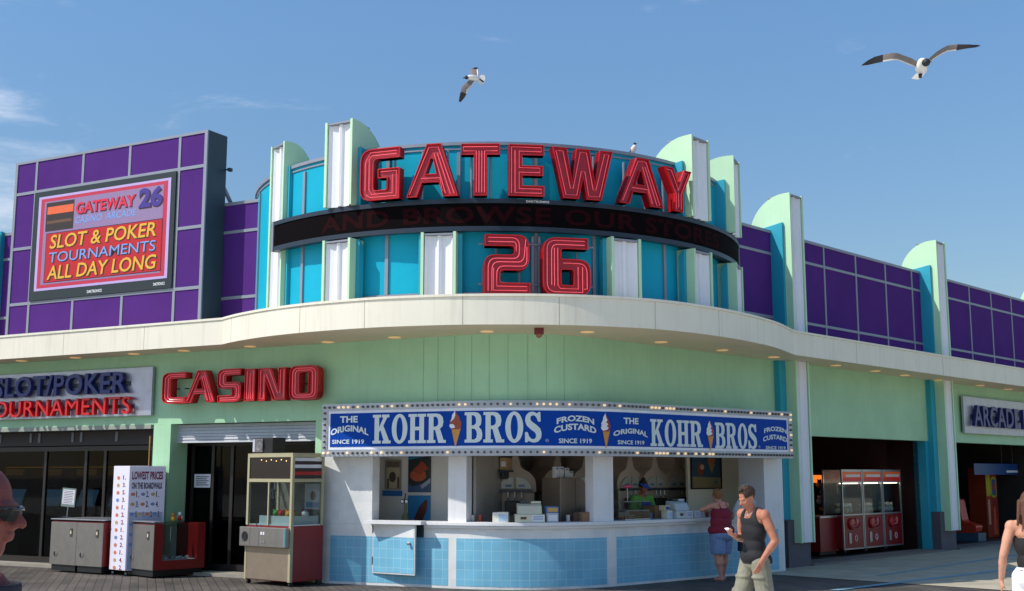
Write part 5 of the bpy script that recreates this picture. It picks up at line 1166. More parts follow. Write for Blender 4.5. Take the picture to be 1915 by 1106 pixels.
g=MB(); a,b=LF.px(335,900,-3.2)[0],LF.px(440,900,-3.2)[0]; g.box(LF,a,b,-3.25,-3.2,LF.px(380,898,-3.2)[1],LF.px(380,878,-3.2)[1]); tag(g.build('glow',mat('orange_glow',(150,60,16),.6,emit=(170,60,10),estr=.4)),'orange red banner deep inside behind the casino door glass','glow')  # emissive strip, glows by itself
# ================================================================ inside the custard stand
CT=KP.P(0,zc,0).z
def kpt(x,d,z): s=kx(x,950,d); return KP.P(s,z,d)
def kfr(x,d):   # local frame at pixel column x and depth d: map (u right, v outwards, z)
    s=kx(x,950,d); q_,t=KP.at(s); o=KP.P(s,0,d); t3=Vector((t.x,t.y,0)); n3=Vector((t.y,-t.x,0))
    return (lambda u,v,z: o+t3*u+n3*v+Vector((0,0,z))),n3
M_reg=mat('register_beige',(206,202,180),.45); M_regd=mat('register_dark',(34,44,50),.3); M_pap=mat('paper_plain',(220,224,230),.6); M_print=mat('print_blue',(110,130,170),.6)
def register(x,label,d=-.12,k=1.0,colr=M_reg):
    P,n_=kfr(x,d); z=zc
    T=thing('cash_register',P(0,0,z),label,'cash register','cash registers on the stand counter')
    w_=.24*k
    g=MB(); lbox(g,P,-w_,w_,-.18,.14,z+.001,z+.13); bd=g.build('base',colr,T,bevel=.01)
    pr=[(-.16,z+.131),(.10,z+.131),(.04,z+.26),(-.06,z+.30),(-.16,z+.30)]
    g=MB(); g.poly([pr],lambda a,b_,q_: P(-w_*.82+q_,a,b_),0,w_*1.64); g.build('keyboard_housing',colr,T,bevel=.008)
    g=MB(); lbox(g,P,-w_*.62,.0,-.12,-.03,z+.301,z+.345); g.build('customer_display',M_regd,T)
    g=MB(); lbox(g,P,.03,w_*.8,-.14,-.02,z+.301,z+.335); g.build('printer',colr,T,bevel=.006)
    g=MB(); lbox(g,P,.03,w_-.01,.1405,.1435,z+.02,z+.12); pp=g.build('notice',M_pap,T)
    g=MB(); 
    for i in range(3): lbox(g,P,.05,w_-.03,.1436,.1445,z+.04+i*.025,z+.05+i*.025)
    g.build('print',M_print,pp)
    g=MB(); lbox(g,P,-w_*.65,-w_*.25,.1405,.1435,z+.05,z+.09); g.build('badge',mat('badge_brown',(90,60,50),.5),T)
register(990,'beige cash register on the middle of the counter beside the left serving window')
register(1270,'pale cash register in the right serving window beside the woman in maroon',k=.9,colr=mat('register_pale',(196,204,206),.45))
def box_(x,w_,h,dp_,z,label,m,nm='carton',cat='box',d=-.1,face=None,grp=None,split=None):
    P,n_=kfr(x,d); T=thing(nm,P(0,0,z),label,cat,grp)
    g=MB(); lbox(g,P,-w_/2,w_/2,-dp_/2,dp_/2,z+.001,z+h); g.build('body',m,T,bevel=.005)
    if face is not None:
        g=MB(); lbox(g,P,-w_/2*.8,w_/2*.8,dp_/2+.001,dp_/2+.003,z+h*.15,z+h*.8); g.build('printed_label',face,T)
    return T
M_card=mat('cardboard',(146,112,84),.8,var=.1); M_wbox=mat('white_dispenser',(218,216,204),.5); M_bl=mat('label_pale_blue',(170,196,222),.5,var=.15,scale=60)
box_(930,.13,.16,.16,zc,'cream paper holder at the left end of the middle counter window',M_wbox,'napkin_holder','holder')
box_(941.5,.17,.165,.18,zc,'white dispenser with a curled pale blue notice, left of the beige register',M_wbox,'napkin_dispenser','dispenser',face=M_bl)
box_(1031,.19,.15,.18,zc,'grey white dispenser right of the beige register',mat('dispenser_grey',(178,184,196),.5),'napkin_dispenser','dispenser',face=M_pap)
box_(1031,.20,.10,.18,zc+.152,'small blue and tan carton on the grey dispenser',mat('carton_blue',(90,120,170),.6),'carton','box',face=mat('tan_label',(200,160,90),.6))
box_(1077,.22,.14,.25,zc,'low dark cardboard box on the counter',mat('card_dark',(96,74,62),.8),'cardboard_box','box',d=-.35)
box_(1090,.17,.15,.25,zc,'reddish cardboard box left of the grey carton',M_card,'cardboard_box','box',d=-.25)
box_(1108,.24,.22,.3,zc,'large grey brown carton leaning by the right post',mat('card_grey',(112,104,104),.8),'cardboard_box','box',d=-.42)
box_(1247,.13,.14,.15,zc,'white dispenser with a pale blue label, left of the pale register',M_wbox,'napkin_dispenser','dispenser',face=M_bl)
box_(1243,.13,.09,.14,zc+.142,'striped blue and cream carton stacked on the white dispenser',mat('carton_cream',(214,200,160),.6),'carton','box',face=mat('navy_label',(50,80,140),.6))
box_(1299,.17,.13,.15,zc,'white dispenser right of the pale register',M_wbox,'napkin_dispenser','dispenser',face=mat('label_lilac',(190,190,214),.6))
box_(1222,.24,.22,.3,zc,'tan cardboard box beside the glass food case',M_card,'cardboard_box','box',d=-.45)
# cup boxes hung high in the middle window
P,n_=kfr(1052,-.9)
for i,(u,h) in enumerate(((-.13,.19),(-.04,.19),(.07,.17),(.15,.11))):
    z=KP.px(1052,894,-.9)[1]; T=thing('cup_sleeve',P(u,0,z),'white upright cup pack, number %s from the left on the tall grey machine'%['one','two','three','four'][i],'cup pack','white cup packs on the machine top')
    T['label']=['leftmost tall white cup pack on the grey machine top','second tall white cup pack on the grey machine top','third white cup pack, slightly shorter, on the machine top','rightmost and shortest white cup pack on the machine top'][i]
    g=MB(); lbox(g,P,u-.042,u+.042,-.05,.05,z,z+h); g.build('pack',mat('cup_pack_white',(212,212,214),.5),T,bevel=.006)
    g=MB(); lbox(g,P,u-.025,u+.025,.051,.053,z+h*.75,z+h*.9); g.build('print',M_print,T)
# tall grey machine under the cup packs
zt=KP.px(1052,894,-.9)[1]-.001
T=thing('grey_machine',P(0,0,.03),'tall plain grey cabinet standing behind the middle window','cabinet'); g=MB(); pr=[(-.20,.03),(.42,.03),(.42,zt-.30),(.28,zt-.05),(.20,zt),(-.20,zt)]
g.poly([pr],lambda a,b_,q_: P(a,-.35+q_,b_),0,.6); g.build('cabinet',mat('taupe_steel',(138,122,108),.45,metal=.3,var=.08),T,bevel=.01)
g=MB(); lbox(g,P,.10,.106,.251,.253,.3,zt-.02); g.build('panel_joint',M_dark,T)
# soft serve machines
M_ss=mat('softserve_body',(150,134,122),.45,metal=.25,var=.1); M_sg=mat('softserve_label',(196,198,192),.5,var=.15,scale=30)
def softserve(x,d,label,zs=1.0,pale=False):
    P,n_=kfr(x,d); T=thing('soft_serve_machine',P(0,0,.03),label,'soft serve machine','soft serve machines behind the counter')
    w_=.34; zb=1.52
    mm=M_ss if not pale else mat('softserve_pale',(210,192,178),.45,metal=.2,var=.1)
    g=MB(); lbox(g,P,-w_,w_,-.7,-.02,.031,zb); g.build('body',mm,T,bevel=.01)
    # domed top
    prof=[(-w_-.03,zb+.001),(w_+.03,zb+.001),(w_+.03,zb+.12)]+[((w_+.03)*math.cos(a),zb+.12+.30*math.sin(a)) for a in (.3,.6,.9,1.15)]+[(.10,zb+.44),(.07,zb+.56),(.03,zb+.66),(-.03,zb+.66),(-.07,zb+.56),(-.10,zb+.44)]+[(-(w_+.03)*math.cos(a),zb+.12+.30*math.sin(a)) for a in (1.15,.9,.6,.3)]+[(-w_-.03,zb+.12)]
    g=MB(); g.poly([prof],lambda a,b_,q_: P(a,-.6+q_,b_),0,.58); g.build('hood',mm,T)
    # half round label split in two
    for s_ in (-1,1):
        pts=[(s_*.025,zb+.06)]+[(s_*(.025+.26*math.cos(a)),zb+.06+.20*math.sin(a)) for a in [PI/2*i/8 for i in range(9)]]
        if s_<0: pts=pts[::-1]
        g=MB(); g.poly([pts],lambda a,b_,q_: P(a,.0+q_,b_),-.02,.004); lb=g.build('flavour_label',M_sg,T)
        g=MB(); lbox(g,P,min(s_*.06,s_*.17),max(s_*.06,s_*.17),.0045,.006,zb+.09,zb+.13); g.build('label_print',M_print,lb)
    g=MB(); lbox(g,P,-.30,.30,-.02,.12,zb-.0,zb+.04); g.build('head_bar',M_dark,T)
    for u in (-.12,0,.12):
        g=MB(); g.tube([P(u,.10,zb+.0),P(u,.10,zb-.10),P(u,.13,zb-.13)],.014,8); g.build('tap',M_alu,T,smooth=True)
    g=MB(); lbox(g,P,-.17,.17,-.02,.14,zb-.36,zb-.15); g.build('drip_box',mat('drip_black',(26,22,24),.4),T,bevel=.01)
    g=MB(); lbox(g,P,-.30,.30,-.0199,.02,zb-.40,zb-.385); g.build('tray_edge',M_dark,T)
softserve(963,-1.6,'brown grey soft serve machine behind the beige register, left one in the middle window')
softserve(1045,-1.75,'soft serve machine half hidden behind the tall grey cabinet')
softserve(1098,-1.5,'soft serve machine partly hidden by the post of the middle window')
softserve(1181,-2.0,'leftmost soft serve machine in the right window, behind the server',pale=True)
softserve(1228,-1.9,'middle soft serve machine in the right window, just right of the server',pale=True)
softserve(1269,-1.95,'rightmost soft serve machine in the right window, beside the framed picture',pale=True)
# tall dark fridge at the left of the middle window
P,n_=kfr(905,-1.7); T=thing('fridge',P(0,0,.03),'tall dark steel fridge at the left side of the middle window','fridge')
g=MB(); lbox(g,P,-.42,.36,-.6,.1,.031,2.0); g.build('body',mat('fridge_steel_dark',(84,78,76),.35,metal=.5,var=.15),T,bevel=.01)
g=MB(); lbox(g,P,-.03,-.022,.1005,.103,.1,1.95); g.build('door_joint',M_black,T)
g=MB(); lbox(g,P,-.36,-.30,.101,.11,1.70,1.74); g.build('badge',M_alu,T)
# framed pictures and posters
def framed(x0,x1,yt,yb,d,label,art,frame=None,nm='framed_picture',cat='picture'):
    xm=(x0+x1)/2; P,n_=kfr(xm,d); sA_=KP.px(x0,(yt+yb)/2,d)[0]; sB_=KP.px(x1,(yt+yb)/2,d)[0]; zt_=KP.px(xm,yt,d)[1]; zb_=KP.px(xm,yb,d)[1]
    w_=(sB_-sA_)/2; zt_=min(zt_,2.76)
    T=thing(nm,P(0,0,zb_),label,cat)
    fr=frame or M_black; b_=.025 if frame is not False else 0
    if frame is not False:
        g=MB(); g.poly([[(-w_,zb_),(w_,zb_),(w_,zt_),(-w_,zt_)],[(-w_+b_,zb_+b_),(-w_+b_,zt_-b_),(w_-b_,zt_-b_),(w_-b_,zb_+b_)]],lambda a,c_,q_:P(a,q_,c_),.002,.03); g.build('frame',fr,T)
    X=lambda u: -w_+b_+(2*w_-2*b_)*u; Y=lambda v: zb_+b_+(zt_-zb_-2*b_)*v
    g=MB(); g.poly([[(X(0),Y(0)),(X(1),Y(0)),(X(1),Y(1)),(X(0),Y(1))]],lambda a,c_,q_:P(a,q_,c_),.002,.010); pic=g.build('print',art[0],T)
    for i,(pts,m_) in enumerate(art[1:]):
        g=MB(); g.poly([[(X(u),Y(v)) for u,v in pts]],lambda a,c_,q_:P(a,q_,c_),None,.011+.0012*i); g.build('print_shape',m_,pic,fix=False)
    return T
ell_=lambda cx,cy,rx,ry,n=14:[(cx+rx*math.cos(2*PI*i/n),cy+ry*math.sin(2*PI*i/n)) for i in range(n)]
mm=lambda n,c,v=.2: mat(n,c,.5,var=v,scale=25)
framed(1293,1350,848,915,-1.34,'black framed seaside picture with orange blurs on the right back wall',[mm('pic_teal',(50,84,104)),([(0,0),(1,0),(1,.30),(0,.34)],mm('pic_sand',(150,132,96))),(ell_(.30,.55,.10,.2),mm('pic_rust',(150,70,40))),(ell_(.36,.62,.07,.08),mm('pic_pale',(206,180,160))),(ell_(.68,.82,.13,.13),mm('pic_orange',(184,104,70))),([(.58,.72),(.80,.72),(.69,.42)],mm('pic_gold',(164,132,76))),(ell_(.82,.16,.07,.05),mm('pic_tealspot',(60,120,124)))])
framed(720,750,861,916,-1.19,'small grey framed sepia photograph in the left window alcove',[mm('sepia_light',(190,180,150),.15),(ell_(.45,.42,.26,.2),mm('sepia_dark',(78,70,58))),([(.0,.78),(1,.78),(1,1),(0,1)],mm('sepia_mid',(120,106,92))),([(.05,0),(.2,0),(.2,.36),(.05,.36)],mm('sepia_dark2',(90,82,66))),([(.8,0),(.95,0),(.95,.42),(.8,.42)],mm('sepia_dark2',(90,82,66)))],frame=mat('frame_silver',(150,148,136),.4))
framed(715,752,918,928,-1.19,'narrow blue sticker strip below the sepia photograph',[mm('sticker_blue',(44,108,176),.06)],frame=False,nm='sticker',cat='sticker')
framed(763,805,846,921,-1.185,'large blue topped food poster with orange shapes in the left window alcove',[mm('poster_deep_green',(38,44,48)),([(0,.80),(1,.93),(1,1.0),(0,1.0)],mm('poster_azure',(30,120,160))),(ell_(.45,.42,.36,.15),mm('poster_orange',(180,86,50))),([(.2,.55),(.62,.78),(.92,.6),(.5,.42)],mm('poster_rust',(160,66,38))),([(0,0),(1,.0),(1,.28),(.2,.14),(0,.22)],mm('poster_navy',(60,90,130))),([(.55,.16),(1,.36),(1,.24),(.62,.08)],mm('poster_grey',(150,160,176)))],frame=False,nm='poster',cat='poster')
framed(763,805,927,975,-1.185,'lower blue poster with a dark chocolate cone shape in the left window alcove',[mm('poster_blue2',(34,128,184),.1),([(.28,.0),(.34,.2),(.5,.55),(.8,.86),(.88,.8),(.84,.4),(.7,.12),(.66,0)],mm('poster_choc',(92,38,36),.2))],frame=False,nm='poster',cat='poster')
# gauges on the gas regulator
P,n_=kfr(757,-.75); zg=KP.px(757,938,-.75)[1]; T=thing('gas_regulator',P(0,0,.03),'brass gas regulator with two round gauges on a cylinder in the left window','regulator')
g=MB(); g.lathe(P(0,-.02,.03),[(.07,0),(.075,.02),(.075,zg-.35),(.05,zg-.26),(.025,zg-.22),(.025,zg-.08)],16); g.build('gas_cylinder',mat('cylinder_olive',(120,116,84),.5),T,smooth=True)
q=n_.to_track_quat('Z','Y').to_matrix()
for u in (-.042,.042):
    g=MB(); g.lathe(P(u,.0,zg),[(.037,0),(.039,.02),(.033,.022)],18,q); gg=g.build('gauge',M_black,T,smooth=True)
    g=MB(); g.lathe(P(u,.0225,zg),[(.028,0),(.029,.002)],18,q); g.build('dial',M_white,gg,smooth=True)
g=MB(); g.tube([P(.0,0,zg-.05),P(0,0,zg+.05),P(.01,0,zg+.14)],.009,8); g.build('hose',M_dark,T)
# shelf of goods high in the middle window and small items
P,n_=kfr(905,-1.5); z=KP.px(905,880,-1.5)[1]
T=thing('wall_shelf',P(0,0,z-.03),'dark shelf high at the left of the middle window carrying boxes','shelf'); g=MB(); lbox(g,P,-.5,.5,-.15,.15,z-.03,z); g.build('shelf_board',M_dark,T)
for s_ in (-1,1): g=MB(); lbox(g,P,s_*.4-.02,s_*.4+.02,-.15,.1,z-.15,z-.031); g.build('shelf_bracket',M_dark,T)
cc_=[('orange',(180,96,50)),('red',(150,40,40)),('white',(206,204,200)),('brown',(110,74,54)),('maroon',(100,34,40)),('tan',(180,150,110))]
for i,(nm_,c_) in enumerate(cc_):
    u=-.42+.165*i; h=.12+.05*((i*7)%3); T=thing('goods_box',P(u,0,z),'small %s box on the high shelf in the middle window'%nm_,'box'); g=MB(); lbox(g,P,u-.07,u+.07,-.1,.08,z+.001,z+h); g.build('body',mat('goods_'+nm_,c_,.6,var=.2,scale=20),T,bevel=.004); g=MB(); lbox(g,P,u-.045,u+.045,.081,.083,z+h*.3,z+h*.7); g.build('label_patch',M_pap,T)
for i,(x,c_,nm_) in enumerate(((884,(196,190,176),'cream'),(898,(150,60,50),'red'),(1062,(200,196,190),'white'),(1216,(90,110,150),'blue'),(1312,(206,204,200),'white'),(1322,(170,60,60),'red'))):
    P2_,n2_=kfr(x,-.22); T=thing('cup_stack',P2_(0,0,zc),'stack of %s paper cups on the counter, %s'%(nm_,['far left of the middle window','near the left of the middle window','right of the grey dispenser','behind the striped carton','left of the woman in maroon','by the elbow of the woman in maroon'][i]),'cup stack','stacks of paper cups on the counter')
    g=MB(); pr_=[]
    for k_ in range(5): pr_+= [(.030,k_*.022),(.036,k_*.022+.016),(.036,k_*.022+.020)]
    g.lathe(P2_(0,0,zc+.001),pr_,14); g.build('cups',mat('cup_'+nm_,c_,.6),T,smooth=True)
# glass food case with pretzels / food at the left of the right window
P,n_=kfr(1176,-.28); z=zc; T=thing('food_case',P(0,0,z),'glass food display case at the left of the right serving window','display case')
g=MB(); lbox(g,P,-.28,.34,-.2,.18,z+.001,z+.02); g.build('base',M_alu,T)
for zz in (z+.15,z+.30): g=MB(); lbox(g,P,-.28,.34,-.2,.18,zz,zz+.010); g.build('shelf',M_alu,T)
g=MB(); lbox(g,P,-.28,.34,.181,.186,z+.021,z+.309); g.build('glass_front',M_glass,T)
mf=mat('food_orange',(186,110,60),.6,var=.2,scale=30)
for i in range(9):
    g=MB(); g.ell(P(-.2+i*.055,.02+.05*(i%2),z+.04),(.035,.03,.02)); tag(g.build('baked_good',mf,smooth=True),'orange brown baked good on the bottom shelf of the glass food case','food','baked goods in the food case')
# pink flower-like topper
P,n_=kfr(1158,-.5); z=zc+.311; T=thing('pink_topper',P(0,0,z-.0),'bright pink topped stand above the glass food case','decoration')
g=MB(); g.tube([P(0,.2,z),P(0,.2,z+.22)],.008,6); g.build('stem',M_alu,T); g=MB(); g.ell(P(0,.2,z+.25),(.09,.06,.03)); g.build('top',mat('hot_pink',(220,90,120),.5),T,smooth=True)
# ice cream cone holder in front of the right window
# ================================================================ right wing: claw machines in the opening
def claw(s,d,label,red=True):
    F=RF; T=thing('toy_crane',F.P(s,d-.4,.05),label,'claw machine','red toy cranes in the right hand opening'); z0=.05; w_=WCL/2-.015; H=1.86; dp_=.5
    bx_=lambda g,a,b,c,e,f,h: g.box(F,s+a,s+b,d+c,d+e,z0+f,z0+h)
    g=MB(); bx_(g,-w_+.03,w_-.03,-dp_,-.01,.12,.84); bd=g.build('lower_body',M_red,T)
    for a in (-w_,w_-.035):
        for c in (-dp_,-.035): g=MB(); bx_(g,a,a+.035,c,c+.035,.09,H); g.build('frame_post',M_alu,T); g=MB(); g.tube([F.P(s+a+.0,d+c+.017,z0+.045),F.P(s+a+.035,d+c+.017,z0+.045)],.044,10); g.build('caster',M_black,T)
    for z in (.09,.845,1.58,H-.03): g=MB(); bx_(g,-w_+.036,w_-.036,-.035,.0,z,z+.03); g.build('frame_rail',M_alu,T)
    g=MB(); bx_(g,-w_+.036,w_-.036,-.03,-.012,1.611,H-.031); hd=g.build('header',mat('header_orange',(206,90,30),.4,emit=(220,100,40),estr=.12),T)
    g=MB(); bx_(g,-w_+.036,w_-.036,-.0119,-.0095,1.611,1.70); g.build('header_stripe',mat('header_red',(190,40,36),.4,emit=(190,40,36),estr=.12),hd)
    g=MB(); bx_(g,-w_+.2,w_-.07,-.0094,-.007,1.71,1.77); g.build('header_word',mat('header_white',(226,214,206),.4),hd)
    g=MB(); bx_(g,-w_+.08,w_-.08,-.12,-.06,1.555,1.575); g.build('added_glow_strip',mat('added_strip_glow',(255,240,220),.4,emit=(255,236,210),estr=5.0),T)  # unseen glowing strip added to brighten the toys inside
    g=MB(); bx_(g,-w_+.036,w_-.036,-.02,-.015,.876,1.579); g.build('front_glass',M_glass,T)
    g=MB(); bx_(g,-w_+.0,-w_+.006,-dp_+.036,-.036,.876,1.579); g.build('side_glass',M_glass,T)
    g=MB(); bx_(g,-w_+.01,w_-.01,-dp_,-dp_+.02,.876,H); g.build('back_panel',mat('claw_back',(110,106,108),.3,var=.3,scale=6),T)
    g=MB(); bx_(g,-w_,w_,-dp_,0,H,H+.02); g.build('roof',M_alu,T)
    g=MB(); g.lathe(F.P(s-.12,d-.009,z0+.66),[(.13,0),(.135,.03),(.11,.06),(.05,.07)],20,F.n.to_track_quat('Z','Y').to_matrix()); g.build('prize_drum',mat('drum_red',(176,26,30),.25),T,smooth=True)
    g=MB(); g.lathe(F.P(s+.14,d-.009,z0+.68),[(.11,0),(.115,.03),(.09,.05)],20,F.n.to_track_quat('Z','Y').to_matrix()); g.build('prize_drum',MATS['drum_red'],T,smooth=True)
    g=MB(); g.tube([F.P(s-.12,d+.06,z0+.60),F.P(s-.02,d+.09,z0+.62),F.P(s+.03,d+.08,z0+.72),F.P(s-.02,d+.07,z0+.78)],.008,6); g.build('chrome_arc',M_alu,T,smooth=True)
    g=MB(); bx_(g,-.24,-.14,-.009,.012,.22,.46); g.build('coin_door',M_alu,T,bevel=.01)
    g=MB(); bx_(g,.02,.18,-.009,-.006,.18,.46); lg=g.build('badge_panel',mat('badge_red',(170,30,36),.4),T); g=MB(); g.tube([F.P(s+.10+.055*math.cos(a),d-.004,z0+.33+.06*math.sin(a)) for a in [2*PI*i/16 for i in range(16)]],.008,6,closed=True); g.build('badge_ring',M_white,lg)
    g=MB(); g.tube([F.P(s+.05,d-.4,z0+1.57),F.P(s+.05,d-.4,z0+1.35)],.008,6); cl=g.build('claw',M_alu,T)
    pal=[mat('claw_toy_cream',(206,198,176),.6),mat('claw_toy_tan',(176,160,120),.6),mat('claw_toy_pale',(190,196,196),.6)]
    for k in range(7):
        u=-.22+.07*k; v=-.12-.2*random.random(); plush(F.P(s+u,d+v,z0+.876),.085,pal[k%3],pal[(k+1)%3],label.split(',')[0],'x')
    return T
names2=['left red toy crane in the right hand opening, under an orange header','middle red toy crane in the right hand opening, under an orange header','right red toy crane of the three, beside the maroon wall']
dcl=-1.05; sx=[RF.px(x,1030,dcl)[0] for x in (1599,1638,1674)]; 
base=sx[0]; stp=(sx[2]-sx[0])/2
print('claws',sx)
pl_before=set(o.name for o in COL.objects)
WCL=max(.66,stp)
for i in range(3): claw(base+WCL*i,dcl,names2[i])
k=0
for o in COL.objects:
    if o.name not in pl_before and o.type=='EMPTY' and o.name.startswith('plush_toy'):
        wh_='left middle right'.split()[k//7]; o['label']='pale small plush toy in the heap of the %s red toy crane'%wh_; o['group']='pale plush toys in the %s toy crane'%wh_; k+=1
# red prize display with plush wall left of the cranes
s0=RF.px(1530,1000,-1.3)[0]; s1=base-.36
T=thing('prize_counter',RF.P((s0+s1)/2,-1.5,.05),'long red prize counter with a pale top, left of the toy cranes','counter')
g=MB(); g.box(RF,s0,s1,-2.0,-1.25,.12,.86); g.build('red_body',M_red,T); g=MB(); g.box(RF,s0-.03,s1+.02,-2.03,-1.22,.861,.90); g.build('top',M_alu,T); g=MB(); g.box(RF,s0+.05,s1-.05,-1.95,-1.3,.05,.119); g.build('plinth_base',M_black,T)
sa_=RF.px(1531,940,-2.05)[0]; sb_=RF.px(1580,940,-2.05)[0]; g=MB(); g.box(RF,sa_-.3,sb_+.5,-2.35,-2.30,1.62,1.80); tag(g.build('header_board',mat('prize_header_glow',(170,70,20),.5,emit=(220,110,40),estr=1.2)),'orange red header board with added glow above the wall of plush prizes','board')  # emission added so the board lights the plush rows
pal=[rdm,yl,mat('plush_orange',(200,96,40),.6),mat('plush_blue',(50,90,150),.6),mat('plush_brown',(120,76,50),.6),mat('plush_teal',(50,120,130),.6),wh]
rn=random.Random(3)
cols_=['red','yellow','orange','blue','brown','teal','white']
n_=0
for r_ in range(4):
    for c_ in range(6):
        s=sa_+(sb_-sa_+.2)*(c_+.5*(r_%2))/6; z=1.50-r_*.19
        a=rn.randrange(7); b_=rn.randrange(7)
        if z<.95: z=.94
        T=plush(RF.P(s,-2.05+.05*rn.random(),z-.0),.075,pal[a],pal[b_],'',None)
        row=['top','second','third','bottom'][r_]; T['label']='%s %s headed plush in the %s row, column %s of the prize wall'%(cols_[a],cols_[b_],row,['one','two','three','four','five','six'][c_]); T['group']='plush prizes on the wall behind the red counter'
# white panel on the maroon wall
s,_=RF.px(1699,860,-1.43); zt=RF.px(1699,846,-1.43)[1]; zb=RF.px(1699,895,-1.43)[1]
g=MB(); g.box(RF,s-.14,s+.14,-1.448,-1.43,zb,zt); tag(g.build('wall_panel',mat('pale_panel',(176,170,190),.5)),'plain pale vertical panel on the maroon wall right of the cranes','panel')
# far right opening: tall coloured arcade machine and blue sign
def big():
    F=RF; d=-1.6; s=F.px(1857,950,d)[0]
    T=thing('arcade_machine',F.P(s,d,.02),'tall yellow and orange arcade machine in the far right opening','arcade machine')
    g=MB(); g.box(F,s-.42,s-.12,d-.5,d,.03,2.0); g.build('side_pillar',mat('arc_orange',(140,50,22),.4,var=.2),T)
    g=MB(); g.box(F,s-.42,s-.12,d+.001,d+.01,1.2,2.0); g.build('yellow_panel',mat('arc_yellow',(170,160,40),.4,var=.15),T)
    g=MB(); g.box(F,s-.10,s+.42,d-.6,d-.02,.03,1.9); bd=g.build('body',mat('arc_red',(140,42,28),.4,var=.2),T)
    g=MB(); g.poly([rnd([(-.04,1.15),(.36,1.15),(.36,1.75),(-.04,1.75)],.18)],lambda x,y,q_:F.P(s+x,d-.02+q_,y),.0,.01); fr=g.build('shield_frame',MATS['arc_yellow'],bd)
    g=MB(); g.poly([rnd([(.02,1.2),(.30,1.2),(.30,1.68),(.02,1.68)],.13)],lambda x,y,q_:F.P(s+x,d-.009+q_,y),.0,.004); sh_=g.build('shield_field',mat('arc_blue',(40,80,130),.4),fr)
    g=MB(); g.poly([ell_(.16,1.45,.08,.12)],lambda x,y,q_:F.P(s+x,d-.0045+q_,y),.0,.003); g.build('shield_mark',mat('arc_redmark',(190,40,40),.4),sh_)
    g=MB(); g.poly([[(.02,.1),(.32,.1),(.28,.5),(.22,.6),(.24,.85),(.12,.9),(.08,.6),(.05,.5)]],lambda x,y,q_:F.P(s+x,d-.019+q_,y),.0,.004); g.build('figure_print',mat('arc_figure',(200,80,60),.4,var=.3,scale=20),bd)
    g=MB(); text_fit(g,'SUPER',lambda X,Y,q_: F.P(s-.27-Y,d+.012,X),.45,1.25,-.10,.08,bold=.02,shear=.3) if False else g.box(F,s-.33,s-.21,d+.0,d+.008,.4,1.1); g.build('side_print',mat('arc_pale',(206,150,120),.5,var=.4,scale=25),T)
    s2=F.px(1890,880,d+.3)[0]
    T=thing('blue_sign',F.P(s2,d+.3,1.95),'dark blue hanging sign with small white lettering over the orange machine','sign')
    z0=F.px(1890,888,d+.3)[1]; z1=F.px(1890,868,d+.3)[1]
    g=MB(); sa_=F.px(1822,878,d+.3)[0]; sb_=F.px(1913,878,d+.3)[0]; g.box(F,sa_,sb_,d+.28,d+.3,z0,z1); bd=g.build('board',mat('sign_deep_blue',(24,60,110),.4,emit=(24,60,120),estr=.06),T)
    g=MB(); g.box(F,F.px(1882,878,d+.3)[0],F.px(1904,878,d+.3)[0],d+.301,d+.304,z0+.06,z0+.12); g.build('white_marks',M_white,bd)
    for u in (-.6,.2): g=MB(); g.tube([F.P(s2+u,d+.29,z1),F.P(s2+u,d+.29,ZR+.15)],.008,6); g.build('hanger',M_dark,T)
    s3=F.px(1812,980,d+.2)[0]
    T=thing('racing_machine',F.P(s3,d+.1,.02),'orange red racing seat machine at the left of the far opening','arcade machine')
    g=MB(); g.poly([rnd([(0,.25),(.55,.25),(.60,.45),(.22,.55),(.12,1.15),(0,1.15)],.08)],lambda x,y,q_:F.P(s3-.22+q_,d+x-.1,y),0,.42); g.build('seat_shell',mat('seat_orange',(196,60,36),.35),T,bevel=.03)
    g=MB(); g.box(F,s3-.26,s3+.24,d-.2,d+.55,.03,.249); g.build('base',mat('seat_base_blue',(60,90,110),.4),T)
    g=MB(); g.box(F,s3-.26,s3+.2,d-.9,d-.5,.03,1.7); g.build('monitor_tower',mat('tower_blue',(40,80,120),.4),T)
big()
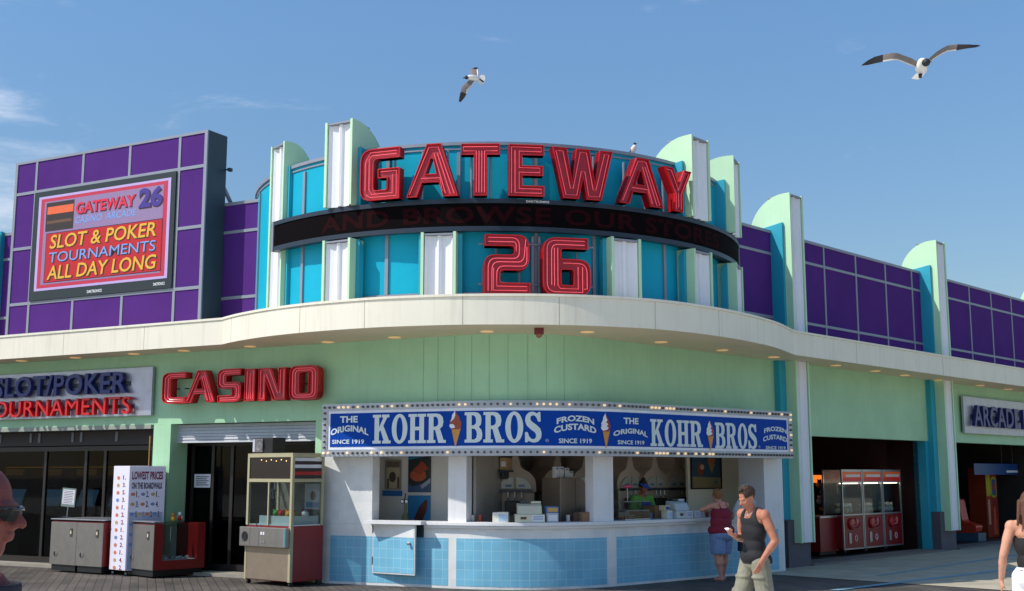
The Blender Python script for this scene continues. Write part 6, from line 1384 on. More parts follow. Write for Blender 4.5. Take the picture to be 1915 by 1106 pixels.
# ================================================================ people
def blob(name,prims,m,parent,voxel=.009,sm=5,grow=0.0,keep=None,solid=0,regions=None,rot=None,loc=(0,0,0)):
    """one continuous surface out of tapered capsules and ellipsoids"""
    g=MB()
    for p in prims:
        if p[0]=='c': g.cap(p[1],p[2],p[3]+grow,p[4]+grow,14)
        else:
            r=Vector(p[2]); g.ell(p[1],(r.x+grow,r.y+grow,r.z+grow),p[3] if len(p)>3 else None,18,12)
    me=bpy.data.meshes.new('tmp'); me.from_pydata(g.v,[],g.f); o=bpy.data.objects.new('tmp',me); COL.objects.link(o)
    md=o.modifiers.new('r','REMESH'); md.mode='VOXEL'; md.voxel_size=voxel
    if sm: ms=o.modifiers.new('s','SMOOTH'); ms.factor=.5; ms.iterations=sm
    bpy.context.view_layer.update(); dg=bpy.context.evaluated_depsgraph_get(); m2=bpy.data.meshes.new_from_object(o.evaluated_get(dg))
    bpy.data.objects.remove(o); bpy.data.meshes.remove(me)
    if keep:
        bm=bmesh.new(); bm.from_mesh(m2); bmesh.ops.delete(bm,geom=[v for v in bm.verts if not keep(v.co)],context='VERTS'); bm.to_mesh(m2); bm.free()
    if keep:
        bm=bmesh.new(); bm.from_mesh(m2)
        for _ in range(10):
            mv={}
            for v in bm.verts:
                be=[e_ for e_ in v.link_edges if e_.is_boundary]
                if len(be)==2: mv[v]=v.co*.4+(be[0].other_vert(v).co+be[1].other_vert(v).co)*.3
            for v,c_ in mv.items(): v.co=c_
        bm.to_mesh(m2); bm.free()
    ms_=m if isinstance(m,(list,tuple)) else [m]
    for x in ms_: m2.materials.append(x)
    if regions:
        for p in m2.polygons: p.material_index=regions(p.center)
    for p in m2.polygons: p.use_smooth=True
    m2.name=name; o=bpy.data.objects.new(name,m2); COL.objects.link(o); o.parent=parent; LOC[o.name]=LOC[parent.name]
    if solid: sd_=o.modifiers.new('Solid','SOLIDIFY'); sd_.thickness=solid; sd_.offset=1
    return o
V3=lambda *a: Vector(a)
def hand(w_,d,palm,k=1.0,curl=.5,side=1,spread=.0):
    """wrist point, finger direction, palm normal; returns primitives with five fingers"""
    d=Vector(d).normalized(); pn=Vector(palm); pn=(pn-d*pn.dot(d)).normalized(); s=d.cross(pn)*side; w_=Vector(w_); P=[]
    P.append(('c',w_,w_+d*.03*k,.023*k,.026*k))
    for i in range(4):
        o=(i-1.5)*.019*k; b0=w_+d*.02*k+s*o*.7; b1=w_+d*.088*k+s*o; P.append(('c',b0,b1,.014*k,.0115*k))
        L_=[.040,.046,.043,.034][i]*k; a=0; p=b1
        for j,f in enumerate((1,.62,.5)):
            a+=curl*(1.0 if j else .55); q=p+(d*math.cos(a)+pn*math.sin(a)+s*spread*(i-1.5)*.2)*L_*f; P.append(('c',p,q,(.0095-.001*j)*k,(.0088-.001*j)*k)); p=q
    t0=w_+d*.022*k-s*.024*k; t1=t0+(d*.75-s*.55+pn*.25).normalized()*.040*k; t2=t1+(d*.8+pn*.55+s*.1).normalized()*.032*k
    P+= [('c',t0,t1,.0125*k,.0105*k),('c',t1,t2,.010*k,.008*k)]
    return P
def head_prims(c,M=None,k=1.0,ears=True,chin=1.0):
    M=M or Matrix.Identity(3); c=Vector(c); T=lambda x,y,z: c+M@(Vector((x,y,z))*k)
    E=lambda x,y,z,a,b,d: ('e',T(x,y,z),(a*k,b*k,d*k),M)
    P=[E(0,-.012,.035,.076,.094,.088),E(0,.022,-.02,.064,.070,.085),E(0,.045,-.085,.036,.034,.028*chin),E(0,.02,-.07,.050,.052,.038),
       E(0,.078,.020,.050,.018,.011),E(.034,.066,-.022,.022,.020,.020),E(-.034,.066,-.022,.022,.020,.020),
       ('c',T(0,.088,.012),T(0,.116,-.026),.0085*k,.0125*k),E(.011,.100,-.030,.009,.010,.008),E(-.011,.100,-.030,.009,.010,.008),
       E(0,.088,-.052,.023,.012,.0065),E(0,.086,-.064,.020,.012,.007)]
    if ears: P+=[E(.077,-.008,-.008,.010,.018,.030),E(-.077,-.008,-.008,.010,.018,.030)]
    return P,T
M_eye=mat('eye_dark',(40,26,20),.2); M_eyw=mat('eye_white',(220,214,208),.3); M_lip=mat('lip_tone',(150,84,78),.5)
def features(T,M,k,parent,eyes=True,brow=None):
    if eyes:
        for s in (-1,1):
            g=MB(); g.ell(T(s*.030,.080,.002),(.012*k,.007*k,.006*k),M,12,8); e=g.build('eye',M_eyw,parent,smooth=True)
            g=MB(); g.ell(T(s*.030,.0865,.001),(.005*k,.0025*k,.005*k),M,10,6); g.build('iris',M_eye,e,smooth=True)
            if brow:
                g=MB(); g.tube([T(s*.012,.094,.020),T(s*.032,.093,.025),T(s*.052,.078,.018)],.0042*k,6); g.build('eyebrow',brow,parent,smooth=True)
    g=MB(); g.ell(T(0,.0975,-.053),(.021*k,.005*k,.004*k),M,12,6); g.ell(T(0,.0955,-.061),(.018*k,.005*k,.0045*k),M,12,6); g.build('lips',M_lip,parent,smooth=True)
def person(loc,phi,label,H=1.75,girth=1.0,skin=(196,142,116),pose=None,cloth=None,hair=None,voxel=.009,headM=None,sh=.185,group=None,face=True,chin=1.0,hipw=1.0,legs_to=0):
    T=thing('person',loc,label,'person',group); k=H/1.75
    S=lambda x,y,z: Vector((x*k,y*k,z*k))
    J=dict(hipL=S(-.095*hipw,0,.92),hipR=S(.095*hipw,0,.92),kneeL=S(-.11*hipw,.02,.50),kneeR=S(.11*hipw,.02,.50),ankL=S(-.11*hipw,-.02,.09),ankR=S(.11*hipw,-.02,.09),
       shL=S(-sh,0,1.43),shR=S(sh,0,1.43),elL=S(-.25,-.03,1.14),elR=S(.25,-.03,1.14),wrL=S(-.24,.06,.90),wrR=S(.24,.06,.90),head=S(0,.02,1.635))
    hd=dict(L=(S(0,.15,-1),S(1,0,0)),R=(S(0,.15,-1),S(-1,0,0)),curl=.45)
    if pose:
        for a,b in pose.items():
            if a in J: J[a]=S(*b)
            else: hd[a]=b
    g_=girth
    torso=[('e',S(0,0,.95),(.150*k*g_*hipw,.112*k*g_,.115*k)),('e',S(0,.0,1.08),(.132*k*g_,.098*k*g_,.12*k)),('e',S(0,0,1.24),(.150*k*(g_+1)/2,.105*k*g_,.14*k)),('e',S(0,.0,1.35),(.160*k*(sh/.185),.095*k,.095*k)),
       ('c',J['shL']+S(.03,0,-.012),J['shR']+S(-.03,0,-.012),.058*k,.058*k),('c',S(0,-.01,1.40),J['head']+S(0,-.03,-.07),.058*k,.050*k),('c',S(-.05,-.01,1.45),J['shL'],.045*k,.042*k),('c',S(.05,-.01,1.45),J['shR'],.045*k,.042*k),
       ('e',S(-.07*hipw,-.06,.93),(.085*k*hipw*g_,.085*k,.09*k)),('e',S(.07*hipw,-.06,.93),(.085*k*hipw*g_,.085*k,.09*k))]
    if pose and pose.get('chest'): torso+= [('e',S(-.07,.085,1.29),(.062*k,.05*k,.06*k)),('e',S(.07,.085,1.29),(.062*k,.05*k,.06*k))]
    legs=[];arms=[];hands=[];feet=[]
    am=pose.get('arm',1.0) if pose else 1.0
    for s in 'LR':
        h_,kn,an=J['hip'+s],J['knee'+s],J['ank'+s]; mid=h_.lerp(kn,.5)
        legs+=[('c',h_,kn,.088*k*g_,.056*k*g_),('c',kn,kn.lerp(an,.35),.053*k*g_,.056*k*g_),('c',kn.lerp(an,.35),an,.055*k*g_,.036*k)]
        a,b,c=J['sh'+s],J['el'+s],J['wr'+s]
        arms+=[('e',a+S(0,0,-.01),(.058*k*am,.058*k*am,.062*k*am)),('c',a,a.lerp(b,.5),.050*k*am,.050*k*am),('c',a.lerp(b,.5),b,.050*k*am,.039*k*am),('c',b,b.lerp(c,.35),.039*k*am,.040*k*am),('c',b.lerp(c,.35),c,.040*k*am,.026*k)]
        d_,pn=hd[s]; hands+=hand(c,d_,pn,k*.98,hd['curl'],side=1 if s=='R' else -1)
        ft=an+S(0,0,-.045); legs+=[('c',an,ft+S(0,.0,0),.038*k,.038*k)]; feet+=[('c',ft+S(0,-.03,0),ft+S(.0,.13,-.012),.036*k,.030*k),('e',ft+S(0,.12,-.015),(.044*k,.05*k,.026*k)),('e',ft+S(0,-.03,-.005),(.034*k,.036*k,.036*k))]
    HM=headM or Matrix.Identity(3)
    hp,HT=head_prims(J['head'],HM,k*.98,chin=chin)
    M_sk=mat('skin_%d_%d_%d'%skin,skin,.55,var=.16,scale=18,bump=.22,bscale=220,spec=.35); M_sk.node_tree.nodes['Principled BSDF'].inputs['Subsurface Weight'].default_value=.12; M_sk.node_tree.nodes['Principled BSDF'].inputs['Subsurface Radius'].default_value=(.02,.008,.004)
    allp=torso+legs+arms+hands+feet+hp
    body=blob('body',allp,M_sk,T,voxel,4)
    # blob/MB children are built in the person's local space
    LOC[T.name]=Vector((0,0,0))
    if face: features(HT,HM,k*.98,body,True,hair[0] if hair else None)
    T.rotation_euler=(0,0,phi)
    return T,J,S,k,torso,legs,arms,HT,HM,body,feet
mh=lambda n,c: mat(n,c,.75,var=.35,scale=60)
hair_br=mh('hair_dark_brown',(58,38,28)); hair_bl=mh('hair_light_brown',(126,84,50)); hair_aub=mh('hair_auburn',(92,56,38)); hair_bk=mh('hair_black',(26,20,20))
# ---- man in the black tank top, looking at his phone
hM=Matrix.Rotation(R(-26),3,'X')@Matrix.Rotation(R(0),3,'Z')
Dm=12.9; Xm=(1400-957.5)/2200*Dm*1.003
pose=dict(head=(0,.075,1.600),shL=(-.195,0,1.425),shR=(.195,0,1.425),elL=(-.275,-.07,1.15),wrL=(-.255,.10,.95),elR=(.27,-.04,1.15),wrR=(.09,.19,1.19),L=(Vector((.1,.45,-1)),Vector((1,0,0))),R=(Vector((-.5,.9,.25)),Vector((-.1,-.1,1))),curl=.55,arm=1.08,
   hipL=(-.10,0,.90),kneeL=(-.13,-.04,.50),ankL=(-.14,-.22,.11),hipR=(.10,0,.90),kneeR=(.13,.10,.50),ankR=(.13,.10,.09))
T,J,S,k,torso,legs,arms,HT,HM,body,feet=person(Vector((Xm,Dm,0)),R(116),'man in a black tank top and khaki cargo trousers looking at a phone',H=1.735,skin=(182,120,96),pose=pose,hair=(hair_br,),voxel=.008,headM=hM,sh=.195,girth=.98)
blob('hair',[('e',HT(0,-.018,.046),(.079*k,.098*k,.086*k),HM)]+[('e',HT(.05*math.cos(i*2.4)*((i%5)/4),-.01+.07*math.sin(i*2.4)*((i%5)/4),.106+.008*(i%3)),(.013,.016,.013),HM) for i in range(22)],hair_br,T,.005,1,keep=lambda c:(lambda q:(q.z>.02*k or (q.z>-.03*k and q.y<-.03*k)) and (q.y<.060*k or q.z>.082*k))(HM.transposed()@(c-J['head'])),solid=.004)
def keep_tank(c):
    x=abs(c.x)/k; z=c.z/k; y=c.y/k
    if z<.90: return False
    if z>1.28 and x>.185-.06*max(0,(z-1.28)/.15): return False
    if z>1.385 and x<.062 and y>0: return False
    if z>1.44 and x<.07: return False
    return z<1.50
tk=torso[:8]+torso[8:]
M_tank=mat('black_jersey',(22,22,28),.8,bump=.3,bscale=18)
blob('tank_top',tk+[('e',S(0,.0,.97),(.165*k,.125*k,.09*k))],M_tank,T,.009,14,grow=.014,keep=keep_tank,solid=.004)
M_kh=mat('khaki_cloth',(132,130,114),.85,var=.18,scale=12,bump=.8,bscale=9)
pants=[('e',S(0,0,.95),(.150*k,.115*k,.07*k)),('e',S(0,-.02,.90),(.155*k,.12*k,.08*k))]
for s in 'LR':
    h_,kn,an=J['hip'+s],J['knee'+s],J['ank'+s]
    pants+=[('c',h_,kn,.100*k,.090*k),('c',kn,an+S(0,0,.03),.092*k,.080*k),('e',kn+S(-.085 if s=='L' else .085,0,.07),(.026*k,.05*k,.07*k)),('e',kn+S(0,.05,-.06),(.06*k,.04*k,.022*k)),('e',kn.lerp(an,.5)+S(0,.03,0),(.08*k,.06*k,.02*k)),('e',h_.lerp(kn,.35)+S(0,.05,0),(.09*k,.06*k,.02*k))]
blob('trousers',pants,M_kh,T,.009,3,grow=.006,keep=lambda c:c.z<.985*k and c.z>.05,solid=.004)
blob('shoes',feet,mat('shoe_white',(196,192,186),.6),T,.008,3,grow=.008,keep=lambda c:c.z<.095*k)
hc=J['wrR']+(S(-.5,.9,.25).normalized()*.11)+S(0,.02,.040)
T2=thing('phone',T.matrix_world.to_translation(),'small silver flip phone held in the hand of the man in black','phone')
R_=Matrix.Rotation(R(116),3,'Z'); wp=Vector((Xm,Dm,0))+R_@hc; T2.location=wp; LOC[T2.name]=wp
g=MB(); q=R_@Matrix.Rotation(R(30),3,'Z')@Matrix.Rotation(R(24),3,'X'); pt=[wp+q@Vector((a*.025,b_*.05,c*.008)) for c in (-1,1) for a,b_ in ((-1,-1),(1,-1),(1,1),(-1,1))]; g.hexa(pt); ph=g.build('phone_body',mat('phone_silver',(206,206,214),.25,metal=.5),T2,bevel=.004)
g=MB(); pt=[wp+q@Vector((a*.02,b_*.022+.02,.0082+c*.0008)) for c in (0,1) for a,b_ in ((-1,-1),(1,-1),(1,1),(-1,1))]; g.hexa(pt); g.build('screen',mat('phone_screen',(60,70,90),.1),ph)
# necklace collar and tattoo
g=MB(); g.tube([V3(*(S(.052*math.cos(a),.035+.065*math.sin(a)*1.0,1.455-.045*max(0,math.sin(a))))) for a in [2*PI*i/24 for i in range(24)]],.004,6,closed=True); g.build('chain',mat('chain_silver',(214,208,202),.3,metal=.6),T,smooth=True)
# ---- woman in maroon at the counter
p=onz(1349,1087); pose=dict(head=(0,.09,1.60),elL=(-.36,.16,1.33),wrL=(-.16,.33,1.32),elR=(.33,.16,1.24),wrR=(.15,.36,1.28),shL=(-.19,.03,1.42),shR=(.19,.03,1.42),L=(Vector((.9,.4,0)),Vector((0,-.3,-1))),R=(Vector((-.5,.9,0)),Vector((0,0,-1))),curl=.4,
   ankL=(-.07,-.03,.09),ankR=(.15,.12,.09),kneeL=(-.09,0,.48),kneeR=(.13,.07,.48))
T,J,S,k,torso,legs,arms,HT,HM,body,feet=person(Vector((p.x+.02,p.y,0)),R(38),'woman in a maroon camisole and denim shorts leaning on the counter, seen from behind',H=1.60,skin=(198,140,120),pose=pose,hair=(hair_bl,),girth=1.62,hipw=1.22,sh=.20)
blob('hair',[('e',HT(0,-.022,.030),(.090*k,.104*k,.104*k),HM),('e',HT(0,-.06,-.03),(.07*k,.05*k,.06*k),HM)],hair_bl,T,.007,2,keep=lambda c:(c-J['head']).y<.055*k or (c-J['head']).z>.075*k)
def keep_cami(c):
    x=abs(c.x)/k; z=c.z/k; y=c.y/k
    if z<.78 or z>1.47: return False
    if z>1.36: return .088<x<.11 and z<1.49
    return x<.32
blob('camisole',torso+[('e',S(0,.0,1.10),(.215*k,.165*k,.17*k)),('e',S(0,-.01,.93),(.265*k,.19*k,.13*k))],mat('maroon_jersey',(122,20,48),.8,bump=.4,bscale=14),T,.009,12,grow=.014,keep=keep_cami,solid=.004)
sh_=[('e',S(0,-.02,.86),(.265*k,.19*k,.13*k))]
for s in 'LR': sh_+=[('c',J['hip'+s]+S(0,0,-.04),J['knee'+s].lerp(J['hip'+s],.18),.150*k,.135*k)]
blob('denim_shorts',sh_,mat('denim',(112,138,178),.85,var=.2,scale=16,bump=.5,bscale=14),T,.009,3,grow=.008,keep=lambda c:c.z<.95*k and c.z>.50*k,solid=.004)
blob('sandals',[('c',J['ank'+s]+S(0,-.05,-.075),J['ank'+s]+S(0,.15,-.078),.04*k,.04*k) for s in 'LR'],mat('sandal_tan',(120,90,70),.7),T,.008,1,keep=lambda c:c.z<.022)
# ---- customer in a white cap, hidden behind the man
p=KP.P(KP.px(1398,1040,.62)[0],0,.62); pose=dict(elL=(-.27,.12,1.16),wrL=(-.18,.30,1.16),elR=(.27,.12,1.16),wrR=(.18,.30,1.16),L=(Vector((.2,.9,0)),Vector((0,0,-1))),R=(Vector((-.2,.9,0)),Vector((0,0,-1))),curl=.4)
T,J,S,k,torso,legs,arms,HT,HM,body,feet=person(Vector((p.x,p.y,0)),R(41),'person in a white cap at the counter, mostly hidden behind the man in black',H=1.64,skin=(192,138,114),pose=pose,hair=(hair_br,))
blob('shirt',torso+[x for x in arms if x[0]=='c' and x[1].z>1.12*k],mat('pale_grey_shirt',(176,178,184),.85),T,.010,4,grow=.012,keep=lambda c:.88*k<c.z<1.47*k and abs(c.x)<.30*k,solid=.004)
blob('shorts',[('e',S(0,-.01,.90),(.17*k,.14*k,.10*k)),('c',J['hipL'],J['kneeL'],.11*k,.09*k),('c',J['hipR'],J['kneeR'],.11*k,.09*k)],mat('navy_shorts',(40,46,70),.85),T,.010,3,grow=.006,keep=lambda c:.52*k<c.z<.96*k,solid=.004)
blob('hair',[('e',HT(0,-.022,.012),(.082*k,.10*k,.10*k),HM)],hair_br,T,.007,2,keep=lambda c:(c-J['head']).y<.03*k,solid=.004)
blob('cap',[('e',HT(0,-.012,.052),(.088*k,.105*k,.085*k),HM),('e',HT(0,.11,.055),(.06*k,.06*k,.008*k),HM)],mat('white_cap',(190,188,186),.7),T,.007,2,keep=lambda c:(c-J['head']).z>.035*k,solid=.003)
blob('shoes',feet,mat('shoe_grey',(120,118,116),.7),T,.009,3,grow=.008,keep=lambda c:c.z<.095*k)
# ---- server inside the stand
P_,n_=kfr(1200,-.75); p=P_(0,0,0); hM=Matrix.Rotation(R(-24),3,'X')
pose=dict(head=(0,.06,1.615),elL=(-.25,.02,1.16),wrL=(-.10,.26,1.14),elR=(.25,.02,1.16),wrR=(.08,.27,1.12),L=(Vector((.7,.6,0)),Vector((0,-.2,1))),R=(Vector((-.7,.6,0)),Vector((0,-.2,1))),curl=.6,chest=1)
T,J,S,k,torso,legs,arms,HT,HM,body,feet=person(Vector((p.x,p.y,.03)),R(-150),'server in a lime shirt, blue apron and blue visor inside the right window',H=1.70,skin=(160,104,84),pose=pose,hair=(hair_bk,),headM=hM,sh=.175)
blob('shirt',torso+[x for x in arms if x[0]=='e']+[('c',J['sh'+s],J['sh'+s].lerp(J['el'+s],.6),.06*k,.062*k) for s in 'LR'],mat('lime_shirt',(96,160,66),.8),T,.009,4,grow=.012,keep=lambda c:.9*k<c.z<1.47*k and (c.z<1.43*k or abs(c.x)>.06*k),solid=.004)
blob('trousers',[('e',S(0,-.01,.92),(.16*k,.13*k,.10*k)),('c',J['hipL'],J['ankL'],.10*k,.07*k),('c',J['hipR'],J['ankR'],.10*k,.07*k)],mat('dark_trousers',(40,40,52),.85),T,.011,3,keep=lambda c:.07*k<c.z<.99*k,solid=.004)
blob('apron',torso+[('e',S(0,.03,.9),(.16*k,.13*k,.25*k))],mat('apron_blue',(30,66,160),.8),T,.009,4,grow=.022,keep=lambda c:c.y>.035*k and .62*k<c.z<1.36*k and abs(c.x)<(.15 if c.z<1.15*k else .11)*k,solid=.004)
blob('hair',[('e',HT(0,-.025,.035),(.084*k,.100*k,.098*k),HM),('e',HT(0,-.05,.13),(.045*k,.045*k,.045*k),HM)],hair_bk,T,.007,2,keep=lambda c:(HM.transposed()@(c-J['head'])).y<.05*k or (HM.transposed()@(c-J['head'])).z>.08*k)
blob('visor',[('e',HT(0,-.008,.062),(.090*k,.106*k,.03*k),HM),('e',HT(0,.125,.052),(.062*k,.06*k,.010*k),HM)],mat('visor_blue',(36,84,190),.6),T,.007,2)
blob('shoes',feet,hair_bk,T,.009,3,grow=.008,keep=lambda c:c.z<.095*k)
# ---- woman at the right edge
D_=11.0; X_=(1913-957.5)/2200*D_*1.0
pose=dict(head=(0,.02,1.625),elL=(-.27,-.04,1.14),wrL=(-.30,.05,.91),shL=(-.185,0,1.42),ankR=(.12,.2,.1),kneeR=(.11,.12,.5),ankL=(-.10,-.2,.12),L=(Vector((-.05,.25,-1)),Vector((1,.2,0))),curl=.35,chest=1)
T,J,S,k,torso,legs,arms,HT,HM,body,feet=person(Vector((X_,D_,0)),R(-22),'woman at the right edge in a black strapless top and white shorts, walking away',H=1.69,skin=(208,150,124),pose=pose,hair=(hair_aub,),sh=.185,hipw=1.05)
blob('strapless_top',torso,mat('black_jersey2',(24,20,24),.8,bump=.3,bscale=18),T,.009,8,grow=.020,keep=lambda c:1.0*k<c.z<1.31*k and abs(c.x)<.20*k,solid=.004)
blob('shorts',[('e',S(0,-.012,.935),(.188*k,.158*k,.15*k)),('c',J['hipL'],J['kneeL'],.105*k,.09*k),('c',J['hipR'],J['kneeR'],.105*k,.09*k)],mat('white_cotton',(226,226,230),.8,bump=.3,bscale=14),T,.009,3,grow=.008,keep=lambda c:.68*k<c.z<1.035*k,solid=.004)
blob('hair',[('e',HT(0,-.03,.030),(.094*k,.110*k,.106*k),HM),('c',HT(-.03,-.07,.0),HT(-.03,-.10,-.20),.075*k,.05*k),('c',HT(.04,-.06,.0),HT(.05,-.09,-.18),.07*k,.045*k),('c',HT(-.07,-.03,.02),HT(-.10,-.07,-.17),.04*k,.024*k)]+[('c',HT(.03*i-.10,-.09,.02),HT(.036*i-.13+.02*(i%2),-.13,-.20-.03*(i%3)),.026*k,.012*k) for i in range(7)],hair_aub,T,.007,2,keep=lambda c:(c-J['head']).y<.05*k or (c-J['head']).z>.08*k)
blob('shoes',feet,hair_br,T,.009,3,grow=.008,keep=lambda c:c.z<.06*k)
# ---- bald man with sunglasses close to the camera at the left edge
D_=3.15; ez=CH-(955-885)/2200*D_; X_=(-62-957.5)/2200*D_; Hh=1.86; k_=Hh/1.75
pose=dict(head=(0,.045,(ez-.0)/k_),sh=1,arm=1.25)
T,J,S,k,torso,legs,arms,HT,HM,body,feet=person(Vector((X_,D_,0)),R(-86),'bald man in dark sunglasses, cropped by the left edge, seen in profile',H=Hh,skin=(122,62,55),pose=pose,hair=(hair_br,),voxel=.006,girth=1.3,sh=.20,headM=Matrix.Rotation(R(-3),3,'X'),chin=1.3)
M_sg2=mat('sunglass_black',(24,24,28),.25)
g=MB(); g.tube([HT(-.078,-.01,.006),HT(-.076,.05,.012),HT(-.062,.088,.014),HT(-.02,.108,.010),HT(0,.110,.012),HT(.02,.108,.010),HT(.062,.088,.014),HT(.076,.05,.012),HT(.078,-.01,.006)],.0045,8)
fr=g.build('sunglasses',M_sg2,T,smooth=True)
for s in (-1,1):
    g=MB(); pts=[HT(s*.066,.086,.014),HT(s*.045,.102,.016),HT(s*.018,.109,.012),HT(s*.014,.106,-.010),HT(s*.030,.100,-.020),HT(s*.055,.088,-.018),HT(s*.068,.076,-.004)]
    c=sum(pts,Vector())/7; g.add(pts+[c],[(i,(i+1)%7,7) for i in range(7)]); o=g.build('lens',mat('lens_dark',(14,15,18),.4,spec=.2),fr); m_=o.modifiers.new('s','SOLIDIFY'); m_.thickness=.002
blob('shirt',torso+[('c',J['sh'+s],J['sh'+s].lerp(J['el'+s],.6),.085*k,.085*k) for s in 'LR'],mat('dark_shirt',(40,40,52),.85,bump=.3,bscale=14),T,.010,4,grow=.014,keep=lambda c:.86*k<c.z<1.46*k,solid=.004)
blob('shorts',[('e',S(0,-.01,.90),(.20*k,.17*k,.10*k)),('c',J['hipL'],J['kneeL'],.13*k,.11*k),('c',J['hipR'],J['kneeR'],.13*k,.11*k)],mat('beige_shorts',(150,140,116),.85),T,.011,3,grow=.006,keep=lambda c:.5*k<c.z<.96*k,solid=.004)
blob('shoes',feet,mat('shoe_brown',(90,66,50),.7),T,.009,3,grow=.008,keep=lambda c:c.z<.095*k)
# ================================================================ gulls
G_w=mat('gull_white',(226,224,220),.7,var=.04); G_g=mat('gull_grey',(128,118,112),.7,var=.1,scale=30); G_b=mat('gull_black',(34,30,36),.6); G_e=mat('gull_edge',(216,210,206),.7); G_r=mat('gull_bill',(60,30,34),.5)
def wing(lead,trail,depths,parent,black_from,white_edge=True,thick=.012):
    """lead/trail pixel polylines from root to tip with a distance for every station"""
    n=len(lead); L_=[aty(x,y,d) for (x,y),d in zip(lead,depths)]; Tt=[aty(x,y,d+.02) for (x,y),d in zip(trail,depths)]
    def strip(a0,a1,i0,i1,th):
        g=MB(); vs=[];fs=[]
        for i in range(i0,i1+1):
            p=L_[i].lerp(Tt[i],a0); q=L_[i].lerp(Tt[i],a1); e=Vector((0,th/2,.0)); k=1 if i<n-1 else .3
            m_=p.lerp(q,.4)+Vector((0,0,.01*k)); vs+=[p,m_-e*k,q,m_+e*k]
        for i in range(i1-i0):
            for s in range(4): fs.append((4*i+s,4*i+(s+1)%4,4*i+4+(s+1)%4,4*i+4+s))
        fs.append((0,1,2,3)); m0=4*(i1-i0); fs.append((m0+3,m0+2,m0+1,m0)); g.add(vs,fs); return g
    w_=strip(0,.80,0,black_from,thick).build('wing',G_g,parent,smooth=True)
    strip(.80,1,0,black_from,thick*.5).build('wing_edge',G_e,w_,smooth=True)
    strip(0,1,black_from,n-1,thick).build('wing_tip',G_b,w_,smooth=True)
def zx(o,s): return lambda x,y:(o[0]+x/s,o[1]+y/s)
def orient(a,b): return (Vector(b)-Vector(a)).to_track_quat('Z','Y').to_matrix()
# flying gull at the right
f=zx((1590,60),7.365); Y0=9.7
c=aty(*f(985,470),Y0)
T=thing('gull',c,'flying gull with both long wings spread, high at the right','gull')
A=aty(*f(1000,395),Y0-.06); Bk=aty(*f(965,590),Y0+.10); q=orient(A,Bk); Ld=(Bk-A).length
g=MB(); g.lathe(A-(Bk-A)*.12,[(.012,0),(.038,.03),(.047,.08),(.048,.13),(.040,Ld*.8),(.022,Ld*1.05),(.010,Ld*1.15)],16,q); g.build('body',G_w,T,smooth=True)
h_=aty(*f(1045,422),Y0-.12); g=MB(); g.ell(h_,(.034,.040,.033)); hd_=g.build('head',G_b,T,smooth=True)
b1=aty(*f(1125,405),Y0-.16); g=MB(); g.tube([h_,h_.lerp(b1,.6),b1],[.014,.009,.002],8); g.build('bill',G_r,hd_,smooth=True)
tl=[aty(*f(x,y),Y0+.12) for x,y in ((905,575),(843,640),(900,652),(945,652),(1000,610),(1066,522),(1020,520))]
g=MB(); nn=Vector((0,.008,0)); g.add(tl+[v+nn for v in tl],[tuple(range(7)),tuple(range(13,6,-1))]+[(i,(i+1)%7,7+(i+1)%7,7+i) for i in range(7)]); g.build('tail',G_w,T)
for x in (958,975): g=MB(); g.tube([aty(*f(x,585),Y0+.02),aty(*f(x-3,630),Y0+.05)],[.012,.008],8); g.build('foot',G_b,T)
wing([f(*p) for p in ((925,405),(850,365),(720,318),(650,290),(560,290),(450,312),(330,345),(230,400),(155,460))],[f(*p) for p in ((905,492),(800,452),(710,412),(640,390),(560,392),(450,412),(350,432),(250,456),(158,466))],[Y0,Y0-.02,Y0-.05,Y0-.07,Y0-.06,Y0-.02,Y0+.02,Y0+.06,Y0+.1],T,5)
wing([f(*p) for p in ((1060,385),(1180,280),(1260,228),(1340,185),(1480,170),(1640,172),(1740,182),(1792,188))],[f(*p) for p in ((1090,420),(1190,352),(1260,310),(1340,272),(1460,256),(1600,230),(1730,214),(1790,194))],[Y0,Y0+.02,Y0+.03,Y0+.04,Y0+.02,Y0-.02,Y0-.05,Y0-.08],T,4)
# flying gull in the middle
f=zx((840,100),10.06); Y0=14.5
c=aty(*f(450,460),Y0); T=thing('gull',c,'banking gull flying to the left above the GATEWAY sign','gull')
A=aty(*f(350,450),Y0-.03); Bk=aty(*f(575,480),Y0+.05); q=orient(A,Bk); Ld=(Bk-A).length
g=MB(); g.lathe(A-(Bk-A)*.05,[(.012,0),(.030,.02),(.038,.06),(.036,Ld*.6),(.022,Ld*.95),(.012,Ld*1.1)],14,q); g.build('body',G_w,T,smooth=True)
h_=aty(*f(325,455),Y0-.05); g=MB(); g.ell(h_,(.026,.026,.024)); hd_=g.build('head',G_b,T,smooth=True)
b1=aty(*f(253,466),Y0-.06); g=MB(); g.tube([h_,h_.lerp(b1,.6),b1],[.012,.008,.002],8); g.build('bill',G_r,hd_,smooth=True)
tl=[aty(*f(x,y),Y0+.06) for x,y in ((560,450),(600,405),(660,410),(682,470),(650,560),(590,590),(540,540))]
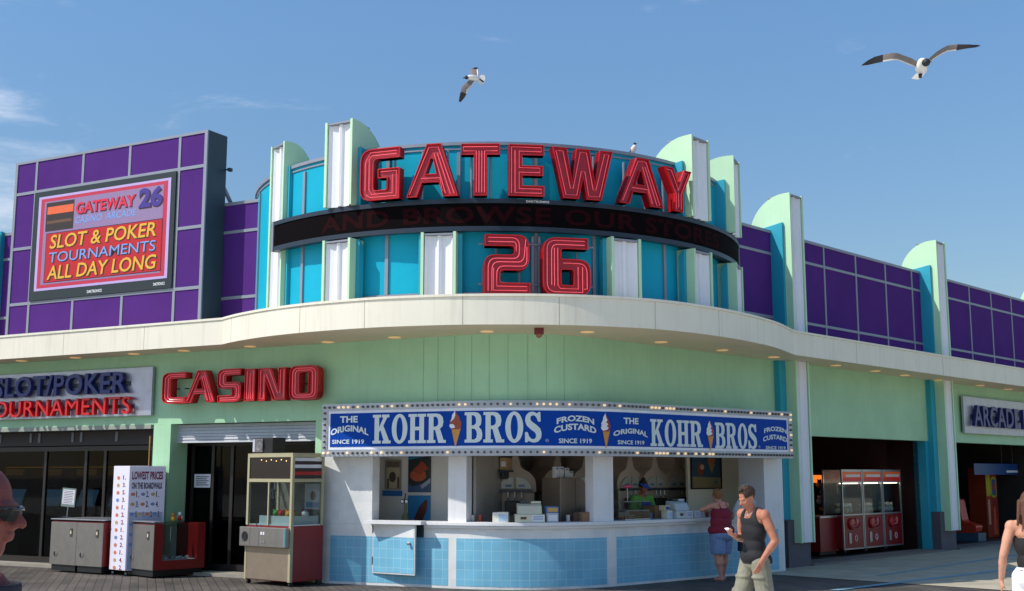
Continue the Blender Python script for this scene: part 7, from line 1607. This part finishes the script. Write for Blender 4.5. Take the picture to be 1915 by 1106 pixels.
g=MB(); g.add(tl+[v+nn for v in tl],[tuple(range(7)),tuple(range(13,6,-1))]+[(i,(i+1)%7,7+(i+1)%7,7+i) for i in range(7)]); g.build('tail',G_w,T)
g=MB(); g.tube([aty(*f(570,485),Y0+.0),aty(*f(645,535),Y0+.03)],[.006,.013],8); g.build('foot',G_b,T)
wing([f(*p) for p in ((375,500),(270,590),(235,640),(210,740),(190,840),(182,912))],[f(*p) for p in ((500,530),(410,640),(350,700),(330,765),(285,840),(215,922))],[Y0,Y0-.06,Y0-.10,-.10+Y0,Y0-.06,Y0-.02],T,3)
wing([f(*p) for p in ((408,435),(400,380),(392,318),(392,300),(440,280),(490,262))],[f(*p) for p in ((548,435),(560,395),(552,330),(548,308),(545,290),(535,270))],[Y0,Y0+.08,Y0+.16,Y0+.20,Y0+.22,Y0+.24],T,3)
# perched gull on the drum rim
th,_=cyl(1185,288,DR-.03); o=dpt(th,DR-.03,ZD+.0)
T=thing('gull',o,'small gull standing on the drum rim above the second A of the sign','gull')
g=MB(); Mx=Matrix.Rotation(R(25),3,'Y'); g.ell(o+Vector((0,0,.095)),(.048,.046,.070),Mx); g.build('body',mat('gull_breast',(214,196,184),.7),T,smooth=True)
g=MB(); g.ell(o+Vector((.01,-.01,.125)),(.034,.036,.040),Mx); g.build('breast',G_w,T,smooth=True)
g=MB(); g.ell(o+Vector((.018,-.015,.178)),(.024,.025,.022)); hd_=g.build('head',G_b,T,smooth=True)
g=MB(); g.tube([o+Vector((.035,-.02,.177)),o+Vector((.068,-.028,.172))],[.007,.002],8); g.build('bill',G_r,hd_)
g=MB(); g.ell(o+Vector((-.035,.015,.09)),(.018,.04,.072),Matrix.Rotation(R(28),3,'Y')); g.build('wing',mat('gull_slate',(90,92,100),.7),T,smooth=True)
g=MB(); g.ell(o+Vector((-.075,.02,.035)),(.03,.016,.010),Matrix.Rotation(R(-20),3,'Y')); g.build('tail',G_b,T,smooth=True)
for s in (-.012,.02): g=MB(); g.tube([o+Vector((s,0,.0)),o+Vector((s,0,.04))],.004,6); g.build('leg',G_r,T)
